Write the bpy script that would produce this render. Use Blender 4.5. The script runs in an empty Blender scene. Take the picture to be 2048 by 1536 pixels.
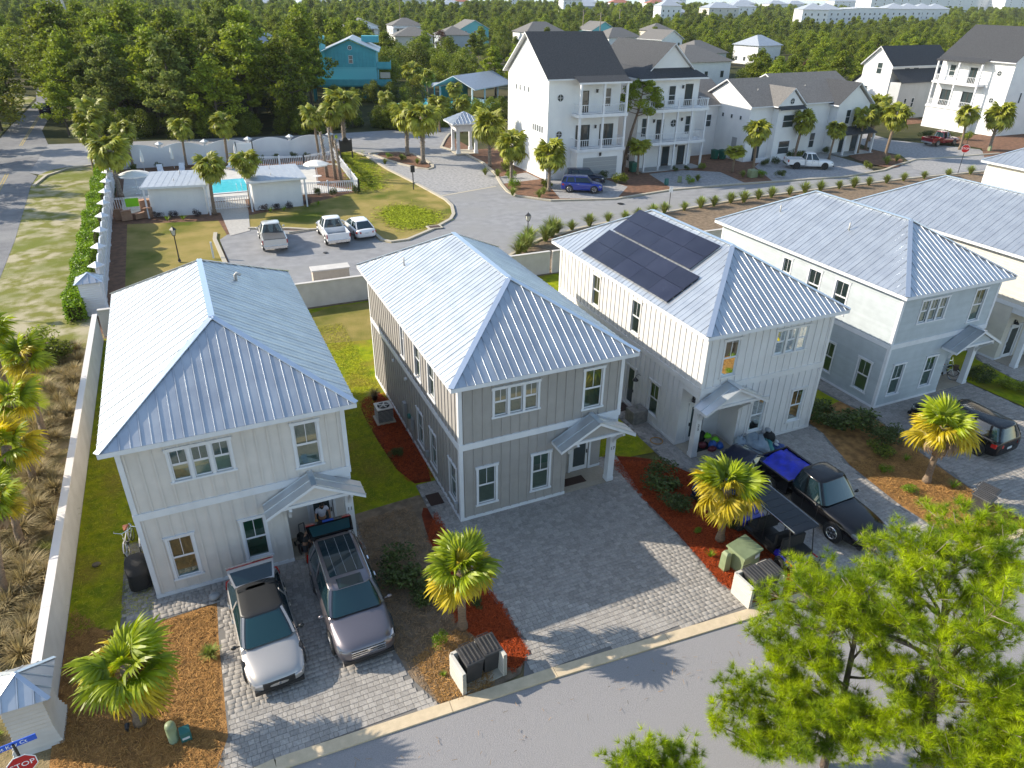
import bpy, math, random
import numpy as np
from mathutils import Vector, Matrix
from mathutils.geometry import tessellate_polygon
R = math.radians
rnd = random.Random(7)
scn = bpy.context.scene
col = scn.collection
# ---------------------------------------------------------------- camera
cam_d = bpy.data.cameras.new('camera'); cam = bpy.data.objects.new('camera', cam_d); col.objects.link(cam)
rv = Vector((0.91298161, -0.40778542, 0.01325269)); uv_ = Vector((0.18494557, 0.44258675, 0.87744635)); fv = Vector((0.3636753, 0.79864136, -0.47949167))
m = Matrix((rv, uv_, -fv)).transposed().to_4x4(); m.translation = Vector((-7.7298, -21.8147, 19.1763))
cam.matrix_world = m
cam_d.sensor_width = 36; cam_d.lens = 25.005; cam_d.clip_start = .1; cam_d.clip_end = 30000
scn.camera = cam
# ---------------------------------------------------------------- sky, sun, exposure
SUN = Vector((10.5, -6.7, -6.9)).normalized()
world = bpy.data.worlds.new('World'); scn.world = world; world.use_nodes = True
wn = world.node_tree.nodes; wl = world.node_tree.links
sky = wn.new('ShaderNodeTexSky'); sky.sky_type = 'NISHITA'; sky.sun_disc = False
sky.sun_elevation = math.asin(-SUN.z); sky.sun_rotation = math.atan2(-SUN.x, -SUN.y)
sky.air_density = 1.0; sky.dust_density = .6; sky.ozone_density = 1.6
bg = wn['Background']; bg.inputs['Strength'].default_value = .15
wl.new(sky.outputs[0], bg.inputs[0])
sd = bpy.data.lights.new('sun', 'SUN'); sd.energy = 3.6; sd.angle = R(.5); sd.color = (1, .945, .86)
so = bpy.data.objects.new('sun', sd); col.objects.link(so)
so.rotation_euler = SUN.to_track_quat('-Z', 'Y').to_euler(); so.location = (0, 0, 60)
scn.view_settings.view_transform = 'Standard'; scn.view_settings.look = 'None'
scn.view_settings.exposure = 1.05; scn.view_settings.gamma = 1; scn.view_settings.use_white_balance = True; scn.view_settings.white_balance_temperature = 7250; scn.view_settings.white_balance_tint = 8; scn.view_settings.use_curve_mapping = False
scn.render.resolution_x = 1024; scn.render.resolution_y = 768
# ---------------------------------------------------------------- materials
MT = {}
def mat(name, c, c2=None, rough=.6, metal=0., nscale=3., mix=1., detail=4., bump=0., bscale=20., orand=0., irand=0., spec=.5, coat=0., transl=0., coord='Object', c3=None, n3=.3, contrast=(.35, .65), stretch=None):
    if name in MT: return MT[name]
    m = bpy.data.materials.new(name); m.use_nodes = True; N = m.node_tree.nodes; L = m.node_tree.links
    b = N['Principled BSDF']; b.inputs['Roughness'].default_value = rough; b.inputs['Metallic'].default_value = metal
    b.inputs['Specular IOR Level'].default_value = spec; b.inputs['Coat Weight'].default_value = coat; b.inputs['Coat Roughness'].default_value = .05
    if coord == 'World': vec = N.new('ShaderNodeNewGeometry').outputs['Position']
    else: vec = N.new('ShaderNodeTexCoord').outputs['Object']
    if stretch:
        mp = N.new('ShaderNodeMapping'); mp.inputs['Scale'].default_value = stretch; L.new(vec, mp.inputs[0]); vec = mp.outputs[0]
    out = None
    if c2 is not None:
        nt = N.new('ShaderNodeTexNoise'); nt.inputs['Scale'].default_value = nscale; nt.inputs['Detail'].default_value = detail; L.new(vec, nt.inputs['Vector'])
        mr = N.new('ShaderNodeMapRange'); mr.inputs['From Min'].default_value = contrast[0]; mr.inputs['From Max'].default_value = contrast[1]; L.new(nt.outputs['Fac'], mr.inputs[0])
        mx = N.new('ShaderNodeMix'); mx.data_type = 'RGBA'; mx.inputs[6].default_value = (*c, 1); mx.inputs[7].default_value = (*c2, 1); L.new(mr.outputs[0], mx.inputs[0]); out = mx.outputs[2]
        if c3 is not None:
            nt = N.new('ShaderNodeTexNoise'); nt.inputs['Scale'].default_value = n3; nt.inputs['Detail'].default_value = 5; L.new(vec, nt.inputs['Vector'])
            mr = N.new('ShaderNodeMapRange'); mr.inputs['From Min'].default_value = .48; mr.inputs['From Max'].default_value = .64; L.new(nt.outputs['Fac'], mr.inputs[0])
            mx = N.new('ShaderNodeMix'); mx.data_type = 'RGBA'; L.new(out, mx.inputs[6]); mx.inputs[7].default_value = (*c3, 1); L.new(mr.outputs[0], mx.inputs[0]); out = mx.outputs[2]
    if orand or irand:
        hs = N.new('ShaderNodeHueSaturation')
        if out: L.new(out, hs.inputs['Color'])
        else: hs.inputs['Color'].default_value = (*c, 1)
        ad = None
        if orand:
            oi = N.new('ShaderNodeObjectInfo'); r1 = N.new('ShaderNodeMapRange'); r1.inputs['To Min'].default_value = -orand; r1.inputs['To Max'].default_value = orand; L.new(oi.outputs['Random'], r1.inputs[0]); ad = r1.outputs[0]
        if irand:
            g = N.new('ShaderNodeNewGeometry'); r2 = N.new('ShaderNodeMapRange'); r2.inputs['To Min'].default_value = -irand; r2.inputs['To Max'].default_value = irand; L.new(g.outputs['Random Per Island'], r2.inputs[0])
            if ad:
                a = N.new('ShaderNodeMath'); L.new(ad, a.inputs[0]); L.new(r2.outputs[0], a.inputs[1]); ad = a.outputs[0]
            else: ad = r2.outputs[0]
        a = N.new('ShaderNodeMath'); a.inputs[1].default_value = 1; L.new(ad, a.inputs[0]); L.new(a.outputs[0], hs.inputs['Value'])
        out = hs.outputs[0]
    if out: L.new(out, b.inputs['Base Color'])
    else: b.inputs['Base Color'].default_value = (*c, 1)
    if bump:
        nt = N.new('ShaderNodeTexNoise'); nt.inputs['Scale'].default_value = bscale; nt.inputs['Detail'].default_value = 5; L.new(vec, nt.inputs['Vector'])
        bp = N.new('ShaderNodeBump'); bp.inputs['Strength'].default_value = bump; bp.inputs['Distance'].default_value = .05; L.new(nt.outputs['Fac'], bp.inputs['Height']); L.new(bp.outputs[0], b.inputs['Normal'])
    if transl:
        t = N.new('ShaderNodeBsdfTranslucent'); ms = N.new('ShaderNodeMixShader'); ms.inputs[0].default_value = transl
        if out:
            L.new(out, t.inputs[0])
        else: t.inputs[0].default_value = (*c, 1)
        o = N['Material Output']; L.new(b.outputs[0], ms.inputs[1]); L.new(t.outputs[0], ms.inputs[2]); L.new(ms.outputs[0], o.inputs[0])
    m.diffuse_color = (*c, 1)
    MT[name] = m; return m
def glassmat(name, tint, gloss=.22, rough=.02):
    m = bpy.data.materials.new(name); m.use_nodes = True; N = m.node_tree.nodes; L = m.node_tree.links
    N.remove(N['Principled BSDF']); t = N.new('ShaderNodeBsdfTransparent'); t.inputs[0].default_value = (*tint, 1)
    g = N.new('ShaderNodeBsdfGlossy'); g.inputs['Roughness'].default_value = rough; g.inputs[0].default_value = (.9, 1, .97, 1)
    f = N.new('ShaderNodeFresnel'); f.inputs[0].default_value = 1.5; mr = N.new('ShaderNodeMapRange'); mr.inputs['To Min'].default_value = gloss; mr.inputs['To Max'].default_value = 1; L.new(f.outputs[0], mr.inputs[0])
    ms = N.new('ShaderNodeMixShader'); L.new(mr.outputs[0], ms.inputs[0]); L.new(t.outputs[0], ms.inputs[1]); L.new(g.outputs[0], ms.inputs[2]); L.new(ms.outputs[0], N['Material Output'].inputs[0])
    MT[name] = m; return m
mat('white_trim', (.66, .67, .70), (.60, .61, .64), rough=.5, nscale=2)
mat('siding_warm_white', (0.62, 0.575, 0.54), (0.55, 0.515, 0.485), rough=.65, nscale=1.5, bump=.05, bscale=60)
mat('siding_gray', (0.335, 0.315, 0.3), (0.295, 0.28, 0.265), rough=.65, nscale=1.5, bump=.05, bscale=60)
mat('siding_white', (0.64, 0.63, 0.625), (0.58, 0.57, 0.565), rough=.6, nscale=1.2, bump=.05, bscale=60)
mat('siding_blue_gray', (0.4, 0.445, 0.475), (0.36, 0.4, 0.43), rough=.6, nscale=2, irand=.04)
mat('siding_cream', (0.57, 0.54, 0.48), (0.52, 0.49, 0.44), rough=.6, nscale=2, irand=.03)
mat('metal_roof', (0.55, 0.58, 0.61), (0.46, 0.49, 0.53), rough=.42, metal=.78, nscale=1.3, detail=7, orand=.05, bump=.25, bscale=1.7)
mat('metal_roof_matt', (.58, .60, .62), (.50, .52, .54), rough=.45, metal=.5, nscale=4, orand=.04, bump=.08, bscale=2.5)
mat('metal_trim', (.62, .68, .76), rough=.3, metal=.8, bump=.08, bscale=5)
mat('shingle_dark', (.055, .058, .065), (.028, .03, .036), rough=.9, nscale=9, detail=8, bump=.5, bscale=14, coord='World')
mat('shingle_gray', (.17, .16, .155), (.12, .115, .11), rough=.9, nscale=5, bump=.3, bscale=8)
mat('wall_white', (.72, .72, .72), (.66, .66, .67), rough=.6, nscale=.7)
mat('wall_gray_far', (.42, .43, .44), (.38, .39, .40), rough=.6, nscale=.7)
mat('black_metal', (.02, .02, .022), rough=.4)
mat('dark_void', (.012, .013, .013), rough=.9)
mat('door_dark', (.03, .03, .03), rough=.35)
mat('blind', (.35, .37, .36), rough=.7)
mat('blind_green', (.10, .22, .17), rough=.6)
glassmat('window_glass', (.42, .58, .52), .14)
glassmat('car_glass_clear', (.10, .22, .25), .16, .01)
mat('pane_far', (.035, .05, .055), rough=.08, spec=.8)
mat('asphalt', (0.27, 0.27, 0.28), (0.21, 0.21, 0.22), rough=.9, nscale=1.1, detail=8, bump=.3, bscale=60, coord='World', c3=(.24, .238, .238), n3=.14)
mat('asphalt_court', (0.3, 0.288, 0.292), (0.225, 0.215, 0.22), rough=.9, nscale=38, detail=9, bump=.45, bscale=50, coord='World', c3=(.262, .252, .256), n3=.33)
mat('concrete', (.46, .41, .33), (.38, .34, .275), rough=.85, nscale=6, bump=.15, bscale=40, coord='World', contrast=(.3, .7))
mat('asphalt_shaded', (.175, .175, .185), (.13, .13, .14), rough=.9, nscale=1.1, detail=8, bump=.3, bscale=60, coord='World', c3=(.21, .208, .21), n3=.14)  # west road asphalt, darkened throughout: tree shade put into the colour
mat('kerb_tan', (.60, .48, .33), (.50, .40, .27), rough=.85, nscale=5, bump=.15, bscale=40, coord='World', contrast=(.3, .7))
mat('concrete_tan', (.36, .31, .25), (.32, .28, .22), rough=.85, nscale=8)
mat('paver', (0.365, 0.335, 0.305), (0.28, 0.258, 0.24), rough=.85, nscale=14, orand=.15, irand=.15, bump=.35, bscale=45, coord='World')
mat('paver_joint', (.17, .16, .15), rough=.95, bump=.3, bscale=60, coord='World')
mat('paver_road', (0.34, 0.33, 0.33), (0.22, 0.218, 0.222), rough=.9, nscale=3.2, detail=8, bump=.4, bscale=8, coord='World')
mat('lawn', (0.31, 0.34, 0.012), (0.15, 0.21, 0.01), rough=.9, nscale=2.2, detail=12, bump=.9, bscale=28, coord='World', c3=(.25, .21, .03), n3=.5, spec=.1)
mat('lawn_green', (0.25, 0.29, 0.008), (0.15, 0.2, 0.008), rough=.9, nscale=1.4, detail=9, bump=.9, bscale=28, coord='World', spec=.1)
mat('dry_lawn', (0.33, 0.25, 0.09), (0.24, 0.2, 0.055), rough=.9, nscale=.5, detail=10, bump=.9, bscale=20, coord='World', c3=(.09, .115, .014), n3=.16, spec=.1)
mat('verge', (0.4, 0.35, 0.24), (0.18, 0.18, 0.045), rough=.95, nscale=.75, detail=15, bump=.8, bscale=12, coord='World', c3=(.15, .17, .035), n3=.15, contrast=(.40, .58), spec=.1)
mat('sand_scrub', (0.34, 0.25, 0.145), (0.17, 0.14, 0.065), rough=.95, nscale=1.3, detail=9, bump=.9, bscale=14, coord='World', c3=(.075, .085, .018), n3=.35, spec=.1)
mat('straw', (0.42, 0.22, 0.08), (0.21, 0.11, 0.045), rough=.95, nscale=3, detail=9, bump=1., bscale=26, coord='World', spec=.1)
mat('straw_dark', (0.27, 0.2, 0.14), (0.16, 0.12, 0.085), rough=.95, nscale=3, detail=9, bump=1., bscale=26, coord='World', spec=.1)
mat('red_mulch', (0.22, 0.04, 0.015), (0.11, 0.02, 0.008), rough=.95, nscale=4, detail=9, bump=1., bscale=26, coord='World', spec=.1)
mat('mulch_brown', (0.24, 0.13, 0.085), (0.14, 0.085, 0.06), rough=.95, nscale=2, detail=9, bump=1., bscale=20, coord='World', spec=.1)
mat('green_strand', (.27, .31, .014), rough=.8, irand=.5, spec=.2)
mat('lawn_strand', (.30, .30, .02), rough=.8, irand=.6, spec=.2)
mat('straw_strand', (.36, .19, .062), rough=.8, irand=.5, spec=.2)
mat('red_strand', (.36, .058, .014), rough=.85, irand=.45, spec=.2)
mat('brown_strand', (.28, .18, .10), rough=.85, irand=.5, spec=.2)
mat('forest_floor', (0.06, 0.06, 0.022), (0.03, 0.038, 0.014), rough=.95, nscale=.4, detail=8, coord='World', c3=(.10, .085, .05), n3=.03, spec=.1)
mat('pine_leaf', (0.25, 0.29, 0.028), (0.13, 0.18, 0.015), rough=.65, nscale=.35, irand=.45, orand=.34, spec=.3, transl=.42)
mat('pine_leaf_blue', (0.19, 0.22, 0.05), (0.11, 0.145, 0.03), rough=.7, nscale=.35, irand=.45, orand=.22, spec=.3, transl=.4)
mat('oak_leaf', (0.22, 0.255, 0.024), (0.11, 0.15, 0.016), rough=.55, nscale=.5, irand=.5, orand=.34, spec=.35, transl=.4)
mat('yellow_leaf', (0.28, 0.27, 0.03), (0.17, 0.19, 0.022), rough=.6, irand=.4, nscale=.5, transl=.3)
mat('rust_leaf', (.13, .055, .03), (.09, .04, .022), rough=.7, irand=.4, nscale=.5)
mat('near_needle', (0.46, 0.56, 0.014), (0.13, 0.22, 0.01), rough=.5, nscale=1.6, irand=.5, spec=.35, transl=.45)
mat('bush_leaf', (0.085, 0.115, 0.022), (0.05, 0.075, 0.015), rough=.5, nscale=2, irand=.5, orand=.15, spec=.4, transl=.25)
mat('bright_bush', (.18, .28, .010), (.11, .20, .008), rough=.5, nscale=2, irand=.4, spec=.35, transl=.35)
mat('hedge_leaf', (0.22, 0.34, 0.01), (0.1, 0.2, 0.007), rough=.5, nscale=2, irand=.45, spec=.4, transl=.35)
mat('purple_bush', (.06, .035, .04), (.035, .03, .025), rough=.6, nscale=4, irand=.5, transl=.1)
mat('palm_green', (0.34, 0.4, 0.012), (0.2, 0.28, 0.01), rough=.45, nscale=2, irand=.3, orand=.2, spec=.5, transl=.4)
mat('palm_yellow', (0.6, 0.46, 0.022), (0.44, 0.36, 0.02), rough=.45, nscale=2, irand=.3, orand=.2, spec=.5, transl=.45)
mat('palm_dead', (.38, .27, .17), (.24, .15, .08), rough=.7, nscale=3, irand=.3, orand=.2, transl=.3)
mat('palm_far', (0.32, 0.32, 0.035), (0.19, 0.22, 0.025), rough=.5, nscale=2, irand=.35, orand=.25, spec=.4, transl=.3)
mat('grass_blade', (0.19, 0.26, 0.04), (0.24, 0.23, 0.07), rough=.7, nscale=2, irand=.4, orand=.2, transl=.3)
mat('dry_blade', (0.36, 0.27, 0.13), (0.22, 0.18, 0.07), rough=.7, nscale=2, irand=.4, orand=.2, transl=.3)
mat('palm_bark', (.27, .19, .125), (.15, .11, .08), rough=.9, nscale=9, bump=.9, bscale=14, stretch=(1, 1, 3))
mat('palm_boot', (.30, .25, .20), (.14, .11, .09), rough=.9, nscale=6, bump=1., bscale=9)
mat('bark', (.19, .135, .10), (.09, .065, .05), rough=.95, nscale=8, bump=.7, bscale=18, stretch=(1, 1, .35))
mat('twig', (.30, .25, .21), (.20, .16, .13), rough=.9, nscale=6)
mat('bark_far', (.10, .08, .065), rough=.95)
mat('tyre', (.018, .018, .018), rough=.85)
mat('rim', (.45, .45, .46), rough=.25, metal=.9)
mat('rim_black', (.02, .02, .02), rough=.35)
mat('chrome', (.75, .75, .75), rough=.12, metal=1)
mat('plastic_black', (.016, .016, .017), rough=.45)
mat('car_glass', (.008, .022, .028), rough=.03, spec=.9)
mat('car_glass_teal', (.008, .042, .050), rough=.03, spec=.9)
mat('red_lamp', (.40, .008, .006), rough=.15, coat=1)
mat('head_lamp', (.30, .31, .33), rough=.12, metal=.6)
mat('plate', (.55, .58, .6), rough=.5)
for n, c, mtl, rg in (('paint_silver', (.42, .395, .38), .45, .38), ('paint_gunmetal', (.17, .15, .165), .6, .28), ('paint_black', (.004, .004, .005), .0, .12), ('paint_white', (.74, .74, .75), 0, .3), ('paint_pearl', (.62, .60, .57), .3, .3), ('paint_blue', (.008, .035, .30), .2, .25), ('paint_red', (.20, .006, .012), .2, .25), ('paint_navy', (.010, .018, .045), .3, .25), ('paint_cart', (.01, .012, .32), .2, .2)):
    mat(n, c, rough=rg, metal=mtl, coat=0. if n in ('paint_black', 'paint_navy') else 1.)
mat('beige_panel', (.50, .43, .35), (.46, .39, .32), rough=.6)
mat('wall_fence', (0.56, 0.53, 0.5), (0.49, 0.46, 0.43), rough=.75, nscale=1.4, bump=.1, bscale=30)
mat('fence_cap', (.62, .58, .56), rough=.6)
mat('vinyl_white', (.66, .68, .72), (.60, .62, .67), rough=.45, nscale=.5)
mat('turquoise', (.05, .33, .39), (.04, .28, .34), rough=.6, nscale=1)
mat('turquoise_light', (.12, .45, .50), rough=.6)
mat('turquoise_deep', (.02, .22, .24), rough=.6)
mat('pool_water', (.06, .55, .66), (.10, .64, .74), rough=.04, nscale=1.5, bump=.25, bscale=3, spec=.8)
mat('pool_deck', (.56, .54, .50), (.48, .46, .43), rough=.8, nscale=1.2, coord='World')
mat('utility_green', (.22, .27, .15), (.18, .22, .12), rough=.5, nscale=3)
mat('teal_box', (.02, .13, .12), rough=.5)
mat('bin_green', (.01, .10, .07), rough=.5)
mat('bin_dark', (.035, .034, .036), (.05, .048, .05), rough=.5)
mat('tarp_blue', (.006, .03, .55), (.004, .018, .30), rough=.5, nscale=3, bump=.6, bscale=4)
mat('tarp_gray', (.30, .36, .40), (.22, .28, .33), rough=.7, nscale=4, bump=.5, bscale=6)
mat('fabric_black', (.012, .012, .013), rough=.85, bump=.4, bscale=14)
mat('skin', (.42, .22, .14), rough=.6)
mat('skin_dark', (.22, .11, .065), rough=.6)
mat('shirt_white', (.62, .62, .70), (.5, .5, .6), rough=.9, nscale=6, bump=.3, bscale=12)
mat('shirt_black', (.012, .012, .014), rough=.9)
mat('shirt_pink', (.45, .25, .28), rough=.9)
mat('cloth_dark', (.02, .02, .028), rough=.9)
mat('hair_dark', (.015, .010, .008), rough=.7)
mat('hair_blond', (.45, .28, .10), rough=.6)
mat('saddle_brown', (.32, .10, .04), rough=.5)
mat('bike_white', (.62, .62, .60), rough=.4)
mat('cardboard', (.34, .20, .13), (.28, .16, .10), rough=.85, nscale=3)
mat('sign_red', (.45, .012, .015), rough=.5)
mat('sign_blue', (.01, .09, .50), rough=.5)
mat('sign_white', (.8, .8, .8), rough=.5)
mat('sign_yellow', (.70, .42, .01), rough=.5)
mat('paint_line_yellow', (.36, .27, .09), rough=.8)
mat('paint_line_white', (.62, .62, .62), rough=.8)
mat('wicker', (.07, .04, .03), rough=.8)
mat('solar_cell', (0.018, 0.02, 0.038), (0.012, 0.013, 0.028), rough=.25, nscale=1, spec=.6, orand=.15)
mat('solar_frame', (.012, .012, .016), rough=.4)
mat('ac_metal', (.46, .44, .41), rough=.5, metal=.2)
mat('ac_grille', (.07, .07, .07), rough=.6)
mat('meter_gray', (.30, .31, .32), rough=.5)
mat('planter_stone', (.24, .22, .20), (.16, .15, .14), rough=.85, nscale=5)
mat('mat_brown', (.045, .022, .016), rough=.95)
mat('sea', (.01, .09, .22), (.015, .12, .26), rough=.15, nscale=.01, coord='World')
mat('beach', (.6, .56, .48), rough=.9)
mat('lamp_glass', (.5, .5, .45), rough=.2)
mat('brick_path', (.40, .38, .35), (.34, .32, .30), rough=.85, nscale=4, irand=.12, coord='World')
mat('umbrella_cloth', (.74, .72, .68), rough=.8)
mat('lime_bag', (.16, .5, .01), rough=.6)
mat('bag_blue', (.01, .09, .35), rough=.6)
mat('bag_maroon', (.14, .02, .03), rough=.6)
mat('teal_gear', (.02, .20, .20), rough=.5)
mat('orange_roof', (.36, .13, .08), (.28, .10, .07), rough=.8)
mat('roof_pale', (.42, .45, .49), (.36, .39, .44), rough=.5, metal=.2)
mat('rock', (.16, .13, .09), (.10, .08, .05), rough=.9, nscale=6, bump=.5, bscale=8)
mat('letter_white', (.85, .85, .85), rough=.5)
mat('letter_black', (.02, .02, .02), rough=.5)
mat('mud_blue', (.02, .06, .22), rough=.4)
# ---------------------------------------------------------------- mesh helpers
KIDS = {}
class MB:
    def __init__(s): s.v = []; s.f = []; s.mi = []; s.c = 0
    def add(s, vs, fs):
        o = len(s.v); s.v += [tuple(p) for p in vs]
        for f in fs: s.f.append(tuple(i + o for i in f)); s.mi.append(s.c)
        return s
    def hexa(s, p): return s.add(p, [(0, 3, 2, 1), (4, 5, 6, 7), (0, 1, 5, 4), (1, 2, 6, 5), (2, 3, 7, 6), (3, 0, 4, 7)])
    def box(s, x0, x1, y0, y1, z0, z1):
        return s.hexa([(x0, y0, z0), (x1, y0, z0), (x1, y1, z0), (x0, y1, z0), (x0, y0, z1), (x1, y0, z1), (x1, y1, z1), (x0, y1, z1)])
    def cbox(s, c, sx, sy, sz, rz=0, taper=1.):
        k, n = math.cos(rz), math.sin(rz); P = []
        for z, t in ((0, 1), (sz, taper)):
            for a, b in ((-1, -1), (1, -1), (1, 1), (-1, 1)):
                x, y = a * sx / 2 * t, b * sy / 2 * t; P.append((c[0] + x * k - y * n, c[1] + x * n + y * k, c[2] + z))
        return s.hexa(P)
    def fbox(s, F, u0, u1, d0, d1, z0, z1):
        o, U, D = F; P = []
        for z in (z0, z1):
            for u, d in ((u0, d0), (u1, d0), (u1, d1), (u0, d1)): P.append((o[0] + U[0] * u + D[0] * d, o[1] + U[1] * u + D[1] * d, o[2] + z))
        return s.hexa(P)
    def bar(s, a, b, w, h=None, up=(0, 0, 1)):
        a, b = Vector(a), Vector(b); h = h or w; d = (b - a).normalized(); up = Vector(up)
        sd = d.cross(up)
        if sd.length < 1e-4: sd = d.cross(Vector((1, 0, 0)))
        sd.normalize(); u2 = sd.cross(d); P = []
        for q in (a, b):
            for i, j in ((-1, -1), (1, -1), (1, 1), (-1, 1)): P.append(q + sd * i * w / 2 + u2 * j * h / 2)
        return s.hexa(P)
    def tube(s, pts, rad, n=8, cap=True):
        pts = [Vector(p) for p in pts]
        if not hasattr(rad, '__len__'): rad = [rad] * len(pts)
        V = []; Fc = []; prev = None
        for i, p in enumerate(pts):
            d = (pts[min(i + 1, len(pts) - 1)] - pts[max(i - 1, 0)]).normalized()
            a = d.cross(Vector((0, 0, 1)) if abs(d.z) < .95 else Vector((1, 0, 0))).normalized()
            if prev is not None and a.dot(prev) < 0: a = -a
            prev = a; b = d.cross(a)
            for k in range(n):
                t = 2 * math.pi * k / n; V.append(p + (a * math.cos(t) + b * math.sin(t)) * rad[i])
        for i in range(len(pts) - 1):
            for k in range(n): Fc.append((i * n + k, i * n + (k + 1) % n, (i + 1) * n + (k + 1) % n, (i + 1) * n + k))
        if cap: Fc.append(tuple(range(n - 1, -1, -1))); Fc.append(tuple((len(pts) - 1) * n + k for k in range(n)))
        return s.add(V, Fc)
    def ring(s, c, r, t, n=18, m=6, axis='x'):
        V = []; Fc = []
        for i in range(n):
            a = 2 * math.pi * i / n
            for j in range(m):
                b = 2 * math.pi * j / m; rr = r + t * math.cos(b); h = t * math.sin(b)
                p = {'x': (h, rr * math.cos(a), rr * math.sin(a)), 'y': (rr * math.cos(a), h, rr * math.sin(a)), 'z': (rr * math.cos(a), rr * math.sin(a), h)}[axis]
                V.append((c[0] + p[0], c[1] + p[1], c[2] + p[2]))
        for i in range(n):
            for j in range(m): Fc.append((i * m + j, ((i + 1) % n) * m + j, ((i + 1) % n) * m + (j + 1) % m, i * m + (j + 1) % m))
        return s.add(V, Fc)
    def lathe(s, c, prof, n=16, axis='z'):
        V = []; Fc = []
        for r, h in prof:
            for k in range(n):
                a = 2 * math.pi * k / n; x, y = r * math.cos(a), r * math.sin(a)
                p = (x, y, h) if axis == 'z' else ((h, x, y) if axis == 'x' else (x, h, y)); V.append((c[0] + p[0], c[1] + p[1], c[2] + p[2]))
        for i in range(len(prof) - 1):
            for k in range(n): Fc.append((i * n + k, i * n + (k + 1) % n, (i + 1) * n + (k + 1) % n, (i + 1) * n + k))
        Fc.append(tuple(range(n))); Fc.append(tuple((len(prof) - 1) * n + k for k in range(n)))
        return s.add(V, Fc)
    def ball(s, c, rx, ry=None, rz=None, n=10, m=7):
        ry = ry or rx; rz = rz or rx; V = []; Fc = []
        for i in range(m + 1):
            t = math.pi * i / m
            for k in range(n):
                a = 2 * math.pi * k / n; V.append((c[0] + rx * math.sin(t) * math.cos(a), c[1] + ry * math.sin(t) * math.sin(a), c[2] + rz * math.cos(t)))
        for i in range(m):
            for k in range(n): Fc.append((i * n + k, i * n + (k + 1) % n, (i + 1) * n + (k + 1) % n, (i + 1) * n + k))
        return s.add(V, Fc)
    def prism(s, poly, z0, z1):
        n = len(poly); V = [(x, y, z0) for x, y in poly] + [(x, y, z1) for x, y in poly]
        T = tessellate_polygon([[Vector((x, y, 0)) for x, y in poly]])
        Fc = [tuple(i + n for i in t) for t in T] + [tuple(reversed(t)) for t in T] + [(i, (i + 1) % n, (i + 1) % n + n, i + n) for i in range(n)]
        return s.add(V, Fc)
    def sheet(s, poly, z):
        T = tessellate_polygon([[Vector((x, y, 0)) for x, y in poly]])
        return s.add([(x, y, z) for x, y in poly], T)
    def loft(s, rings, cap=True, closed=True):
        n = len(rings[0]); V = [p for r in rings for p in r]; Fc = []
        for i in range(len(rings) - 1):
            for k in range(n if closed else n - 1): Fc.append((i * n + k, i * n + (k + 1) % n, (i + 1) * n + (k + 1) % n, (i + 1) * n + k))
        if cap: Fc.append(tuple(range(n - 1, -1, -1))); Fc.append(tuple((len(rings) - 1) * n + k for k in range(n)))
        return s.add(V, Fc)
    def mesh(s, name, mats, smooth=False):
        me = bpy.data.meshes.new(name); me.from_pydata(s.v, [], s.f)
        for q in (mats if isinstance(mats, (list, tuple)) else [mats]): me.materials.append(MT[q])
        if any(s.mi): me.polygons.foreach_set('material_index', s.mi)
        if smooth: me.polygons.foreach_set('use_smooth', [True] * len(s.f))
        me.update(); return me
    def build(s, name, mats, parent=None, label=None, smooth=False, kind=None, sub=0, loc=None):
        me = s.mesh(name, mats, smooth or sub > 0); return link(name, me, parent, label, kind, sub, loc)
def link(name, me, parent=None, label=None, kind=None, sub=0, loc=None, rot=None, scale=None):
    o = bpy.data.objects.new(name, me); col.objects.link(o)
    if parent: o.parent = parent; KIDS.setdefault(parent.name, []).append(o)
    if label: o['label'] = label
    if kind: o['kind'] = kind
    if loc is not None: o.location = loc
    if rot is not None: o.rotation_euler = rot
    if scale is not None: o.scale = scale if hasattr(scale, '__len__') else (scale,) * 3
    if sub:
        md = o.modifiers.new('s', 'SUBSURF'); md.levels = sub; md.render_levels = sub
    return o
def tag(o, label, cat, group=None):
    o['label'] = label; o['category'] = cat
    if group: o['group'] = group
    return o
def thing(name, label, cat, loc=(0, 0, 0), rz=0, group=None):
    o = bpy.data.objects.new(name, None); col.objects.link(o); o.location = loc; o.rotation_euler = (0, 0, rz); o.empty_display_size = .3
    return tag(o, label, cat, group)
def copy_tree(o, loc=None, rz=None, label=None, group=None, scale=None, parent=None, rot=None):
    c = o.copy(); col.objects.link(c)
    if parent is not None: c.parent = parent; KIDS.setdefault(parent.name, []).append(c)
    if loc is not None: c.location = loc
    if rz is not None: c.rotation_euler = (0, 0, rz)
    if rot is not None: c.rotation_euler = rot
    if label: c['label'] = label
    if group: c['group'] = group
    if scale is not None: c.scale = scale if hasattr(scale, '__len__') else (scale,) * 3
    for k in KIDS.get(o.name, []): copy_tree(k, parent=c)
    return c
def tri_mesh(name, V, F, m, smooth=False):
    me = bpy.data.meshes.new(name); nv, nf = len(V), len(F); k = F.shape[1]
    me.vertices.add(nv); me.vertices.foreach_set('co', V.astype(np.float32).ravel())
    me.loops.add(nf * k); me.loops.foreach_set('vertex_index', F.astype(np.int32).ravel())
    me.polygons.add(nf); me.polygons.foreach_set('loop_start', np.arange(0, nf * k, k, dtype=np.int32)); me.polygons.foreach_set('loop_total', np.full(nf, k, dtype=np.int32))
    me.update(calc_edges=True); me.materials.append(MT[m]); return me
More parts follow.
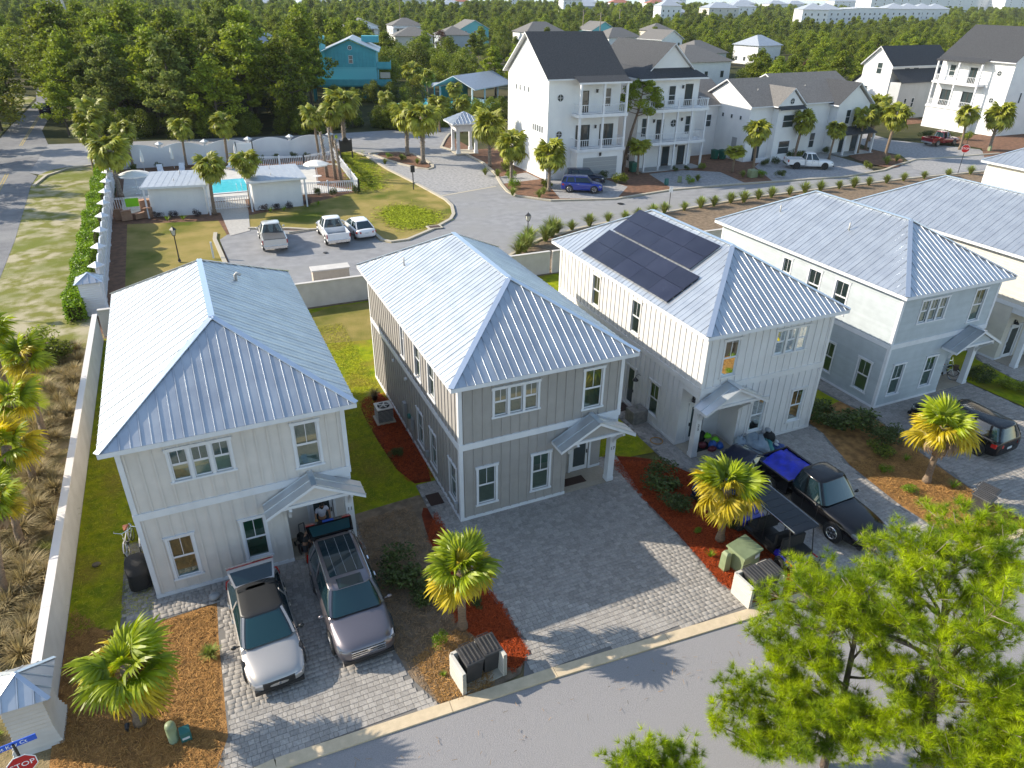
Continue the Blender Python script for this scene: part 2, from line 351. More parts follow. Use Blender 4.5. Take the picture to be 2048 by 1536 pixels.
def text_mesh(body, size, m, depth=.006):
    c = bpy.data.curves.new('lettering', 'FONT'); c.body = body; c.size = size; c.extrude = depth; c.align_x = 'CENTER'; c.align_y = 'CENTER'; c.resolution_u = 2
    o = bpy.data.objects.new('lettering', c); col.objects.link(o); bpy.context.view_layer.update()
    me = bpy.data.meshes.new_from_object(o.evaluated_get(bpy.context.evaluated_depsgraph_get())); bpy.data.objects.remove(o); bpy.data.curves.remove(c)
    me.name = 'lettering'; me.materials.clear(); me.materials.append(MT[m]); return me
def inside(x, y, poly):
    r = False; n = len(poly); j = n - 1
    for i in range(n):
        xi, yi = poly[i]; xj, yj = poly[j]
        if (yi > y) != (yj > y) and x < (xj - xi) * (y - yi) / (yj - yi) + xi: r = not r
        j = i
    return r
# ---------------------------------------------------------------- vegetation makers
RG = np.random.default_rng(5)
def leaf_tris(P, size, rng, up=.35, asp=.55):
    n = len(P); d = rng.normal(size=(n, 3)); d[:, 2] = d[:, 2] * .6; d /= np.linalg.norm(d, axis=1)[:, None]
    e = rng.normal(size=(n, 3)); e -= (e * d).sum(1)[:, None] * d; e /= np.linalg.norm(e, axis=1)[:, None]
    s = (size * rng.uniform(.6, 1.3, n))[:, None]
    V = np.stack([P - d * s * .5, P + e * s * asp * .5, P + d * s * .5, P - e * s * asp * .5], 1).reshape(-1, 3)
    return V, np.arange(4 * n).reshape(-1, 4)
def clump_points(C, rad, n, rng, flat=.65, shell=.5):
    i = rng.integers(0, len(C), n); d = rng.normal(size=(n, 3)); d /= np.linalg.norm(d, axis=1)[:, None]
    r = rng.uniform(0, 1, n) ** shell
    d[:, 2] *= flat
    return C[i] + d * (rad[i] * r)[:, None]
def far_tree(name, seed, h, spread, leafm, n, kind='pine', size=.42):
    rng = np.random.default_rng(seed); r = random.Random(seed); C = []; rad = []; mb = MB()
    lean = r.uniform(-.6, .6), r.uniform(-.6, .6); base = .28 if kind == 'pine' else .12
    tp = [(lean[0] * t * t * 1.2, lean[1] * t * t * 1.2, h * .86 * t) for t in (0, .25, .5, .75, 1)]
    mb.tube(tp, [.2 * h / 9, .16 * h / 9, .12 * h / 9, .08 * h / 9, .03], 6, cap=False)
    K = 27 if kind == 'pine' else 16
    for i in range(K):
        t = base + (1 - base) * (i + .5) / K; a = i * 2.4 + r.uniform(-.5, .5)
        w = spread * (math.sin(math.pi * min(1, (t - base) / (1 - base) * .78 + .22)) ** .8 if kind == 'pine' else (1 - ((t - .45) / .62) ** 2) ** .5 if abs(t - .45) < .6 else .3)
        k = w * r.uniform(.35, 1.0); z0 = h * .86 * t
        b = (lean[0] * t * t * 1.2, lean[1] * t * t * 1.2, z0 * .93); e = (b[0] + k * math.cos(a), b[1] + k * math.sin(a), z0 + h * .08 * r.uniform(0, 1))
        if i % 2 == 0: mb.tube([b, ((b[0] + e[0]) / 2, (b[1] + e[1]) / 2, (b[2] + e[2]) / 2 - .1), e], [.06 * h / 9, .045 * h / 9, .015], 4, cap=False)
        C.append(e); rad.append(spread * r.uniform(.26, .5) * (1 if kind != 'pine' else .66))
        if r.random() < .6: C.append((b[0] + k * .5 * math.cos(a + .5), b[1] + k * .5 * math.sin(a + .5), z0 + .2)); rad.append(spread * r.uniform(.22, .38))
    C.append((lean[0] * 1.2, lean[1] * 1.2, h * .92)); rad.append(spread * .33)
    C = np.array(C); rad = np.array(rad)
    P = clump_points(C, rad, n, rng, .55 if kind == 'pine' else .8, .42)
    V, F = leaf_tris(P, size, rng)
    cm = tri_mesh(name + '_crown', V, F, leafm); tm = mb.mesh(name + '_trunk', 'bark_far')
    return cm, tm
def put_tree(name, meshes, loc, rz, sc, label, group, cat='tree'):
    e = thing(name, label, cat, loc, rz, group); e.scale = (sc, sc, sc * rnd.uniform(.9, 1.1))
    link('trunk', meshes[1], e); link('crown', meshes[0], e); return e
# near pine: limbs, twigs and needle tufts
def near_pine(name, label, loc, rz, trunk, limbs, seed, tufts_per_m=16, needle=.23, group=None):
    r = random.Random(seed); rng = np.random.default_rng(seed)
    e = thing(name, label, 'tree', loc, rz, group); mb = MB(); tw = MB(); tips = []
    mb.tube(trunk[0], trunk[1], 9)
    limbs = list(limbs); ex = []
    for i in range(0, len(limbs), 3):
        a, b = limbs[i], limbs[(i * 3 + 1) % len(limbs)]
        if (Vector(a[1]) - Vector(b[1])).length < 3.2: ex.append((tuple(Vector(a[0]).lerp(Vector(b[0]), .5)), tuple(Vector(a[1]).lerp(Vector(b[1]), .5) + Vector((0, 0, r.uniform(-.1, .5)))), a[2] * .8))
    for (p0, p1, rad) in limbs + ex:
        p0, p1 = Vector(p0), Vector(p1); L = (p1 - p0).length; pts = [p0]
        for k in range(1, 6):
            q = p0.lerp(p1, k / 5) + Vector((r.uniform(-1, 1), r.uniform(-1, 1), r.uniform(-.6, .6))) * L * .05; pts.append(q)
        mb.tube(pts, [rad * (1 - .15 * k) for k in range(6)], 6)
        nsub = int(7 + L * 5)
        for s in range(nsub):
            t = .28 + .72 * (s + r.random() * .6) / nsub; t = min(t, .999); k = int(t * 5); q = pts[k].lerp(pts[k + 1], t * 5 - k)
            d = (p1 - p0).normalized(); a = Vector((r.uniform(-1, 1), r.uniform(-1, 1), r.uniform(-.25, .75))).normalized()
            dd = (d * .55 + a).normalized(); l = r.uniform(.4, 1.0) * (1.15 - .4 * t); q2 = q + dd * l * .55 + Vector((0, 0, .03)); q3 = q + dd * l + Vector((0, 0, .14 * l))
            tw.tube([q, q2, q3], [rad * .3, rad * .2, .008], 4, cap=False)
            for w in range(int(l * tufts_per_m)):
                u = .25 + .75 * r.random(); b = (q.lerp(q2, u * 2) if u < .5 else q2.lerp(q3, u * 2 - 1)); o = Vector((r.gauss(0, 1), r.gauss(0, 1), abs(r.gauss(0, .9)))).normalized() * r.uniform(.02, .20)
                tips.append((b + o, (dd * .4 + o.normalized() + Vector((0, 0, .5))).normalized()))
    mb.build('trunk', 'bark', e, smooth=True); tw.build('branches', 'twig', e, smooth=True, kind='stuff')
    T = np.array([list(a) for a, b in tips]); D = np.array([list(b) for a, b in tips]); nn = 46
    P = np.repeat(T, nn, 0); A = np.repeat(D, nn, 0) + rng.normal(size=(len(T) * nn, 3)) * .8; A /= np.linalg.norm(A, axis=1)[:, None]
    S = np.cross(A, rng.normal(size=A.shape)); S /= np.linalg.norm(S, axis=1)[:, None]; ln = (needle * rng.uniform(.7, 1.25, len(P)))[:, None]
    V = np.stack([P - S * .0048, P + S * .0048, P + A * ln], 1).reshape(-1, 3)
    link('needles', tri_mesh('needles', V, np.arange(len(V)).reshape(-1, 3), 'near_needle'), e, kind='stuff')
    return e
# fan palm fronds
def frond_mesh(name, m, seed, pet=.55, fan=.78, segs=30, droop=.35, spread=2.35, w=.052):
    r = random.Random(seed); V = []; F = []
    def a(vs, fs):
        o = len(V); V.extend(vs); F.extend([tuple(i + o for i in f) for f in fs])
    n = 4
    for i in range(n):
        x0, x1 = pet * i / n, pet * (i + 1) / n; z0, z1 = -.10 * (x0 / pet) ** 2 * pet, -.10 * (x1 / pet) ** 2 * pet
        a([(x0, -.013, z0), (x0, .013, z0), (x1, .011, z1), (x1, -.011, z1)], [(0, 1, 2, 3)])
    for k in range(segs):
        t = (k + .5) / segs * 2 - 1; an = t * spread; hub = pet + .28 * (1 - abs(t)) ** .9 * fan * .55; L = fan * (1 - .28 * abs(t) ** 2) * r.uniform(.88, 1.08)
        zf = -.10 * pet; dx, dy = math.cos(an), math.sin(an); fold = (.022 if k % 2 else -.022); tw = r.uniform(-.12, .12); dr = droop * r.uniform(.6, 1.5)
        pts = []
        for q, ww in ((0, .4), (.3, 1.15), (.62, 1.25), (.85, .6), (1, .05)):
            l = L * q; z = zf - dr * (max(0, q - .25)) ** 2 * fan - .06 * abs(t) * l; shr = 1 - .22 * dr * q * q
            cx, cy = hub + dx * l * shr, dy * l * shr; wx, wy = -dy * w * ww, dx * w * ww
            pts += [(cx - wx, cy - wy, z - fold * ww + tw * ww * .1), (cx + wx, cy + wy, z + fold * ww)]
        a(pts, [(0, 1, 3, 2), (2, 3, 5, 4), (4, 5, 7, 6), (6, 7, 9, 8)])
    me = bpy.data.meshes.new(name); me.from_pydata(V, [], F); me.materials.append(MT[m]); me.update(); return me
FR = {}
for key, m, dr in (('g', 'palm_green', .65), ('y', 'palm_yellow', .95), ('d', 'palm_dead', 1.5), ('f', 'palm_far', .95)):
    FR[key] = [frond_mesh('frond', m, 30 + i, droop=dr, fan=.80 if key != 'd' else .55, spread=2.05 if key != 'd' else 1.1, segs=30 if key != 'f' else 16, w=.031 if key != 'f' else .075) for i in range(3)]
def palm(name, label, loc, h, seed, lean=(0, 0), size=1., n=34, cat='palm tree', group=None, mix=(.55, .3, .15), trunk_r=.16, boots=0, rough_head=.0):
    r = random.Random(seed); e = thing(name, label, cat, loc, 0, group); mb = MB(); P = []; Q = []; ns = 16
    for i in range(ns + 1):
        t = i / ns; P.append((lean[0] * t * t, lean[1] * t * t, h * t)); Q.append(trunk_r * (1.3 - .55 * min(1, t * 6) + .08 * (i % 2)) if t < .15 else trunk_r * (.86 + .05 * (i % 2) + (.25 if t > .88 else 0)))
    mb.tube(P, Q, 11); mb.build('trunk', 'palm_boot' if boots else 'palm_bark', e, smooth=True)
    top = Vector(P[-1])
    if boots:
        b = MB()
        for i in range(boots):
            t = .35 + .65 * i / boots; a = i * 2.4; c = Vector((lean[0] * t * t, lean[1] * t * t, h * t)); d = Vector((math.cos(a), math.sin(a), .9)).normalized()
            b.bar(c + Vector((math.cos(a), math.sin(a), 0)) * trunk_r * .7, c + Vector((math.cos(a), math.sin(a), 0)) * trunk_r * .8 + d * .22, .09, .03)
        b.build('bark_boots', 'palm_boot', e, kind='stuff')
    for i in range(n):
        t = i / (n - 1); el = R(78) - t ** .9 * R(120) + r.uniform(-.30, .26); az = i * 2.39996 + r.uniform(-.4, .4)
        key = 'g' if t < mix[0] else 'y' if t < mix[0] + mix[1] else 'd'
        if mix[0] > 1: key = 'f'
        if r.random() < .12 and key == 'g' : key = 'y'
        s = size * r.uniform(.82, 1.22) * (.8 if i < 3 else 1)
        link('frond', FR[key][i % 3], e, loc=top + Vector((0, 0, -.12 * t)), rot=(r.uniform(-.65, .65), -el, az), scale=s)
    return e
def blade_tuft(name, m, seed, n=130, h=.8, spread=.55, w=.016):
    rng = np.random.default_rng(seed); V = []; F = []
    for i in range(n):
        a = rng.uniform(0, 6.283); k = rng.uniform(.1, 1) * spread; hh = h * rng.uniform(.55, 1.1); b = rng.uniform(0, .12) * spread; wx, wy = -math.sin(a) * w, math.cos(a) * w; o = len(V)
        for q, ww in ((0, 1), (.4, .9), (.75, .6), (1, .1)):
            d = b + k * q ** 1.7; z = hh * (q - .38 * q * q * k / spread - .12 * q ** 3); V += [(d * math.cos(a) - wx * ww, d * math.sin(a) - wy * ww, z), (d * math.cos(a) + wx * ww, d * math.sin(a) + wy * ww, z)]
        F += [(o, o + 1, o + 3, o + 2), (o + 2, o + 3, o + 5, o + 4), (o + 4, o + 5, o + 7, o + 6)]
    return tri_mesh(name, np.array(V), np.array(F), m)
TUFT = [blade_tuft('blades', 'grass_blade', i, n=260, h=1.0, spread=.7, w=.02) for i in range(3)]
DRYT = [blade_tuft('blades', 'dry_blade', 10 + i, n=220, h=.75, spread=.85, w=.013) for i in range(3)]
def bush_mesh(name, m, seed, r0=.5, h=.7, n=900, size=.09, K=9):
    rng = np.random.default_rng(seed); C = rng.uniform(-1, 1, (K, 3)) * [r0 * .6, r0 * .6, h * .3] + [0, 0, h * .5]; rad = rng.uniform(.35, .6, K) * r0
    P = clump_points(C, rad, n, rng, .8, .4); P[:, 2] = np.abs(P[:, 2]); V, F = leaf_tris(P, size, rng); return tri_mesh(name, V, F, m)
BUSH = {k: [bush_mesh('leaves', m, 50 + i, n=nn, size=sz) for i in range(3)] for k, m, nn, sz in (('dark', 'bush_leaf', 1500, .075), ('bright', 'bright_bush', 900, .08), ('purple', 'purple_bush', 700, .09), ('mid', 'oak_leaf', 1000, .09))}
def bush(kind, loc, s, label, group=None, name='shrub', cat='shrub', sz=None):
    e = link(name, BUSH[kind][rnd.randrange(3)], loc=loc, rot=(0, 0, rnd.uniform(0, 6)), scale=(s, s, (sz or s))); return tag(e, label, cat, group)
def tuft(loc, s, label, group, dry=False, name='grass_clump'):
    e = link(name, (DRYT if dry else TUFT)[rnd.randrange(3)], loc=loc, rot=(0, 0, rnd.uniform(0, 6)), scale=s); return tag(e, label, 'ornamental grass', group)
def spiky(name, label, loc, s, n=26, m='bright_bush', group=None):
    mb = MB(); r = random.Random(int(loc[0] * 100))
    for i in range(n):
        a = i * 2.4; k = r.uniform(.4, 1); t = Vector((math.cos(a) * k, math.sin(a) * k, 1.25 - .6 * k)) * s; sd = Vector((-math.sin(a), math.cos(a), 0)) * .04 * s
        p = t * .5 + Vector((0, 0, .08 * s)); mb.add([-sd * .7, sd * .7, p + sd, p - sd, t], [(0, 1, 2, 3), (3, 2, 4)])
    o = mb.build(name, m, loc=loc); return tag(o, label, 'plant', group)
def straw(name, poly, n, m, L=.14, z=.012, parent=None, seed=3, seed_poly=None):
    rng = np.random.default_rng(seed); P = np.array(poly); lo, hi = P.min(0), P.max(0); pts = []
    while len(pts) < n:
        q = rng.uniform(lo, hi)
        if inside(q[0], q[1], poly): pts.append(q + rng.normal(0, .04 if L < .3 else .7, 2))
    pts = np.array(pts); a = rng.uniform(0, math.pi * 2, n); l = L * rng.uniform(.6, 1.4, n); d = np.stack([np.cos(a) * l / 2, np.sin(a) * l / 2, rng.normal(0, .3 if L < .3 else .12, n) * l / 2], 1)
    c = np.column_stack([pts, z + rng.uniform(0, .05 if L < .3 else .03, n)]); w = np.stack([-np.sin(a), np.cos(a), rng.normal(0, .4, n)], 1) * (.0055 if L < .3 else .016)
    V = np.stack([c - d - w, c - d + w, c + d + w, c + d - w], 1).reshape(-1, 3)
    o = link(name, tri_mesh(name, V, np.arange(len(V)).reshape(-1, 4), m), kind='stuff')
    return o
# ---------------------------------------------------------------- the ground and what is laid on it
LZ = [0.0]
def ground(name, poly, m, label=None, z=None):
    LZ[0] += .0015; z = LZ[0] if z is None else z
    o = MB().sheet(poly, z).build(name, m, kind='structure')
    if label: o['label'] = label
    return o
def smooth_poly(p, k=2):
    for _ in range(k):
        q = []
        for i in range(len(p)):
            a, b = p[i], p[(i + 1) % len(p)]; q += [(a[0] * .75 + b[0] * .25, a[1] * .75 + b[1] * .25), (a[0] * .25 + b[0] * .75, a[1] * .25 + b[1] * .75)]
        p = q
    return p
def kerb(name, pts, m='concrete', w=.32, h=.11, zb=-.01):
    mb = MB(); n = len(pts); L = []
    for i in range(n):
        a = Vector(pts[max(i - 1, 0)]); b = Vector(pts[min(i + 1, n - 1)]); d = (b - a).normalized(); nn = Vector((-d.y, d.x)); p = Vector(pts[i]); q0 = p - nn * w / 2; q1 = p + nn * w / 2
        L.append([(q0.x, q0.y, zb), (q0.x, q0.y, LZ[0] + h), (q1.x, q1.y, LZ[0] + h), (q1.x, q1.y, zb)])
    return mb.loft(L).build(name, m, kind='structure')
MB().sheet([(-4000, -400), (9000, -400), (9000, 1000), (3000, 1010), (1200, 1040), (400, 1000), (-60, 960), (-4000, 900)], 0).build('ground', 'forest_floor', kind='structure')
MB().sheet([(-6000, 900), (-60, 960), (400, 1000), (1200, 1040), (3000, 1010), (9000, 1000), (28000, 1000), (28000, 28000), (-20000, 28000), (-20000, 900)], -.6).build('sea', 'sea', kind='structure')
ground('beach', [(-4000, 880), (-60, 925), (400, 965), (1200, 1005), (1200, 1040), (400, 1000), (-60, 960), (-4000, 900)], 'beach')
ground('scrub_ground', [(-40, -60), (60, -60), (60, 45), (-14.5, 45), (-24, 60), (-40, 60)], 'sand_scrub')
ground('verge', [(-22.2, 20), (-15.2, 20), (-15.2, 82.6), (-18.5, 82.3), (-21, 81.5), (-22.7, 80.3), (-23.5, 78), (-23.6, 72), (-22.5, 52)], 'verge', 'sandy grass verge beside the west road')
ground('green_patch', smooth_poly([(-19.5, 8), (-16.6, 9), (-16.2, 13), (-16.6, 19), (-17.3, 24), (-20.5, 25)], 2), 'lawn_green')
ground('far_verge', smooth_poly([(-31.3, 85), (-31.9, 119), (-32.4, 168), (-60, 170), (-60, 85)], 1), 'verge')
ground('sandy_lot', smooth_poly([(-22, 100), (-12, 97), (-13, 112), (-24, 118)], 1), 'verge')
ground('compound_soil', [(-15, 26.2), (17, 26.2), (17, 84), (-15, 84)], 'mulch_brown')
ground('dry_lawn', [(-13.3, 31), (-6.1, 31), (-6.1, 44.1), (-5.4, 45.4), (-5.75, 50.5), (-13.6, 52.2)], 'dry_lawn', 'browned lawn between the white fence and the parking lot')
TIP = [(-3.2, 46.3), (.03, 45.0), (1.7, 43.9), (5, 43.2), (6.6, 41.4), (6.8, 38.6), (7.5, 37.6), (9.2, 37.7), (12.37, 40.05), (15.0, 42.6), (15.94, 44.2), (16.9, 47.4), (17.1, 50), (16.46, 57.5), (15.4, 66.4), (14.9, 75.9), (13.7, 80.5), (11.4, 80), (9.3, 57.2), (2.9, 53.4), (-3.8, 51)]
ground('corner_lawn', TIP, 'dry_lawn', 'corner lawn with a green wet patch beside the entry street')
ENTRY = [(-24.6, 79.5), (-23.4, 78.2), (-22.6, 80.4), (-21, 81.6), (-18.5, 82.4), (11.5, 83.6), (13.7, 80.8), (14.9, 75.9), (15.4, 66.4), (16.46, 57.5), (17.1, 50), (16.9, 47.4), (15.94, 44.2), (15.0, 42.6), (12.37, 40.05), (9.2, 37.7), (7.5, 37.6), (6.8, 38.6), (6.6, 41.4), (5, 43.2), (1.7, 43.9), (-3.2, 46.3), (-5.4, 45.4), (-6.1, 44.1), (-5.7, 31), (-5.6, 26.4), (14.6, 26.4), (15.4, 30.6), (17.6, 32.4), (20.1, 33.9), (25, 35.6), (30.3, 36.6), (48.5, 39.0), (63.8, 39.3), (73, 39.5), (96, 38.4), (130, 38), (130, 45), (100, 46), (84, 47), (78.5, 45.2), (74.2, 43.6), (66.3, 42.6), (49.7, 44.3), (42.2, 44.6), (33.9, 43.4), (27.1, 45.3), (24.4, 48.6), (24.3, 51), (25.0, 54.3), (26.6, 60), (27.5, 66), (27.4, 72.0), (26.0, 78.3), (28.6, 84), (31, 88.5), (36, 92), (34, 95), (12, 94.5), (-14, 97.5), (-24.6, 99)]
ground('entry_street', ENTRY, 'asphalt', 'grey asphalt entry street and parking lot')
WEST = [(-21.4, -30), (-21.6, 30), (-22.3, 50), (-23.6, 72), (-23.6, 77.5), (-24.6, 79.5), (-24.6, 99), (-26.7, 112), (-27.6, 146), (-30.5, 175), (-40, 262), (-80, 420), (-86, 418), (-45, 262), (-34.5, 176), (-31.6, 150), (-31.6, 119), (-31, 84), (-30, 50), (-29.5, -30)]
ground('west_road', WEST, 'asphalt_shaded', 'two-lane asphalt road along the left edge')
for o_ in (-.13, .13):
    P = [(-25.6 + o_, -20), (-25.8 + o_, 40), (-26.1 + o_, 62), (-26.9 + o_, 80)]; Q = [(-27.9 + o_, 99), (-28.6 + o_, 122), (-29.6 + o_, 150), (-32.5 + o_, 176)]
    for PP in (P, Q): ground('yellow_line', [(x - .06, y) for x, y in PP] + [(x + .06, y) for x, y in reversed(PP)], 'paint_line_yellow')
ground('paver_street', [(15.5, 66), (16.3, 58.2), (17.0, 52), (24.3, 54.0), (25.5, 59), (26.9, 66), (26.8, 72), (15.2, 76)], 'paver_road', 'paver apron of the entry street')
ground('concrete_band', [(17.0, 51.6), (24.3, 53.6), (24.33, 53.97), (17.0, 51.97)], 'concrete'); ground('concrete_band', [(15.2, 76.03), (26.8, 72.03), (26.83, 72.4), (15.2, 76.4)], 'concrete')
ground('paver_crossing', [(66, 45.4), (72, 45.6), (78.3, 41.6), (84.3, 44.2), (95.5, 44.2), (100, 49.6), (93, 60), (95, 69), (90, 72), (87.5, 60), (84.5, 55.0), (85, 50.5), (82, 46.2), (78, 43.2), (76.4, 44.4), (72.5, 46.4), (66, 46.4)][:0] or [(78.6, 40.0), (96, 40.0), (96, 44.6), (100.5, 49.6), (94.5, 60), (97, 70), (91, 72), (87.2, 60), (84.9, 55.0), (85.2, 50.5), (82.0, 46.2), (79, 43.4)], 'paver_road')
ground('median_soil', smooth_poly([(15.8, 77.4), (17.3, 70.4), (19.6, 65.2), (20.8, 66.4), (20.9, 70), (20.6, 76)], 1), 'mulch_brown', z=.12)
kerb('median_kerb', smooth_poly([(15.4, 77.8), (17.0, 70.2), (19.5, 64.6), (21.1, 65.9), (21.3, 70), (20.9, 76.4)], 1) + [(15.4, 76.9)], h=.13)
ground('mulch_north', [(24.7, 48.9), (27.3, 45.8), (33.9, 43.9), (42.1, 45.1), (49.7, 44.8), (66.3, 43.1), (66.3, 60), (44, 75), (30, 75), (30.6, 88), (28.9, 84), (26.4, 78.3), (27.8, 72), (27.9, 66), (27, 60), (25.4, 54.3)], 'mulch_brown', 'mulched beds in front of the tall white houses')
for nm, P in (('paver_drive', [(28.6, 46.2), (34.4, 44.0), (38.4, 48.2), (37.6, 54.5), (30.8, 54.5)]), ('paver_drive', [(42.6, 45.2), (52.5, 44.6), (53.6, 50.7), (50, 53.3), (44.5, 53)]), ('paver_drive', [(56.2, 44.1), (66.6, 43.2), (73, 44.4), (75, 48), (76, 56), (66, 56.5), (60, 51.7)]), ('paver_path', [(23.9, 54.4), (27.3, 54.8), (30.6, 55.2), (30.6, 59), (25.3, 57.8)])):
    ground(nm, P, 'paver_road')
ground('mulch_island', smooth_poly([(80.7, 56.4), (83.9, 56.1), (84.7, 51), (81.5, 46.8), (76.9, 44.2), (75.6, 45.6), (76.2, 51.2)], 1), 'mulch_brown', z=.12)
ground('mulch_east', [(95.6, 45.4), (130, 46), (130, 60), (101, 58), (101.5, 50)], 'mulch_brown')
ground('mulch_far_side', [(84.5, 57), (87, 62), (91.5, 73), (98, 80), (104, 86), (120, 86), (118, 71), (110, 70.5), (105, 90), (86, 90), (77, 60)], 'mulch_brown')
ground('grass_strip_soil', [(14.9, 26.4), (125, 26.4), (125, 38), (96, 38.2), (73, 39.2), (63.8, 39.05), (48.5, 38.7), (30.3, 36.3), (25, 35.3), (20.1, 33.6), (17.8, 32.1), (15.7, 30.4)], 'straw_dark', 'mulched strip with grass clumps along the street')
ground('pool_deck', [(-14.2, 55.0), (-11.2, 58), (8.6, 57.4), (10.2, 72.5), (.4, 73.6), (-14.4, 75.6)], 'pool_deck')
ground('entry_path', [(-5.15, 44.9), (-3.35, 45.9), (-2.75, 53.0), (-2.6, 57.5), (-6.4, 57.5), (-6.3, 53.6), (-5.35, 53.2)], 'brick_path', 'pale paved path to the pool gate')
ground('pool_planter_soil', [(5.6, 61.5), (8.9, 57.6), (10.3, 71), (7.4, 73)], 'mulch_brown')
for P in ([(-6.3, 46.1), (-6.5, 44.2), (-5.9, 31)], [(-3.4, 46.6), (0, 45.2), (1.7, 44.1), (5.1, 43.4), (6.8, 41.5), (7.0, 38.7), (7.6, 37.85), (9.1, 37.9), (12.2, 40.2), (14.85, 42.7), (15.75, 44.3), (16.7, 47.5), (16.9, 50), (16.26, 57.5), (15.2, 66.4), (14.7, 75.9), (13.5, 80.7)], [(15.0, 26.6), (15.6, 30.4), (17.8, 32.2), (20.2, 33.7), (25, 35.4), (30.3, 36.4), (48.5, 38.8), (63.8, 39.1), (73, 39.3), (96, 38.2)],
          [(100, 46.3), (84, 47.3), (78.3, 45.5), (74.2, 43.9), (66.3, 42.9), (49.7, 44.6), (42.1, 44.9), (33.9, 43.7), (27.2, 45.6), (24.6, 48.8), (24.5, 51), (25.2, 54.3), (26.8, 60), (27.7, 66), (27.6, 72.0), (26.2, 78.3), (28.8, 84), (31, 88.3), (36, 91.8)], [(-23.3, 71.9), (-22.6, 77), (-20.6, 80.4), (-18, 81.7)]):
    kerb('kerb', P)
# near plots
ground('court_street', [(-30, -60), (70, -60), (70, -12.9), (21.4, -9.95), (12.7, -9.24), (8.4, -9.0), (0.15, -8.43), (-3.35, -8.27), (-8.5, -8.06), (-11, -8.3), (-14, -9.2), (-21.4, -10)], 'asphalt_court', 'grey asphalt court street in the foreground')
kc = [(-14, -9.0), (-11, -8.12), (-8.5, -7.86), (-3.35, -8.07), (.15, -8.22), (8.4, -8.79), (12.7, -9.03), (21.4, -9.74), (70, -12.7)]
for i in range(len(kc) - 1):
    a, b = Vector(kc[i]), Vector(kc[i + 1]); L = (b - a).length; nseg = max(1, int(L / 3.0)) if i < 7 else 1
    if i == 0: par = None
    for k in range(nseg):
        p, q = a.lerp(b, k / nseg), a.lerp(b, (k + 1) / nseg); d = (q - p).normalized() * .008; nn = Vector((-d.y, d.x)).normalized() * .2; p = p + d; q = q - d
        if par is None: par = MB().prism([(p.x - nn.x, p.y - nn.y), (q.x - nn.x, q.y - nn.y), (q.x + nn.x, q.y + nn.y), (p.x + nn.x, p.y + nn.y)], 0, LZ[0] + .06).build('concrete_kerb', 'kerb_tan', kind='structure')
        else: MB().prism([(p.x - nn.x, p.y - nn.y), (q.x - nn.x, q.y - nn.y), (q.x + nn.x, q.y + nn.y), (p.x + nn.x, p.y + nn.y)], 0, LZ[0] + .06).build('kerb_stone', 'kerb_tan', par)
ground('plot_lawn', [(-14.3, -.6), (-12.5, -.6), (-3.9, 2.2), (-1.1, 2.4), (10.2, 1.2), (11.5, 1.5), (19.2, .7), (22.4, .2), (22.6, 25.2), (-14.3, 25.2)], 'lawn', 'mown lawn between the houses')
ground('lawn_worn', smooth_poly([(-3.2, 19.5), (2, 18.6), (8, 19), (11, 20), (11, 25), (-4, 25)], 1), 'dry_lawn')
ground('straw_bed', [(-14.3, -8.7), (-11, -7.9), (-9.9, -7.6), (-9.5, -6.4), (-9.45, -.7), (-12.7, -1.0), (-13.4, -.3), (-14.3, -.1)], 'straw', 'pine straw bed beside the left driveway')
ground('straw_bed', [(-4.4, 1.8), (-3.9, 2.2), (-1.1, 2.4), (-.6, -.2), (-.5, -3), (-.2, -5), (-.2, -6.9), (-.9, -7.8), (-1.9, -7.95), (-3.7, -7.85), (-4.25, -6.6), (-4.6, -4.5)], 'straw_dark', 'pine straw bed between the two front driveways')
ground('red_mulch', smooth_poly([(-2.1, -4.9), (-1.5, -3.0), (-1.6, -.5), (-1.3, 1.6), (-.75, 1.2), (-.6, -2.8), (-.2, -5), (-.25, -7.2), (-1.1, -7.7), (-1.35, -6.5)], 1), 'red_mulch')
ground('red_mulch', smooth_poly([(-1.35, 3.3), (-1.7, 8.5), (-1.6, 11.6), (.1, 12.2), (.1, 3.1)], 1), 'red_mulch')
ground('red_mulch', [(7.9, 1.9), (7.7, -2.1), (7.8, -4.3), (7.55, -7.0), (8.0, -8.55), (10.5, -8.75), (11.0, -7.0), (11.2, -4.4), (11.0, -1.3), (10.3, .4), (9.2, 1.2)], 'red_mulch', 'bed of red pine mulch between the two right driveways')
ground('straw_bed', [(18.1, -8.95), (17.75, -6.4), (18.1, -3.2), (19.0, -.7), (19.2, .9), (22.5, 1.4), (22.7, -1), (22.0, -5), (21.7, -7.5), (21.9, -9.55)], 'straw')
ground('straw_bed', [(31.0, .2), (31.3, -3.5), (31.8, -9.5), (34.6, -9.9), (34.6, 2), (36, 25.2), (31.0, 25.2)], 'lawn')
ground('back_soil', [(-14.3, 25.2), (60, 25.2), (60, 26.0), (-14.3, 26.0)], 'straw_dark')
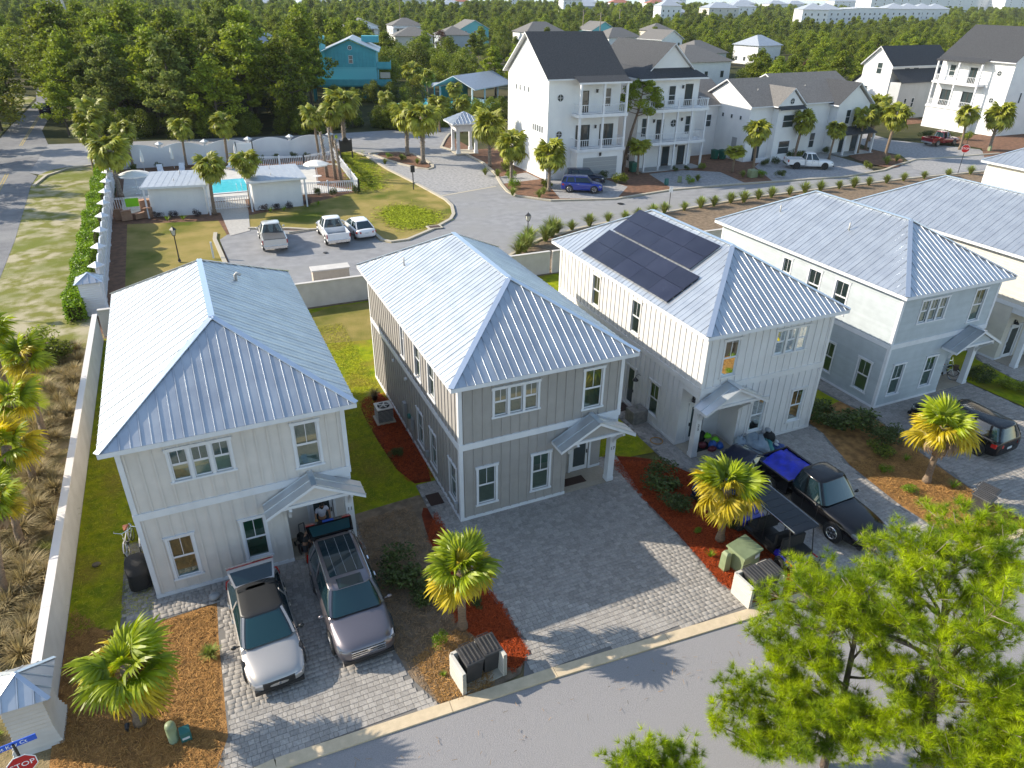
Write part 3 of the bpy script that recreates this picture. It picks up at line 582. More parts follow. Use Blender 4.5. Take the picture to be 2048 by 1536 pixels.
# ---------------------------------------------------------------- paver driveways
PV = []
for w in (.13, .19, .25):
    b = MB(); x0, x1, y0, y1 = -w / 2 + .004, w / 2 - .004, -.087, .087; i = .007
    b.add([(x0, y0, 0), (x1, y0, 0), (x1, y1, 0), (x0, y1, 0), (x0, y0, .016), (x1, y0, .016), (x1, y1, .016), (x0, y1, .016), (x0 + i, y0 + i, .023), (x1 - i, y0 + i, .023), (x1 - i, y1 - i, .023), (x0 + i, y1 - i, .023)],
          [(0, 1, 5, 4), (1, 2, 6, 5), (2, 3, 7, 6), (3, 0, 4, 7), (4, 5, 9, 8), (5, 6, 10, 9), (6, 7, 11, 10), (7, 4, 8, 11), (8, 9, 10, 11)]); PV.append((w, b.mesh('paver', 'paver'), b))
def driveway(poly, label, single=300, near=(-7.7, -21.8)):
    LZ[0] += .0015; zb = LZ[0]; base = MB().sheet(poly, zb).build('driveway', 'paver_joint', kind='structure'); base['label'] = label
    xs = [p[0] for p in poly]; ys = [p[1] for p in poly]; y = min(ys); pv = []; row = 0
    while y < max(ys):
        x = min(xs) - rnd.uniform(0, .25)
        while x < max(xs):
            k = rnd.choice((0, 1, 1, 2, 2)); w = PV[k][0]; cx, cy = x + w / 2, y + .09
            if inside(cx - w * .42, cy - .06, poly) and inside(cx + w * .42, cy + .06, poly) and inside(cx - w * .42, cy + .06, poly) and inside(cx + w * .42, cy - .06, poly): pv.append((cx, cy, k))
            x += w
        y += .182; row += 1
    pv.sort(key=lambda p: (p[0] - near[0]) ** 2 + (p[1] - near[1]) ** 2)
    for cx, cy, k in pv[:single]: link('paver', PV[k][1], base, loc=(cx, cy, zb + rnd.uniform(-.001, .002)), rot=(rnd.gauss(0, .006), rnd.gauss(0, .006), 0))
    V = []; F = []; o = 0
    for cx, cy, k in pv[single:]:
        z = zb + rnd.uniform(-.001, .002); b = PV[k][2]; V += [(a + cx, c + cy, d + z) for a, c, d in b.v]; F += [(f[0] + o, f[1] + o, f[2] + o, f[3] + o) for f in b.f]; o += len(b.v)
    if V: link('paver_field', tri_mesh('paver_field', np.array(V), np.array(F), 'paver'), base, kind='stuff')
    return base
driveway([(-12.6, 3.9), (-12.65, -.95), (-9.55, -.75), (-9.62, -2.4), (-9.65, -6.4), (-10.2, -7.7), (-8.6, -7.67), (-3.6, -7.87), (-4.15, -6.6), (-4.45, -4.5), (-4.0, 0), (-3.95, 1.95), (-11.3, 1.9), (-11.3, 3.9)], 'paver driveway of the left house under the two open cars')
driveway([(-1.0, 3.1), (-1.02, -.2), (-.72, -3), (-.38, -5), (-.3, -6.9), (-.85, -7.95), (8.05, -8.55), (7.65, -7), (7.8, -4.2), (7.8, -2), (8.45, 1.7), (7.0, 1.9), (.1, 1.7), (.05, 3.1)], 'empty paver driveway of the middle house')
driveway([(10.4, 8), (10.3, .2), (11.05, -1.3), (11.15, -4.4), (10.95, -7), (10.4, -8.7), (17.9, -9.2), (17.8, -6.4), (18.15, -3.3), (19.1, -.7), (19.2, 1.2), (11.7, 1.9), (11.7, 8)], 'paver driveway of the white house behind the pine')
driveway([(22.3, 12), (22.3, 2.2), (22.7, -1), (21.95, -5), (21.65, -7.5), (21.8, -9.6), (31.6, -10.3), (31.1, -3.5), (30.9, .3), (32, 1.5), (23.6, 2), (23.6, 12)], 'paver driveway of the blue-grey house', single=0)
driveway([(34.7, 2.4), (34.2, 2.0), (33.6, -2), (33.2, -10.4), (44, -11), (44, 1), (36, 2.4)], 'paver driveway at the right edge', single=0)
# loose straw and mulch strands
GP = smooth_poly([(10.3, 41), (13.4, 43), (13.8, 46), (11.5, 50), (9.4, 47), (9.6, 43)], 2); FP = [(9.6, 57), (12, 57), (13.6, 66), (13.4, 79), (11.6, 79.6)]
for nm, poly, n, m, lb in (('green_grass', GP, 9000, 'green_strand', 'bright green wet grass patch in the corner lawn'), ('green_grass', FP, 7000, 'green_strand', 'green grass along the outside of the picket fence'),('loose_grass', [(-14.2, -.5), (-11.6, -.2), (-11.6, 14), (-14.2, 24)], 9000, 'lawn_strand', 'grass blades and clippings on the lawn beside the long wall'),
                           ('loose_grass', [(-3.9, 2.3), (-1.3, 2.5), (-1.7, 8), (-.2, 12.5), (-.2, 22), (-4.0, 22)], 15000, 'lawn_strand', 'grass blades and clippings on the lawn between the front houses'),
                           ('loose_grass', [(7.4, 1.9), (10.1, 1.4), (10.2, 8), (11.4, 8.3), (11.4, 20), (7.4, 20)], 9000, 'lawn_strand', 'grass blades on the lawn between the grey and the white house'),
                           ('road_litter', [(-9, -8.5), (8, -9.2), (20, -10), (20, -12), (6, -10.6), (-9, -10.2)], 160, 'brown_strand', 'sparse fallen needles along the kerb of the court'),('loose_straw', [(-14.1, -8.4), (-11, -7.8), (-9.9, -7.4), (-9.7, -.9), (-12.7, -1.1), (-14.2, .9)], 14000, 'straw_strand', 'loose pine straw strewn in the bed beside the left driveway'),
                           ('loose_straw', [(-4.4, 1.6), (-1.6, 1.8), (-1.6, -3), (-2.1, -5), (-1.2, -6.8), (-2.2, -7.9), (-3.7, -7.8), (-4.5, -4.5)], 8000, 'brown_strand', 'loose brown straw in the bed between the front driveways'),
                           ('loose_straw', [(-3.9, -5.9), (-2.2, -5.3), (-1.4, -6.6), (-1.9, -7.9), (-3.6, -7.8)], 4000, 'straw_strand', 'golden straw patch left of the two black bins'),
                           ('loose_mulch', [(-2.1, -4.9), (-1.5, -3.0), (-1.6, -.5), (-.8, 1.0), (-.65, -2.8), (-.25, -5), (-.3, -7.2), (-1.1, -7.7), (-1.35, -6.5)], 9000, 'red_strand', 'red mulch strands around the middle palm'),
                           ('loose_mulch', [(7.9, 1.4), (7.75, -2.1), (7.85, -4.3), (7.6, -7.0), (8.0, -8.5), (10.4, -8.7), (10.9, -7.0), (11.0, -1.3), (10, .4)], 22000, 'red_strand', 'red mulch strands in the bed by the green transformer'),
                           ('loose_mulch', [(-1.25, 3.5), (-1.6, 8.5), (-1.5, 11.4), (-.05, 11.8), (-.05, 3.3)], 6000, 'red_strand', 'red mulch strands along the grey house wall'),
                           ('loose_straw', [(18.2, -8.8), (17.9, -6.4), (18.2, -3.2), (21.9, -3.5), (21.5, -7.5), (21.8, -9.4)], 9000, 'straw_strand', 'loose straw in the bed under the right palm')):
    tag(straw(nm, poly, n, m, L=.14 if m != 'green_strand' else .36, z=LZ[0] + .004, seed=int(abs(poly[0][0]) * 10)), lb, 'mulch')
# ---------------------------------------------------------------- walls, windows, roofs
def wallface(mb, F, L, z0, z1, ops, depth=.12):
    us = sorted({0, L, *[o[0] for o in ops], *[o[1] for o in ops]}); zs = sorted({z0, z1, *[o[2] for o in ops], *[o[3] for o in ops]}); o, U, D = F
    def P(u, d, z): return (o[0] + U[0] * u + D[0] * d, o[1] + U[1] * u + D[1] * d, z)
    for i in range(len(us) - 1):
        for j in range(len(zs) - 1):
            cu, cz = (us[i] + us[i + 1]) / 2, (zs[j] + zs[j + 1]) / 2
            if any(a < cu < b and c < cz < d for a, b, c, d in ops): continue
            mb.add([P(us[i], 0, zs[j]), P(us[i + 1], 0, zs[j]), P(us[i + 1], 0, zs[j + 1]), P(us[i], 0, zs[j + 1])], [(0, 1, 2, 3)])
    for a, b, c, d in ops:
        q = [(a, c), (b, c), (b, d), (a, d)]
        for k in range(4):
            (u0, w0), (u1, w1) = q[k], q[(k + 1) % 4]; mb.add([P(u0, 0, w0), P(u1, 0, w1), P(u1, -depth, w1), P(u0, -depth, w0)], [(0, 1, 2, 3)])
        mb.add([P(a, -depth, c), P(b, -depth, c), P(b, -depth, d), P(a, -depth, d)], [(0, 1, 2, 3)])
def window(root, F, u0, u1, z0, z1, n=1, trim='white_trim', blind=None, bar=1, cas=.09, name='window', glass='window_glass'):
    # opening u0..u1,z0..z1; casing stands outside it; returns the opening
    mb = MB(); mb.fbox(F, u0 - cas, u0, .002, .035, z0, z1); mb.fbox(F, u1, u1 + cas, .002, .035, z0, z1)
    mb.fbox(F, u0 - cas - .03, u1 + cas + .03, .002, .045, z1, z1 + cas + .02); mb.fbox(F, u0 - cas - .04, u1 + cas + .04, .002, .06, z0 - .07, z0); mb.fbox(F, u0 - cas - .05, u1 + cas + .05, .002, .07, z1 + cas + .021, z1 + cas + .04)
    mull = .11; w = (u1 - u0 - mull * (n - 1)) / n
    for k in range(1, n): a = u0 + k * (w + mull) - mull; mb.fbox(F, a, a + mull, .0, .034, z0, z1)
    W = mb.build(name, trim, root)
    for k in range(n):
        a = u0 + k * (w + mull); b = a + w; zm = (z0 + z1) / 2; s = MB(); t = .045
        for (c, d, dd) in ((z0, zm + .02, -.05), (zm + .021, z1, -.03)):
            s.fbox(F, a, a + t, dd - .02, dd, c, d); s.fbox(F, b - t, b, dd - .02, dd, c, d); s.fbox(F, a + t, b - t, dd - .02, dd, c, c + t); s.fbox(F, a + t, b - t, dd - .02, dd, d - t, d)
        if bar: s.fbox(F, (a + b) / 2 - .011, (a + b) / 2 + .011, -.048, -.032, zm + .065, z1 - t)
        s.build('sash', 'white_trim', W)
        for (c, d, dd) in ((z0 + t, zm - .025, -.062), (zm + .065, z1 - t, -.042)):
            o, U, D = F; P = lambda u, z: (o[0] + U[0] * u + D[0] * dd, o[1] + U[1] * u + D[1] * dd, z)
            MB().add([P(a + t, c), P(b - t, c), P(b - t, d), P(a + t, d)], [(0, 1, 2, 3)]).build('pane', glass, W)
        if blind:
            bl = MB(); zb = z0 + .04 if blind[1] >= 1 else z1 - (z1 - z0) * blind[1]; z = z1 - .04
            if blind[0] == 'blind':
                while z > zb: bl.fbox(F, a + .02, b - .02, -.10, -.085, z - .032, z); z -= .052
            else: bl.fbox(F, a + .02, b - .02, -.10, -.09, zb, z)
            bl.build('blind', blind[0], W)
    return (u0, u1, z0, z1)
BAT = {}
def battens(parent, F, L, z0, z1, ops, m, sp=.40, single=True, off=.2, wd=.055, d=.032):
    jm = MB(); u = off
    while u < L - .08:
        segs = [(z0, z1)]
        for a, b, c, e in ops:
            if a - .13 < u < b + .13:
                ns = []
                for s in segs:
                    if c - .08 > s[0]: ns.append((s[0], min(s[1], c - .08)))
                    if e + .13 < s[1]: ns.append((max(s[0], e + .13), s[1]))
                segs = [s for s in ns if s[1] - s[0] > .1]
        for a, b in segs:
            if single:
                k = (round(b - a, 3), m, F[2]); 
                if k not in BAT:
                    G = ((0, 0, 0), F[1], F[2]); BAT[k] = MB().fbox(G, -wd / 2, wd / 2, .001, d, 0, k[0]).mesh('batten', m)
                link('batten', BAT[k], parent, loc=(F[0][0] + F[1][0] * u, F[0][1] + F[1][1] * u, a))
            else: jm.fbox(F, u - wd / 2, u + wd / 2, .001, d, a, b)
        u += sp
    if jm.v: jm.build('batten_rows', m, parent, kind='stuff')
def lap_boards(parent, F, L, z0, z1, ops, m, h=.15):
    jm = MB(); z = z0; o, U, D = F
    def P(u, d, zz): return (o[0] + U[0] * u + D[0] * d, o[1] + U[1] * u + D[1] * d, zz)
    while z < z1 - .02:
        segs = [(0, L)]; e = min(z + h, z1)
        for a, b, c, d in ops:
            if c - .07 < (z + e) / 2 < d + .12:
                ns = []
                for s in segs:
                    if a - .1 > s[0]: ns.append((s[0], min(s[1], a - .1)))
                    if b + .1 < s[1]: ns.append((max(s[0], b + .1), s[1]))
                segs = [s for s in ns if s[1] - s[0] > .03]
        for a, b in segs: jm.add([P(a, .022, z), P(b, .022, z), P(b, .004, e), P(a, .004, e), P(a, .002, z), P(b, .002, z)], [(0, 1, 2, 3), (4, 5, 1, 0)])
        z += h
    return jm.build('lap_boards', m, parent, kind='stuff')
def slope(parent, p0, p1, q1, q0, m, w=.64, single=True, rib=.026, ribs=2, name='roof_panel', lift=.012):
    p0, p1, q0, q1 = map(Vector, (p0, p1, q0, q1)); U = (p1 - p0); L = U.length; U.normalize(); N = U.cross(q0 - p0 if (q0 - p0).cross(U).length > .01 else q1 - p0).normalized()
    if N.z < 0: N = -N
    V = N.cross(U); 
    if V.z < 0: V = -V
    s0, t0 = (q0 - p0).dot(U), (q0 - p0).dot(V); s1 = (q1 - p0).dot(U); t1 = (q1 - p0).dot(V)
    def top(s):
        if s < s0: return t0 * s / s0 if s0 > 1e-6 else t0
        if s > s1: return t1 * (L - s) / (L - s1) if L - s1 > 1e-6 else t1
        return t0 + (t1 - t0) * ((s - s0) / (s1 - s0) if s1 - s0 > 1e-6 else 0)
    n = max(1, round(L / w)); w = L / n; J = MB()
    for k in range(n):
        a, b = k * w + .003, (k + 1) * w - .003; ks = [a] + [s for s in (s0, s1) if a + .02 < s < b - .02] + [b]
        if len(ks) == 4 and abs(ks[1] - ks[2]) < .02: ks = [a, ks[1], b]
        mb = J if not single else MB(); 
        def W(s, t, h): return p0 + U * s + V * t + N * (h + lift)
        lo = [W(s, 0, 0) for s in ks]; hi = [W(s, max(top(s), .01), 0) for s in ks]; nk = len(ks); lo2 = [W(s, 0, -.02) for s in ks]
        mb.add(lo + hi + lo2, [(i, i + 1, nk + i + 1, nk + i) for i in range(nk - 1)] + [(2 * nk + i, 2 * nk + i + 1, i + 1, i) for i in range(nk - 1)])
        for r in range(ribs):
            c = a + .02 + (w / ribs) * r; e = c + .034; t = min(top(c), top(e))
            if t > .12:
                rr = rib * (1 if r == 0 else .55); P = [W(c, -.01, 0), W(e, -.01, 0), W(e - .008, -.01, rr), W(c + .008, -.01, rr), W(c, t, 0), W(e, t, 0), W(e - .008, t, rr), W(c + .008, t, rr)]
                mb.add(P, [(0, 1, 2, 3), (0, 3, 7, 4), (3, 2, 6, 7), (2, 1, 5, 6)])
        if single: mb.build(name, m, parent)
    if not single: J.build('roof_panels', m, parent, kind='stuff')
def hiproof(root, x0, x1, y0, y1, z, rise, a, m='metal_roof', visible=('F', 'L', 'R'), w=.64, fascia='white_trim'):
    xm = (x0 + x1) / 2; A, B, C, D = (x0, y0, z), (x1, y0, z), (x1, y1, z), (x0, y1, z); E, G = (xm, y0 + a, z + rise), (xm, y1 - a, z + rise)
    rf = MB().add([A, B, C, D, E, G], [(0, 1, 4), (1, 2, 5, 4), (2, 3, 5), (3, 0, 4, 5), (3, 2, 1, 0)]).build('roof', m, root)
    fs = MB(); t = .03
    fs.box(x0, x1, y0 - .001, y0 + t, z - .17, z - .002); fs.box(x0, x1, y1 - t, y1, z - .17, z - .002); fs.box(x0, x0 + t, y0 + t, y1 - t, z - .17, z - .002); fs.box(x1 - t, x1, y0 + t, y1 - t, z - .17, z - .002); fs.box(x0 + t, x1 - t, y0 + t, y1 - t, z - .16, z - .14)
    fs.build('fascia', fascia, root)
    slope(rf, A, B, E, E, m, w, 'F' in visible); slope(rf, B, C, G, E, m, w, 'R' in visible); slope(rf, C, D, G, G, m, w, 'B' in visible); slope(rf, D, A, E, G, m, w, 'L' in visible)
    for p, q in ((A, E), (B, E), (C, G), (D, G), (E, G)):
        p, q = Vector(p), Vector(q); MB().bar(p + Vector((0, 0, .035)), q + Vector((0, 0, .04)), .22, .035).build('ridge_cap', 'metal_trim', rf)
    return rf
def wall_lamp(root, x, y, z, dy=-.12, dx=0):
    mb = MB(); mb.cbox((x, y, z), .08, .06, .16); mb.tube([(x, y, z + .1), (x + dx * .8, y + dy * .8, z + .16), (x + dx, y + dy, z + .1)], .015, 6); mb.lathe((x + dx, y + dy, z), [(.14, -.07), (.13, -.03), (.05, .06), (.03, .1)], 12); return mb.build('wall_lamp', 'black_metal', root, smooth=True)
def shed_house(name, label, x, y, mirror, wm, siding='batten', num=None, side=(), side_up=(), blinds=None, mL=13.8, band=True, detail=True, rz=0, right_side=(), nb=False, trim='white_trim'):
    W, L, H, Bd = 7.24, mL, 6.42, 3.57; root = thing(name, label, 'house', (x, y, 0), rz, 'metal-roofed houses along the court'); S = -1 if mirror else 1
    mx = (lambda u: W - u) if mirror else (lambda u: u)
    FF = ((mx(0), 0, 0), (S, 0, 0), (0, -1, 0)); FL = ((0, L, 0), (0, -1, 0), (-1, 0, 0)); FR = ((W, 0, 0), (0, 1, 0), (1, 0, 0)); FB = ((W, L, 0), (-1, 0, 0), (0, 1, 0))
    px, pd = 4.78, 1.25; bl = blinds or {}
    up = [window(root, FF, 1.47, 3.33, 4.78, 5.96, 3, blind=bl.get('tri'), trim=trim), window(root, FF, 5.46, 6.26, 4.22, 5.98, 1, blind=bl.get('tall'), trim=trim)]
    lo = [window(root, FF, .77, 1.53, .72, 2.48, 1, blind=bl.get('g1'), trim=trim), window(root, FF, 3.21, 3.97, .72, 2.48, 1, blind=bl.get('g2'), trim=trim)]
    sl = {k: [] for k in 'LR'}; su = {k: [] for k in 'LR'}
    for k, F, lst, lst2 in (('L', FL, side, side_up), ('R', FR, right_side, ())):
        for yc in lst: u = L - yc if k == 'L' else yc; sl[k].append(window(root, F, u - .38, u + .38, .68, 2.40, blind=bl.get('s'), trim=trim))
        for yc, hw in lst2: u = L - yc if k == 'L' else yc; su[k].append(window(root, F, u - hw, u + hw, 4.22, 5.92, blind=bl.get('su'), trim=trim))
    mb = MB(); wallface(mb, FF, W, Bd, H, up); wallface(mb, ((mx(0), 0, 0), (S, 0, 0), (0, -1, 0)), px, 0, Bd, lo)
    wallface(mb, ((mx(px), pd, 0), (S, 0, 0), (0, -1, 0)), W - px, 0, Bd, [(.95, 1.85, .06, 2.2)], .06); wallface(mb, ((mx(px), pd, 0), (0, -1, 0), (S, 0, 0)), pd, 0, Bd, [])
    mb.add([(mx(px), 0, Bd - .25), (mx(W), 0, Bd - .25), (mx(W), pd, Bd - .25), (mx(px), pd, Bd - .25)], [(0, 1, 2, 3)])
    for k, F in (('L', FL), ('R', FR)):
        cut = (mirror and k == 'L') or (not mirror and k == 'R')
        wallface(mb, F, L, Bd, H, su[k])
        if cut:
            G = F if k == 'L' else ((W, pd, 0), (0, 1, 0), (1, 0, 0)); o2 = sl[k] if k == 'L' else [(a - pd, b - pd, c, d) for a, b, c, d in sl[k]]
            wallface(mb, G, L - pd, 0, Bd, o2 + ([(L - 5.85, L - 5.05, .06, 2.3)] if nb and k == 'L' else []))
        else: wallface(mb, F, L, 0, Bd, sl[k])
    wallface(mb, FB, W, 0, H, []); wall = mb.build('wall', wm, root)
    # trim
    t = MB(); c = .13; ft = .03
    for z0, z1 in ((0, Bd), (Bd + .24, H)):
        pass
    t.fbox(FF, -.03, W + .03, .0, .045, Bd - .03, Bd + .22); t.fbox(FL, 0, L, .0, .045, Bd - .03, Bd + .22); t.fbox(FR, 0, L, .0, .045, Bd - .03, Bd + .22)
    t.fbox(FF, -.03, W + .03, .0, .055, Bd + .221, Bd + .25)
    t.build('belt_board', trim, root)
    cutL = mirror; cutR = not mirror
    for (cx, cy, sx, sy, cut) in ((0, 0, -1, -1, cutL), (W, 0, 1, -1, cutR), (0, L, -1, 1, False), (W, L, 1, 1, False)):
        for z0, z1 in (((.22, Bd - .03) if not cut else (9, 9)), (Bd + .251, H)):
            if z0 > 8: continue
            t = MB()
            xa, xb = sorted((cx + sx * ft, cx - sx * c)); ya, yb = sorted((cy + sy * ft, cy + sy * .001)); t.box(xa, xb, ya, yb, z0, z1)
            xa, xb = sorted((cx + sx * ft, cx + sx * .001)); ya, yb = sorted((cy, cy - sy * c)); t.box(xa, xb, ya, yb, z0, z1); t.build('corner_board', trim, root)
    t = MB(); t.fbox(FF, -.04, px, .0, .045, 0, .22); t.fbox(FL, 0, L - (pd if cutL else -.04), .0, .045, 0, .22); t.fbox(FR, pd if cutR else -.04, L, .0, .045, 0, .22); t.fbox(((mx(px), pd, 0), (S, 0, 0), (0, -1, 0)), 1.95, W - px, 0, .04, 0, .22); t.build('base_board', trim, root)
    hd = MB()
    a, b = sorted((mx(px), mx(W))); hd.box(a, b, .02, .2, Bd - .35, Bd - .031); xx = mx(W - .11); hd.box(xx - .1, xx + .1, .2, pd, Bd - .35, Bd - .031); hd.build('porch_beam', trim, root)
    vis = 'L'
    if siding == 'batten':
        battens(wall, FF, W, Bd + .25, H, up, wm); battens(wall, FF, px, .22, Bd - .03, lo, wm); battens(wall, FL, L, Bd + .25, H, su['L'], wm, single=detail)
        LL = L - (pd if cutL else 0); battens(wall, FL, LL, .22, Bd - .03, sl['L'] + ([(L - 5.85, L - 5.05, .06, 2.3)] if nb else []), wm, single=detail); battens(wall, FR, L, Bd + .25, H, [], wm, single=False)
        G = FR if not cutR else ((W, pd, 0), (0, 1, 0), (1, 0, 0)); battens(wall, G, L - (pd if cutR else 0), .22, Bd - .03, [], wm, single=False)
    else:
        for F, l, a, b, o in ((FF, W, Bd + .25, H, up), (FF, px, .22, Bd - .03, lo), (FL, L, Bd + .25, H, su['L']), (FL, L - (pd if cutL else 0), .22, Bd - .03, sl['L'] + ([(L - 5.85, L - 5.05, .06, 2.3)] if nb else [])), (FR, L, Bd + .25, H, [])): lap_boards(wall, F, l, a, b, o, wm)
    hiproof(root, -.42, W + .42, -.42, L + .42, 6.6, 2.36, 3.96, visible=('F', 'L', 'R') if detail else ('F',))
    # porch: slab, post, gable roof, door
    a, b = sorted((mx(px + .02), mx(W))); MB().box(a, b, -.02, pd - .001, 0, .12).build('porch_slab', 'concrete_tan', root)
    p = MB(); pc = mx(W - .17); p.box(pc - .15, pc + .15, -.02, .28, .121, Bd - .351); p.box(pc - .17, pc + .17, -.04, .30, .121, .3); post = p.build('porch_post', trim, root)
    br = MB()
    for s, u in ((1, px + .1), (-1, W - .17)):
        u = mx(u)
        for k in range(4):
            t0, t1 = k / 4, (k + 1) / 4; br.bar((u, -.03 - .75 * t0 ** 1.5, 2.2 + .82 * t0), (u, -.03 - .75 * t1 ** 1.5, 2.2 + .82 * t1), .1, .1)
    br.build('bracket', trim, root)
    ra, rb = sorted((mx(4.02), mx(7.55))); rc = mx(5.785); e = 3.02; ap = 3.98; yo = -.95
    pr = MB(); pr.add([(ra, yo, e), (rc, yo, ap), (rb, yo, e), (ra, -.05, e), (rc, -.05, ap), (rb, -.05, e), (ra, yo, e - .12), (rc, yo, ap - .12), (rb, yo, e - .12), (ra, -.05, e - .12), (rc, -.05, ap - .12), (rb, -.05, e - .12)], [(0, 1, 4, 3), (1, 2, 5, 4), (6, 9, 10, 7), (7, 10, 11, 8), (0, 6, 7, 1), (1, 7, 8, 2), (0, 3, 9, 6), (2, 8, 11, 5)]); prf = pr.build('porch_roof', trim, root)
    for A, B, C, D in (((ra, -.05, e), (ra, yo, e), (rc, yo, ap), (rc, -.05, ap)), ((rb, yo, e), (rb, -.05, e), (rc, -.05, ap), (rc, yo, ap))): slope(prf, A, B, C, D, 'metal_roof', .48, True, .03, 1)
    MB().bar((rc, yo - .02, ap + .02), (rc, -.05, ap + .02), .2, .03).build('ridge_cap', 'metal_trim', prf)
    g = MB(); g.add([(mx(4.75), -.80, 3.26), (rc, -.80, 3.82), (mx(6.82), -.80, 3.26)], [(0, 1, 2)]); g.build('gable_board', wm, root); g = MB(); g.bar((mx(4.6), -.82, 3.2), (mx(6.97), -.82, 3.2), .1, .12); g.build('gable_beam', trim, root)
    D = MB(); FD = ((mx(px + .95), pd, 0), (S, 0, 0), (0, -1, 0)); D.fbox(FD, -.1, 0, 0, .04, .12, 2.3); D.fbox(FD, .9, 1.0, 0, .04, .12, 2.3); D.fbox(FD, -.1, 1.0, 0, .045, 2.2, 2.33); df = D.build('door', trim, root)
    D = MB(); D.fbox(FD, .02, .14, -.04, -.01, .12, 2.18); D.fbox(FD, .76, .88, -.04, -.01, .12, 2.18); D.fbox(FD, .14, .76, -.04, -.01, .12, .34); D.fbox(FD, .14, .76, -.04, -.01, 2.04, 2.18); D.build('door_frame', trim, df)
    MB().fbox(FD, .14, .76, -.035, -.02, .34, 2.04).build('door_glass', 'pane_far', df); MB().fbox(FD, .79, .83, -.01, .04, 1.0, 1.18).build('handle', 'black_metal', df)
    wall_lamp(root, mx(6.55), pd - .03, 2.5)
    if num:
        xx = mx(W - .17); 
        for k, ch in enumerate(num if mirror else [num]):
            o = link('house_number', text_mesh(ch, .22, 'letter_black'), root, loc=(xx, -.026, 1.86 - .2 * k), rot=(R(90), 0, 0))
    if nb:
        F2 = ((0, 5.85, 0), (0, -1, 0), (-1, 0, 0)); d = MB(); d.fbox(F2, -.1, 0, 0, .04, .08, 2.4); d.fbox(F2, .8, .9, 0, .04, .08, 2.4); d.fbox(F2, -.1, .9, 0, .045, 2.3, 2.42); d.fbox(F2, .02, .15, -.05, -.01, .08, 2.28); d.fbox(F2, .65, .78, -.05, -.01, .08, 2.28); d.fbox(F2, .15, .65, -.05, -.01, .08, .3); sd_ = d.build('side_door', trim, root)
        MB().fbox(F2, .15, .65, -.04, -.03, .3, 2.2).build('door_glass', 'pane_far', sd_); MB().fbox(F2, .69, .72, -.01, .04, 1.0, 1.15).build('handle', 'black_metal', sd_)
        mb = MB(); mb.lathe((-.3, 4.62, 2.1), [(.16, -.07), (.15, -.03), (.05, .07), (.03, .12)], 12); mb.tube([(-.01, 4.62, 2.25), (-.15, 4.62, 2.36), (-.3, 4.62, 2.28), (-.3, 4.62, 2.2)], .015, 6); mb.build('wall_lamp', 'black_metal', root, smooth=True)
    return root
def vent_pipe(root, p, kind=0):
    mb = MB()
    if kind: mb.tube([(p[0], p[1], p[2] - .1), (p[0], p[1], p[2] + .22), (p[0] + .06, p[1] - .05, p[2] + .3), (p[0] + .22, p[1] - .12, p[2] + .24)], .07, 10)
    else: mb.tube([(p[0], p[1], p[2] - .1), (p[0], p[1], p[2] + .3)], .04, 8)
    return mb.build('vent_pipe', 'ac_metal', root, smooth=True)
hA = shed_house('left_house', 'warm white board-and-batten house with the bluish metal roof beside the long wall', -11.44, .30, False, 'siding_warm_white', num='11', side=(.9, 3.3, 5.3), side_up=((3.3, .38), (5.2, .38)), blinds={'tri': ('blind', .55), 'tall': ('blind', 1), 'g1': ('blind', 1), 'g2': ('blind_green', 1)}, rz=.008)
hB = shed_house('middle_house', 'grey board-and-batten house numbered 17 with an empty driveway', 0, 0, False, 'siding_gray', num='17', side=(.86, 3.35, 5.26), side_up=((3.28, .38), (5.2, .38), (7.5, .2)), blinds={'tri': ('blind', .5), 'g2': ('blind_green', .3)})
hC = shed_house('white_house', 'white board-and-batten house numbered 25 with black solar panels on its roof', 11.54, .05, True, 'siding_white', num='25', side=(3.36,), side_up=((5.6, .36), (9.55, .36)), nb=True, trim='siding_white', blinds={'tall': ('blind', .5)})
hD = shed_house('blue_gray_house', 'pale blue-grey lap-sided house behind the black station wagon', 23.4, .09, False, 'siding_blue_gray', siding='lap', side=(1.15, 3.62), side_up=((3.74, .42), (5.7, .42), (7.85, .3)), blinds={'tri': ('blind_green', .4), 'tall': ('blind', .5), 'su': ('blind_green', 1), 'g1': None})
hE = shed_house('cream_house', 'cream lap-sided house with the large metal roof at the right edge', 35.0, .2, True, 'siding_cream', siding='lap', side=(3.4,), side_up=((5.6, .36), (9.5, .36)), nb=True, detail=False)
hF = shed_house('cream_house', 'cream house whose metal roof corner shows at the far right edge', 58.9, 7.2, False, 'siding_cream', siding='lap', side=(2.4,), side_up=((3.3, .5),), detail=False)
hA['label'] = 'warm white board-and-batten house beside the long wall, an open hatchback in front of it'
vent_pipe(hA, (4.9, 9.2, 8.25), 1); vent_pipe(hB, (1.15, 10.6, 7.65)); vent_pipe(hD, (1.6, 10.8, 7.9)); vent_pipe(hD, (1.9, 5.8, 8.1))
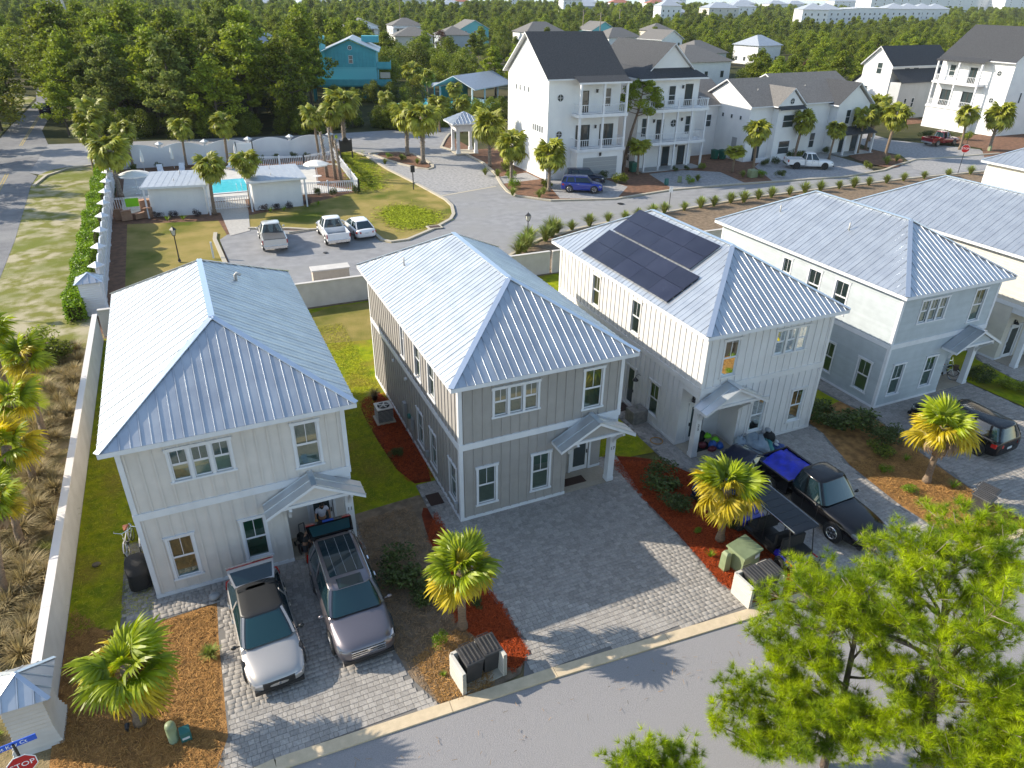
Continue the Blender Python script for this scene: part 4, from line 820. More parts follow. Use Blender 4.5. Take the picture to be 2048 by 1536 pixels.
# solar panels on the white house, lying just above its left roof slope
tl = 2.36 / 4.04
def roofpt(u, y, h=.10): return Vector((-.42 + u, y, 6.6 + u * tl)) + Vector((-tl, 0, 1)).normalized() * h
arr = thing('solar_array', 'black solar array of two staggered blocks on the white house roof', 'solar panels', (11.54, .05, 0))
fr = MB()
for (y0, n, u0, wv, st) in ((3.05, 5, .3, .86, 1.61), (3.95, 4, 2.1, .82, 1.74)):
    for i in range(n):
        for j in range(2):
            ya, yb = y0 + i * st + .008, y0 + (i + 1) * st - .008; ua, ub = u0 + j * wv + .008, u0 + (j + 1) * wv - .008
            MB().hexa([roofpt(ua, ya, .09), roofpt(ub, ya, .09), roofpt(ub, yb, .09), roofpt(ua, yb, .09), roofpt(ua, ya, .13), roofpt(ub, ya, .13), roofpt(ub, yb, .13), roofpt(ua, yb, .13)]).build('solar_panel', 'solar_cell', arr)
    for q in (.35, 1.3): fr.bar(roofpt(u0 + q, y0, .06), roofpt(u0 + q, y0 + n * st, .06), .05, .05)
fr.build('mounting_rail', 'ac_metal', arr)
# ---------------------------------------------------------------- vehicles (+Y is forward)
def body_ring(y, wb, wt, zb, zs, zt, cr=.03):
    h = [(0, zb), (wb * .86, zb), (wb * .985, zb + .07), (wb, zs), (wb * .975, zs + (zt - zs) * .55), (wt * .98, zt - .05), (wt * .86, zt + cr * .2), (wt * .5, zt + cr), (0, zt + cr * 1.25)]
    return [(x, y, z) for x, z in h] + [(-x, y, z) for x, z in reversed(h[1:-1])]
def rrect(y0, y1, w0, w1, z, n=5, r=.22, bulge=.10):
    # rear y0 (half width w0), front y1 (half width w1)
    P = []
    for (cx, cy, a0) in ((w1, y1, 0), (-w1, y1, 1), (-w0, y0, 2), (w0, y0, 3)):
        rr = min(r, abs(cx) * .5)
        for k in range(n):
            a = math.pi / 2 * (a0 + k / (n - 1)); sx = 1 if cx > 0 else -1; sy = 1 if cy == y1 else -1
            x = cx - sx * rr + rr * math.cos(a); yy = cy - sy * rr * .5 + rr * .5 * math.sin(a)
            yy += sy * bulge * (1 - (x / (abs(cx) + .01)) ** 2); P.append((x, yy, z))
    return P
def wheel(root, x, y, r=.35, w=.23, rim='rim', s=1):
    o = MB().lathe((0, 0, 0), [(r * .66, -w / 2), (r * .92, -w / 2), (r, -w * .3), (r, w * .3), (r * .92, w / 2), (r * .66, w / 2)], 22, 'x').build('wheel', 'tyre', root, smooth=False, loc=(x, y, r))
    d = s * w * .42; mb = MB(); mb.lathe((d - s * .05, 0, 0), [(r * .66, -.01), (r * .66, .01)], 18, 'x'); mb.ring((d + s * .02, 0, 0), r * .62, .022, 18, 4)
    for k in range(6):
        a = k * math.pi / 3 + .3
        for q in (-.13, .13): mb.bar((d, .06 * math.cos(a), .06 * math.sin(a)), (d + s * .015, r * .62 * math.cos(a + q), r * .62 * math.sin(a + q)), .045, .03, up=(1, 0, 0))
    mb.lathe((d, 0, 0), [(.07, -.03), (.06, .03)], 10, 'x'); q = mb.build('rim', rim, o); 
    return o
def car(name, label, kind, paint, loc, heading, L=4.8, W=1.85, H=1.5, roofm=None, rim='rim', group=None, open_rear=None, glass='car_glass', cat='car', lamps=True, dark_roof=False, plate_front=False, cover=None, ground_z=None, teal=False):
    z0 = LZ[0] + .02 if ground_z is None else ground_z
    root = thing(name, label, cat, (loc[0], loc[1], z0), heading, group); w = W / 2; f, b = L / 2, -L / 2
    k = dict(sedan=(.74, .94, .16, (-.50, .12), (-.86, .46), .34), suv=(.92, 1.12, .20, (-.84, .22), (-.96, .46), .38), pickup=(.92, 1.14, .30, (-.16, .20), (-.24, .42), .40))[kind]
    hood, belt, zb, (ry0, ry1), (by0, by1), wr = k; pick = kind == 'pickup'
    if pick: hood = 1.02; belt = 1.16
    S = []; fw = by1 * f if kind != 'pickup' else .34 * f
    st = [(f + .02, w * .52, w * .42, zb + .14, .42, hood - .27, .0), (f - .05, w * .80, w * .66, zb + .05, .48, hood - .16, .03), (f - .26, w * .93, w * .80, zb, .55, hood - .07, .06), (f * .62, w, w * .90, zb, .6, hood + .02, .05), (fw + .12, w, w * .92, zb, .62, belt - .10, .03), (fw - .25, w, w * .93, zb, .64, belt - .02, .0)]
    if kind == 'sedan': st += [(-.1 * f, w, w * .93, zb, .64, belt, 0), (-.55 * f, w, w * .93, zb, .66, belt + .02, 0), (-.8 * f, w * .99, w * .90, zb, .68, belt + .01, .02), (b + .10, w * .93, w * .80, zb + .06, .66, belt - .03, .02), (b, w * .80, w * .66, zb + .16, .6, belt - .16, 0)]
    elif kind == 'suv': st += [(-.1 * f, w, w * .93, zb, .7, belt, 0), (-.6 * f, w, w * .93, zb, .72, belt + .02, 0), (b + .22, w * .98, w * .92, zb + .04, .72, belt + .03, 0), (b + .05, w * .93, w * .84, zb + .10, .70, belt + .0, 0), (b, w * .84, w * .74, zb + .16, .66, belt - .12, 0)]
    else: st += [(-.1 * f, w, w * .95, zb, .7, belt, 0), (-.26 * f, w, w * .96, zb, .7, belt, 0)]
    mb = MB(); mb.loft([body_ring(*s) for s in st]); body = mb.build('body', paint, root, smooth=True, sub=2)
    if pick:
        bd = MB(); y0, y1 = b + .04, -.27 * f; t = .09
        bd.box(-w * .97, -w * .97 + t, y0, y1, zb + .2, belt); bd.box(w * .97 - t, w * .97, y0, y1, zb + .2, belt); bd.box(-w * .97 + t, w * .97 - t, y0, y0 + .08, zb + .25, belt - .01); bd.box(-w * .97 + t, w * .97 - t, y1 - .08, y1, zb + .2, belt); bd.box(-w * .97 + t, w * .97 - t, y0 + .08, y1 - .08, zb + .22, zb + .42)
        bo = bd.build('cargo_bed', paint, root); MB().box(-w * .97 + t + .003, w * .97 - t - .003, y0 + .083, y1 - .083, zb + .421, zb + .44).build('bed_liner', 'plastic_black' if cover != 'rails' else 'meter_gray', bo)
        if cover == 'tonneau': MB().box(-w * .9, w * .9, y0 + .03, y1 - .03, belt + .003, belt + .035).build('tonneau_cover', 'ac_grille', root)
        if cover == 'tarp':
            rng = np.random.default_rng(3); V = []; F = []; nx, ny = 11, 15
            for j in range(ny):
                for i in range(nx): V.append((-w * .86 + w * 1.72 * i / (nx - 1), y0 + .12 + (y1 - y0 - .22) * j / (ny - 1), belt - .08 + rng.normal(0, .025) + .08 * math.sin(i * .6)))
            for j in range(ny - 1):
                for i in range(nx - 1): F.append((j * nx + i, j * nx + i + 1, (j + 1) * nx + i + 1, (j + 1) * nx + i))
            MB().add(V, F).build('tarp', 'tarp_blue', root, smooth=True)
        # the rear bumper
        MB().box(-w * .9, w * .9, b - .10, b + .04, zb + .12, zb + .34).build('bumper', 'chrome', root)
    # greenhouse
    gy0, gy1 = (by0 * f, fw + .02) if not pick else (-.24 * f, fw + .02); ty0, ty1 = ry0 * f, ry1 * f
    if pick: ty0, ty1 = -.19 * f, .16 * f
    zr = H - .06; zg = belt - .01; m1 = .5
    rings = []
    for t in (0, .35, .7, 1):
        e = t ** 1.25; rings.append(rrect(gy0 + (ty0 - gy0) * t, gy1 + (ty1 - gy1) * t, w * (.92 - .24 * e), w * (.92 - .20 * e), zg + (zr - zg) * t, 5, .26, .13))
    g = MB(); g.loft(rings, cap=False)
    if teal: g.mi = [1 if (i % 20) in (3, 4, 5) else 0 for i in range(len(g.f))]
    g = g.build('side_glass', [glass, 'car_glass_teal'] if teal else glass, root, smooth=True)
    tp = rings[-1]; c = ((0, (ty0 + ty1) / 2)); r2 = [(x * .90, c[1] + (y - c[1]) * .95, zr + .035) for x, y, z in tp]; r3 = [(x * .5, c[1] + (y - c[1]) * .7, zr + .06) for x, y, z in tp]; r0 = [(x * 1.012, c[1] + (y - c[1]) * 1.01, zr - .03) for x, y, z in tp]
    MB().loft([r0, [(x * 1.005, c[1] + (y - c[1]) * 1.005, zr + .01) for x, y, z in tp], r2, r3]).build('roof', roofm or paint, root, smooth=True)
    # pillars along the corners and door posts
    n = 5; PLR = []
    for ci in range(4):
        pl = MB(); PLR.append(pl); mid = ci * n + 2
        for a in range(3): pl.bar(Vector(rings[a][mid]) * 1.0, Vector(rings[a + 1][mid]), .075, .03)
    for yy in ((gy0 * .55 + gy1 * .45, ty0 * .55 + ty1 * .45),) + (((gy0 * .86 + gy1 * .14, ty0 * .86 + ty1 * .14),) if kind == 'suv' else ()):
        for sx in (1, -1): pl = MB(); PLR.append(pl); pl.bar((sx * w * .925, yy[0], zg), (sx * w * .72, yy[1], zr - .01), .035, .09, up=(0, 1, 0))
    for pl in PLR: pl.build('pillar', paint, root)
    # details
    det = MB(); 
    for sx in (1, -1):
        for yy in ((gy0 + gy1) / 2 - .05, fw - .12) + ((gy0 * .8,) if kind == 'suv' else ()): det.box(sx * (w * .995) - .004, sx * (w * .995) + .004, yy - .006, yy + .006, zb + .2, belt - .06)
    det.build('door_seam', 'plastic_black', root)
    for sx in (1, -1):
        for yy in ((gy0 + gy1) / 2 + .06, (gy0 + gy1) / 2 - .85 if kind != 'sedan' else gy0 * .55): MB().box(sx * w - .015, sx * w + .022, yy, yy + .2, belt - .2, belt - .165).build('door_handle', 'chrome' if paint != 'paint_black' else paint, root)
        m = MB(); m.ball((sx * (w + .12), fw - .12, belt + .03), .10, .06, .075, 8, 6); m.bar((sx * (w - .06), fw - .14, belt), (sx * (w + .08), fw - .12, belt + .01), .04, .03); m.build('mirror', paint if paint not in ('paint_silver',) else 'plastic_black', root, smooth=True)
        m = MB(); m.add([(sx * w * .56, f - .13, hood - .17), (sx * w * .90, f - .30, hood - .15), (sx * w * .965, f - .55, hood - .10), (sx * w * .60, f - .16, hood - .09), (sx * w * .90, f - .36, hood - .055), (sx * w * .95, f - .58, hood - .04)] if False else [], [])
        a = (sx * w * .62, f - .055, hood - .27); m = MB(); x0, x1 = sorted((sx * w * .50, sx * w * .90)); 
        m.hexa([(sx * w * .52, f - .03, hood - .32), (sx * w * .90, f - .20, hood - .28), (sx * w * .92, f - .40, hood - .26), (sx * w * .52, f - .2, hood - .30), (sx * w * .56, f - .05, hood - .22), (sx * w * .87, f - .20, hood - .16), (sx * w * .90, f - .42, hood - .14), (sx * w * .56, f - .2, hood - .18)]); m.build('head_lamp', 'head_lamp', root)
        zt = (belt - .34 if kind == 'sedan' else belt - .36)
        m = MB(); m.hexa([(sx * w * .55, b - .015, zt), (sx * w * .97, b + .12, zt), (sx * w * 1.0, b + .34, zt), (sx * w * .6, b + .2, zt), (sx * w * .55, b - .01, zt + .16), (sx * w * .95, b + .12, zt + .2), (sx * w * .99, b + .34, zt + .18), (sx * w * .6, b + .2, zt + .16)]) if not pick else m.box(sx * w * .97 - .07, sx * w * .97 + .07 * 0 + .012, b + .0, b + .14, zb + .5, belt - .04); m.build('tail_lamp', 'red_lamp', root)
    gm = MB(); gm.box(-w * .52, w * .52, f - .12, f + .012, hood - .46, hood - .20); gr = gm.build('grille', 'plastic_black', root)
    if kind != 'sedan':
        for q in range(3): MB().box(-w * .54, w * .54, f + .008, f + .03, hood - .43 + q * .09, hood - .39 + q * .09).build('grille_bar', 'chrome', gr)
    MB().lathe((0, f + .03, hood - .30), [(.06, -.008), (.06, .008)], 12, 'y').build('badge', 'chrome', gr)
    MB().box(-w * .8, w * .8, f - .14, f + .02, zb + .02, zb + .16).build('lower_bumper', 'plastic_black', root)
    if not pick or True: MB().box(-.16, .16, b - .015, b + .02, zb + (.42 if not pick else .15), zb + (.53 if not pick else .27)).build('number_plate', 'plate', root)
    if pick: MB().box(-w * .86, w * .86, b + .03, b + .042, zb + .3, belt - .03).build('tailgate', paint, root)
    for sx in (1, -1):
        for yy in (f * .60, -f * .60):
            MB().lathe((sx * (w - .06), yy, wr * 1.02), [(wr * 1.13, -.05), (wr * 1.13, .058)], 20, 'x').build('wheel_arch', 'plastic_black', root)
    for sx in (1, -1):
        for yy in (f * .60, -f * .60): wheel(root, sx * (w - .10), yy, wr, .24, rim, sx)
    return root, dict(f=f, b=b, w=w, ty0=ty0, ty1=ty1, zr=zr, belt=belt, gy0=gy0)
HD = math.pi  # facing the street (-Y)
suv, d = car('family_suv', 'grey three-row suv with its tailgate open at the left house door', 'suv', 'paint_gunmetal', (-5.25, -3.02), HD + .02, L=4.95, W=2.06, H=1.78, glass='car_glass', roofm='paint_gunmetal', teal=True)
MB().box(-.58, .58, -1.95, .02, 1.772, 1.79).build('glass_roof', 'car_glass', suv); MB().box(-.42, .42, .18, .66, 1.768, 1.786).build('sunroof', 'car_glass', suv)
for sx in (-1, 1):
    mb = MB(); mb.tube([(sx * .70, .6, 1.78), (sx * .71, .45, 1.85), (sx * .72, -1.9, 1.85), (sx * .70, -2.1, 1.78)], .018, 6); mb.build('roof_rail', 'chrome', suv)
for q in (-.35, 0, .35): MB().box(q - .005, q + .005, -1.93, 0, 1.791, 1.795).build('roof_seam', 'meter_gray', suv)
# its raised tailgate
tg = MB(); tg.add([(-.78, -2.18, 1.76), (.78, -2.18, 1.76), (.84, -2.72, 1.93), (-.84, -2.72, 1.93), (-.78, -2.18, 1.70), (.78, -2.18, 1.70), (.84, -2.72, 1.86), (-.84, -2.72, 1.86)], [(4, 5, 6, 7), (0, 4, 7, 3), (1, 2, 6, 5), (0, 1, 5, 4), (0, 3, 2, 1)])
tg.add([(-.84, -2.72, 1.93), (.84, -2.72, 1.93), (.82, -3.02, 1.82), (-.82, -3.02, 1.82), (-.84, -2.72, 1.86), (.84, -2.72, 1.86), (.80, -2.98, 1.74), (-.80, -2.98, 1.74)], [(0, 3, 2, 1), (4, 5, 6, 7), (0, 4, 7, 3), (1, 2, 6, 5), (2, 3, 7, 6)])
tg = tg.build('open_tailgate', 'paint_black', suv); MB().add([(-.68, -2.24, 1.79), (.68, -2.24, 1.79), (.74, -2.66, 1.915), (-.74, -2.66, 1.915)], [(3, 2, 1, 0)]).build('rear_glass', 'car_glass_teal', tg)
for sx in (-1, 1): MB().hexa([(sx * .50, -2.76, 1.915), (sx * .83, -2.74, 1.92), (sx * .81, -2.94, 1.85), (sx * .55, -2.95, 1.845), (sx * .50, -2.76, 1.94), (sx * .83, -2.74, 1.945), (sx * .81, -2.94, 1.875), (sx * .55, -2.95, 1.87)]).build('tail_lamp', 'red_lamp', tg)
MB().hexa([(-.2, -2.78, 1.91), (.2, -2.78, 1.91), (.2, -2.95, 1.85), (-.2, -2.95, 1.85), (-.2, -2.78, 1.935), (.2, -2.78, 1.935), (.2, -2.95, 1.875), (-.2, -2.95, 1.875)]).build('number_plate', 'sign_blue', tg)
for sx in (-1, 1): MB().tube([(sx * .74, -2.3, 1.3), (sx * .76, -2.75, 1.9)], .014, 6).build('gas_strut', 'plastic_black', tg)
kia, d = car('silver_hatchback', 'silver fastback car with a black glass roof and its boot lid open', 'sedan', 'paint_silver', (-8.12, -3.02), HD + .05, L=4.9, W=1.86, H=1.44, roofm='plastic_black', glass='car_glass', teal=True)
MB().box(-.60, .60, -1.0, -.86, 1.425, 1.44).build('roof_trim', 'plastic_black', kia)
tg = MB(); tg.hexa([(-.66, -1.15, 1.36), (.66, -1.15, 1.36), (.78, -1.85, 1.58), (-.78, -1.85, 1.58), (-.66, -1.15, 1.41), (.66, -1.15, 1.41), (.78, -1.85, 1.63), (-.78, -1.85, 1.63)])
tg.hexa([(-.78, -1.85, 1.58), (.78, -1.85, 1.58), (.80, -2.12, 1.48), (-.80, -2.12, 1.48), (-.78, -1.85, 1.63), (.78, -1.85, 1.63), (.80, -2.15, 1.53), (-.80, -2.15, 1.53)]); tg = tg.build('open_boot_lid', 'paint_silver', kia)
MB().add([(-.60, -1.2, 1.43), (.60, -1.2, 1.43), (.70, -1.74, 1.605), (-.70, -1.74, 1.605)], [(3, 2, 1, 0)]).build('rear_glass', 'car_glass', tg)
MB().hexa([(-.78, -1.92, 1.60), (.78, -1.92, 1.60), (.78, -2.02, 1.56), (-.78, -2.02, 1.56), (-.78, -1.92, 1.63), (.78, -1.92, 1.63), (.78, -2.02, 1.585), (-.78, -2.02, 1.585)]).build('light_strip', 'red_lamp', tg)
MB().hexa([(-.7, 2.34, .42), (.7, 2.34, .42), (.78, 2.25, .42), (-.78, 2.25, .42), (-.7, 2.45, .52), (.7, 2.45, .52), (.7, 2.3, .54), (-.7, 2.3, .54)]).build('bumper_lip', 'paint_silver', kia)
trk, d = car('black_pickup', 'black crew-cab pickup with a blue tarp in its bed', 'pickup', 'paint_black', (14.15, -5.15), HD + .03, L=5.9, W=2.05, H=1.93, cover='tarp', cat='pickup truck', glass='car_glass', teal=True)
car('dark_sedan', 'dark blue sedan half hidden behind the palm by the white house porch', 'sedan', 'paint_navy', (11.9, -2.35), math.pi * .63, L=4.5, W=1.8, H=1.42)
bs, d = car('black_wagon', 'black suv seen from behind on the blue-grey house driveway', 'suv', 'paint_black', (25.25, -3.55), .05, L=4.7, W=1.95, H=1.72, rim='rim_black')
for args in (('white_pickup', 'cream white pickup with a dark bed cover parked by the path', 'pickup', 'paint_pearl', (-1.95, 41.2), -.03, 5.9, 2.0, 1.9, 'tonneau', 'pickup truck'), ('white_pickup', 'white pickup with an empty open bed parked beside the white sedan', 'pickup', 'paint_white', (3.15, 40.9), .0, 5.8, 2.0, 1.9, 'rails', 'pickup truck'),
             ('white_sedan', 'white sedan parked at the right end of the lot', 'sedan', 'paint_white', (5.6, 41.4), .08, 4.75, 1.83, 1.44, None, 'car'), ('blue_suv', 'bright blue suv parked in front of the tall white house', 'suv', 'paint_blue', (32.3, 48.1), -2.1, 4.6, 1.86, 1.68, None, 'car'),
             ('dark_suv', 'dark suv behind the bright blue one', 'suv', 'paint_navy', (34.4, 51.3), -1.95, 4.6, 1.86, 1.68, None, 'car'), ('white_pickup', 'white crew-cab pickup parked before the low gabled houses', 'pickup', 'paint_white', (66.0, 48.6), -2.05, 5.9, 2.0, 1.92, 'rails', 'pickup truck'),
             ('red_pickup', 'dark red pickup beside the tall white house on the right', 'pickup', 'paint_red', (98.0, 54.4), -1.58, 5.9, 2.05, 1.95, 'rails', 'pickup truck'), ('dark_suv', 'dark car driving far up the west road', 'suv', 'paint_navy', (-28.1, 131.5), .1, 4.5, 1.8, 1.6, None, 'car')):
    car(args[0], args[1], args[2], args[3], args[4], args[5], L=args[6], W=args[7], H=args[8], cover=args[9], cat=args[10], rim='rim_black' if 'crew-cab' in args[1] else 'rim')
# golf cart: long black roof, blue body, rear-facing seat towards the street
gc = thing('golf_cart', 'blue golf cart with a long black roof beside the black pickup', 'golf cart', (10.75, -6.2, LZ[0] + .02), HD + .0)
b = MB(); b.box(-.52, .52, -1.5, 1.5, .28, .40); b.build('chassis', 'plastic_black', gc); b = MB(); b.loft([[(x * w_, y, z) for x, z in ((-1, .30), (-1, .52), (-.85, zt), (.85, zt), (1, .52), (1, .30))] for y, w_, zt in ((-1.75, .46, .50), (-1.6, .54, .70), (-1.2, .56, .78), (-1.0, .56, .60))]); b.build('front_cowl', 'paint_cart', gc); b = MB(); b.loft([[(x * w_, y, z) for x, z in ((-1, .34), (-1, .52), (-.85, zt), (.85, zt), (1, .52), (1, .34))] for y, w_, zt in ((.75, .54, .58), (.9, .56, .66), (1.45, .55, .66), (1.62, .50, .58))]); b.build('rear_cowl', 'paint_cart', gc)
for y, f_ in ((-.55, -1), (.45, -1), (1.28, 1)):
    s = MB(); s.box(-.55, .55, y - .25, y + .25, .62, .78); s.build('seat', 'fabric_black', gc); s = MB(); yy = y + .27 * (-f_) * -1 if f_ > 0 else y + .27; yy = y + (.26 if f_ < 0 else -.26); s.cbox((0, yy, .78), 1.08, .10, .5); s.build('seat_back', 'fabric_black', gc)
for x in (-.6, .6):
    for y, yt in ((-1.25, -.95), (.05, .05), (1.5, 1.25)): MB().tube([(x, y, .6), (x * .95, yt, 1.93)], .022, 6).build('roof_post', 'plastic_black', gc)
r = MB(); r.hexa([(-.60, -1.35, 1.92), (.60, -1.35, 1.92), (.60, 1.50, 1.92), (-.60, 1.50, 1.92), (-.55, -1.28, 1.97), (.55, -1.28, 1.97), (.55, 1.44, 1.97), (-.55, 1.44, 1.97)]); rf = r.build('roof', 'paint_black', gc)
for q in range(7): MB().box(-.5, .5, -1.15 + q * .38, -1.135 + q * .38, 1.971, 1.978).build('roof_rib', 'black_metal', rf)
for x in (-.585, .585): MB().box(x - .008, x + .008, -1.3, 1.45, 1.955, 1.972).build('roof_edge', 'chrome', rf)
MB().box(-.6, .6, 1.55, 1.95, .36, .44).build('footrest', 'plastic_black', gc); MB().tube([(-.55, 1.9, .45), (-.55, 1.95, .85), (.55, 1.95, .85), (.55, 1.9, .45)], .02, 6).build('grab_rail', 'black_metal', gc)
for x, s_ in ((-.55, -1), (.55, 1)):
    MB().hexa([(x + s_ * .06, 1.45, .55), (x + s_ * .085, 1.45, .55), (x + s_ * .085, 1.75, .58), (x + s_ * .06, 1.75, .58), (x + s_ * .06, 1.45, .63), (x + s_ * .085, 1.45, .63), (x + s_ * .085, 1.75, .65), (x + s_ * .06, 1.75, .65)]).build('tail_lamp', 'red_lamp', gc)
    for y in (-1.25, 1.15): wheel(gc, x * 1.02, y, .26, .2, 'rim_black', s_)
MB().ring((.0, -.98, .98), .15, .014, 14, 5, 'y').build('steering_wheel', 'plastic_black', gc)
rb = MB(); rb.cbox((-1.0 * -1, 0, 0), .001, .001, .001) if 0 else rb.hexa([(-.1, -.14, 0), (.12, -.1, 0), (.1, .14, 0), (-.12, .1, 0), (-.06, -.1, .34), (.08, -.07, .36), (.06, .1, .3), (-.08, .07, .32)]); tag(rb.build('red_bag', 'sign_red', loc=(11.35, -7.95, LZ[0] + .05)), 'small red bag on the pavers behind the golf cart', 'bag')
# ---------------------------------------------------------------- larger houses of the neighbourhood
def frames(W, L):
    return {'F': ((0, 0, 0), (1, 0, 0), (0, -1, 0)), 'L': ((0, L, 0), (0, -1, 0), (-1, 0, 0)), 'R': ((W, 0, 0), (0, 1, 0), (1, 0, 0)), 'B': ((W, L, 0), (-1, 0, 0), (0, 1, 0))}
def fwin(root, F, u, z, w, h, style='w', trim='wall_white', frame='white_trim'):
    mb = MB(); t = .07 if style != 'd' else .09; a, b = u - w / 2, u + w / 2
    if style == 'o':
        o, U, D = F; n = 16; P = lambda r, d: [(o[0] + U[0] * (u + r * math.cos(k * 2 * math.pi / n)) + D[0] * d, o[1] + U[1] * (u + r * math.cos(k * 2 * math.pi / n)) + D[1] * d, z + h / 2 + r * math.sin(k * 2 * math.pi / n)) for k in range(n)]
        mb.loft([P(w / 2 + .08, .0), P(w / 2 + .08, .05), P(w / 2, .05), P(w / 2, .0)], cap=False); wd = mb.build('round_window', frame, root); MB().add(P(w / 2, .02), [tuple(range(n))]).build('pane', 'pane_far', wd); m2 = MB(); m2.fbox(F, u - .02, u + .02, .022, .04, z + .03, z + h - .03); m2.fbox(F, a + .03, b - .03, .022, .04, z + h / 2 - .02, z + h / 2 + .02); m2.build('muntin', frame, wd); return wd
    mb.fbox(F, a - t, a, .0, .05, z, z + h); mb.fbox(F, b, b + t, .0, .05, z, z + h); mb.fbox(F, a - t, b + t, .0, .05, z + h, z + h + t); mb.fbox(F, a - t - .02, b + t + .02, .0, .07, z - t, z)
    fm = frame if style not in 'dD' else 'door_dark'; wd = mb.build('window' if style == 'w' else 'balcony_door' if style in 'dD' else 'window', fm, root)
    MB().fbox(F, a, b, .0, .015, z, z + h).build('pane', 'pane_far', wd)
    m2 = MB()
    if style == 'w': m2.fbox(F, a, b, .016, .04, z + h / 2 - .03, z + h / 2 + .03)
    elif style == 'D': m2.fbox(F, u - .1, u + .1, .016, .04, z, z + h); m2.fbox(F, a, b, .016, .04, z, z + .18)
    elif style == 'd': m2.fbox(F, a, b, .016, .04, z, z + .2)
    if m2.v: m2.build('sash_bar', fm, wd)
    return wd
def railing(root, pts, z, h=1.0, m='white_trim', sp=.28, name='railing'):
    mb = MB(); bal = MB()
    for i in range(len(pts) - 1):
        a, b = Vector((*pts[i], z)), Vector((*pts[i + 1], z)); L = (b - a).length; n = max(1, int(L / sp))
        mb.bar(a + Vector((0, 0, h)), b + Vector((0, 0, h)), .09, .06); mb.bar(a + Vector((0, 0, .12)), b + Vector((0, 0, .12)), .06, .05)
        for k in range(1, n): p = a.lerp(b, k / n); bal.box(p.x - .02, p.x + .02, p.y - .02, p.y + .02, z + .14, z + h - .03)
    r = mb.build(name, m, root); bal.build('balusters', m, r, kind='stuff'); return r
def gable_roof(root, x0, x1, y0, y1, z, rise, axis, m, th=.16, trim='white_trim', name='roof', left=None):
    if axis == 'x': ym = (y0 + y1) / 2; P = [(x0, y0, z), (x1, y0, z), (x1, ym, z + rise), (x0, ym, z + rise), (x0, y1, z), (x1, y1, z)]; q = [(0, 1, 2, 3), (3, 2, 5, 4)]; en = [(0, 3, 4), (1, 2, 5)]
    else: xm = (x0 + x1) / 2; P = [(x0, y0, z), (x0, y1, z), (xm, y1, z + rise), (xm, y0, z + rise), (x1, y0, z), (x1, y1, z)]; q = [(0, 1, 2, 3), (3, 2, 5, 4)]; en = [(0, 3, 4), (1, 2, 5)]
    mb = MB(); mb.add(P, q); r = mb.build(name, m, root); mb = MB(); Q = [(a, b, c - .01) for a, b, c in P] + [(a, b, c - th) for a, b, c in P]
    mb.add(Q, [(6, 7, 8, 9), (9, 8, 11, 10), (0, 6, 7, 1), (4, 5, 11, 10), (0, 3, 9, 6), (3, 4, 10, 9), (1, 7, 8, 2), (2, 8, 11, 5)]); mb.build('roof_edge', trim, r); return r
def gable_wall(mb, x0, x1, y, z, rise, axis='y'):
    if axis == 'y': mb.add([(x0, y, z), (x1, y, z), ((x0 + x1) / 2, y, z + rise)], [(0, 1, 2)])
    else: mb.add([(y, x0, z), (y, x1, z), (y, (x0 + x1) / 2, z + rise)], [(0, 1, 2)])
def coach_lamp(root, F, u, z):
    mb = MB(); mb.fbox(F, u - .09, u + .09, .03, .2, z, z + .32); mb.fbox(F, u - .12, u + .12, .0, .24, z + .321, z + .36); mb.fbox(F, u - .03, u + .03, .0, .03, z - .05, z + .32); mb.build('coach_lamp', 'black_metal', root)
# tall white house (gable to the left), bay with balconies
D = thing('tall_white_house', 'tall white three-storey house with dark gable roof and two balconies behind the blue suv', 'house', (30.95, 54.4, 0), .0); W, L, H = 9.4, 11.2, 11.2; f = frames(W, L)
mb = MB(); mb.box(0, W, 0, L, 0, H - .2); gable_wall(mb, 0, L, .0, H - .2, 4.2, 'x'); gable_wall(mb, 0, L, W, H - .2, 4.2, 'x'); wl_ = mb.build('wall', 'wall_white', D)
for z in (3.6, 7.4): MB().fbox(f['L'], 0, L, .0, .03, z, z + .16).build('belt_board', 'white_trim', D)
gable_roof(D, -.5, W + .4, -.6, L + .6, H - .1, 4.5, 'x', 'shingle_dark')
mb = MB(); mb.add([(2.9, -1.75, H - .42), (W + .35, -1.75, H - .42), (W + .35, -.3, H + .12), (2.9, -.3, H + .12)], [(0, 1, 2, 3)]); mb.build('bay_roof', 'shingle_dark', D); mb = MB(); mb.box(2.9, W + .35, -1.78, -1.751, H - .62, H - .43); mb.build('gutter', 'white_trim', D)
mb = MB(); mb.box(3.2, W, -1.6, -.001, 0, 3.25); mb.build('garage_wall', 'wall_white', D); FG = ((0, -1.6, 0), (1, 0, 0), (0, -1, 0)); mb = MB()
for k in range(5): mb.fbox(FG, 4.0, 8.6, .005, .03, .1 + k * .5, .1 + k * .5 + .48)
g = mb.build('garage_door', 'meter_gray', D); coach_lamp(D, FG, 6.2, 2.75)
for z in (3.25, 7.05): MB().box(3.0, W + .12, -1.75, -.002, z, z + .35).build('balcony_slab', 'white_trim', D)
for x in (3.3, 6.3, W - .1):
    for z0, z1 in ((3.6, 7.05), (7.4, H - .62)): MB().cbox((x, -1.55, z0), .24, .24, z1 - z0).build('balcony_post', 'white_trim', D)
for z in (3.6, 7.4): railing(D, [(3.2, -.05), (3.2, -1.62), (6.3, -1.62), (W, -1.62), (W, -.05)], z)
for (u, z, w, h, s) in ((1.5, 8.7, .75, .75, 'o'), (1.5, 4.75, .75, .75, 'o'), (4.6, 7.45, .95, 2.2, 'd'), (7.6, 8.0, .95, 1.9, 'w'), (4.6, 3.65, 1.7, 2.3, 'D'), (7.8, 3.65, 1.7, 2.3, 'D')): fwin(D, f['F'], u, z, w, h, s)
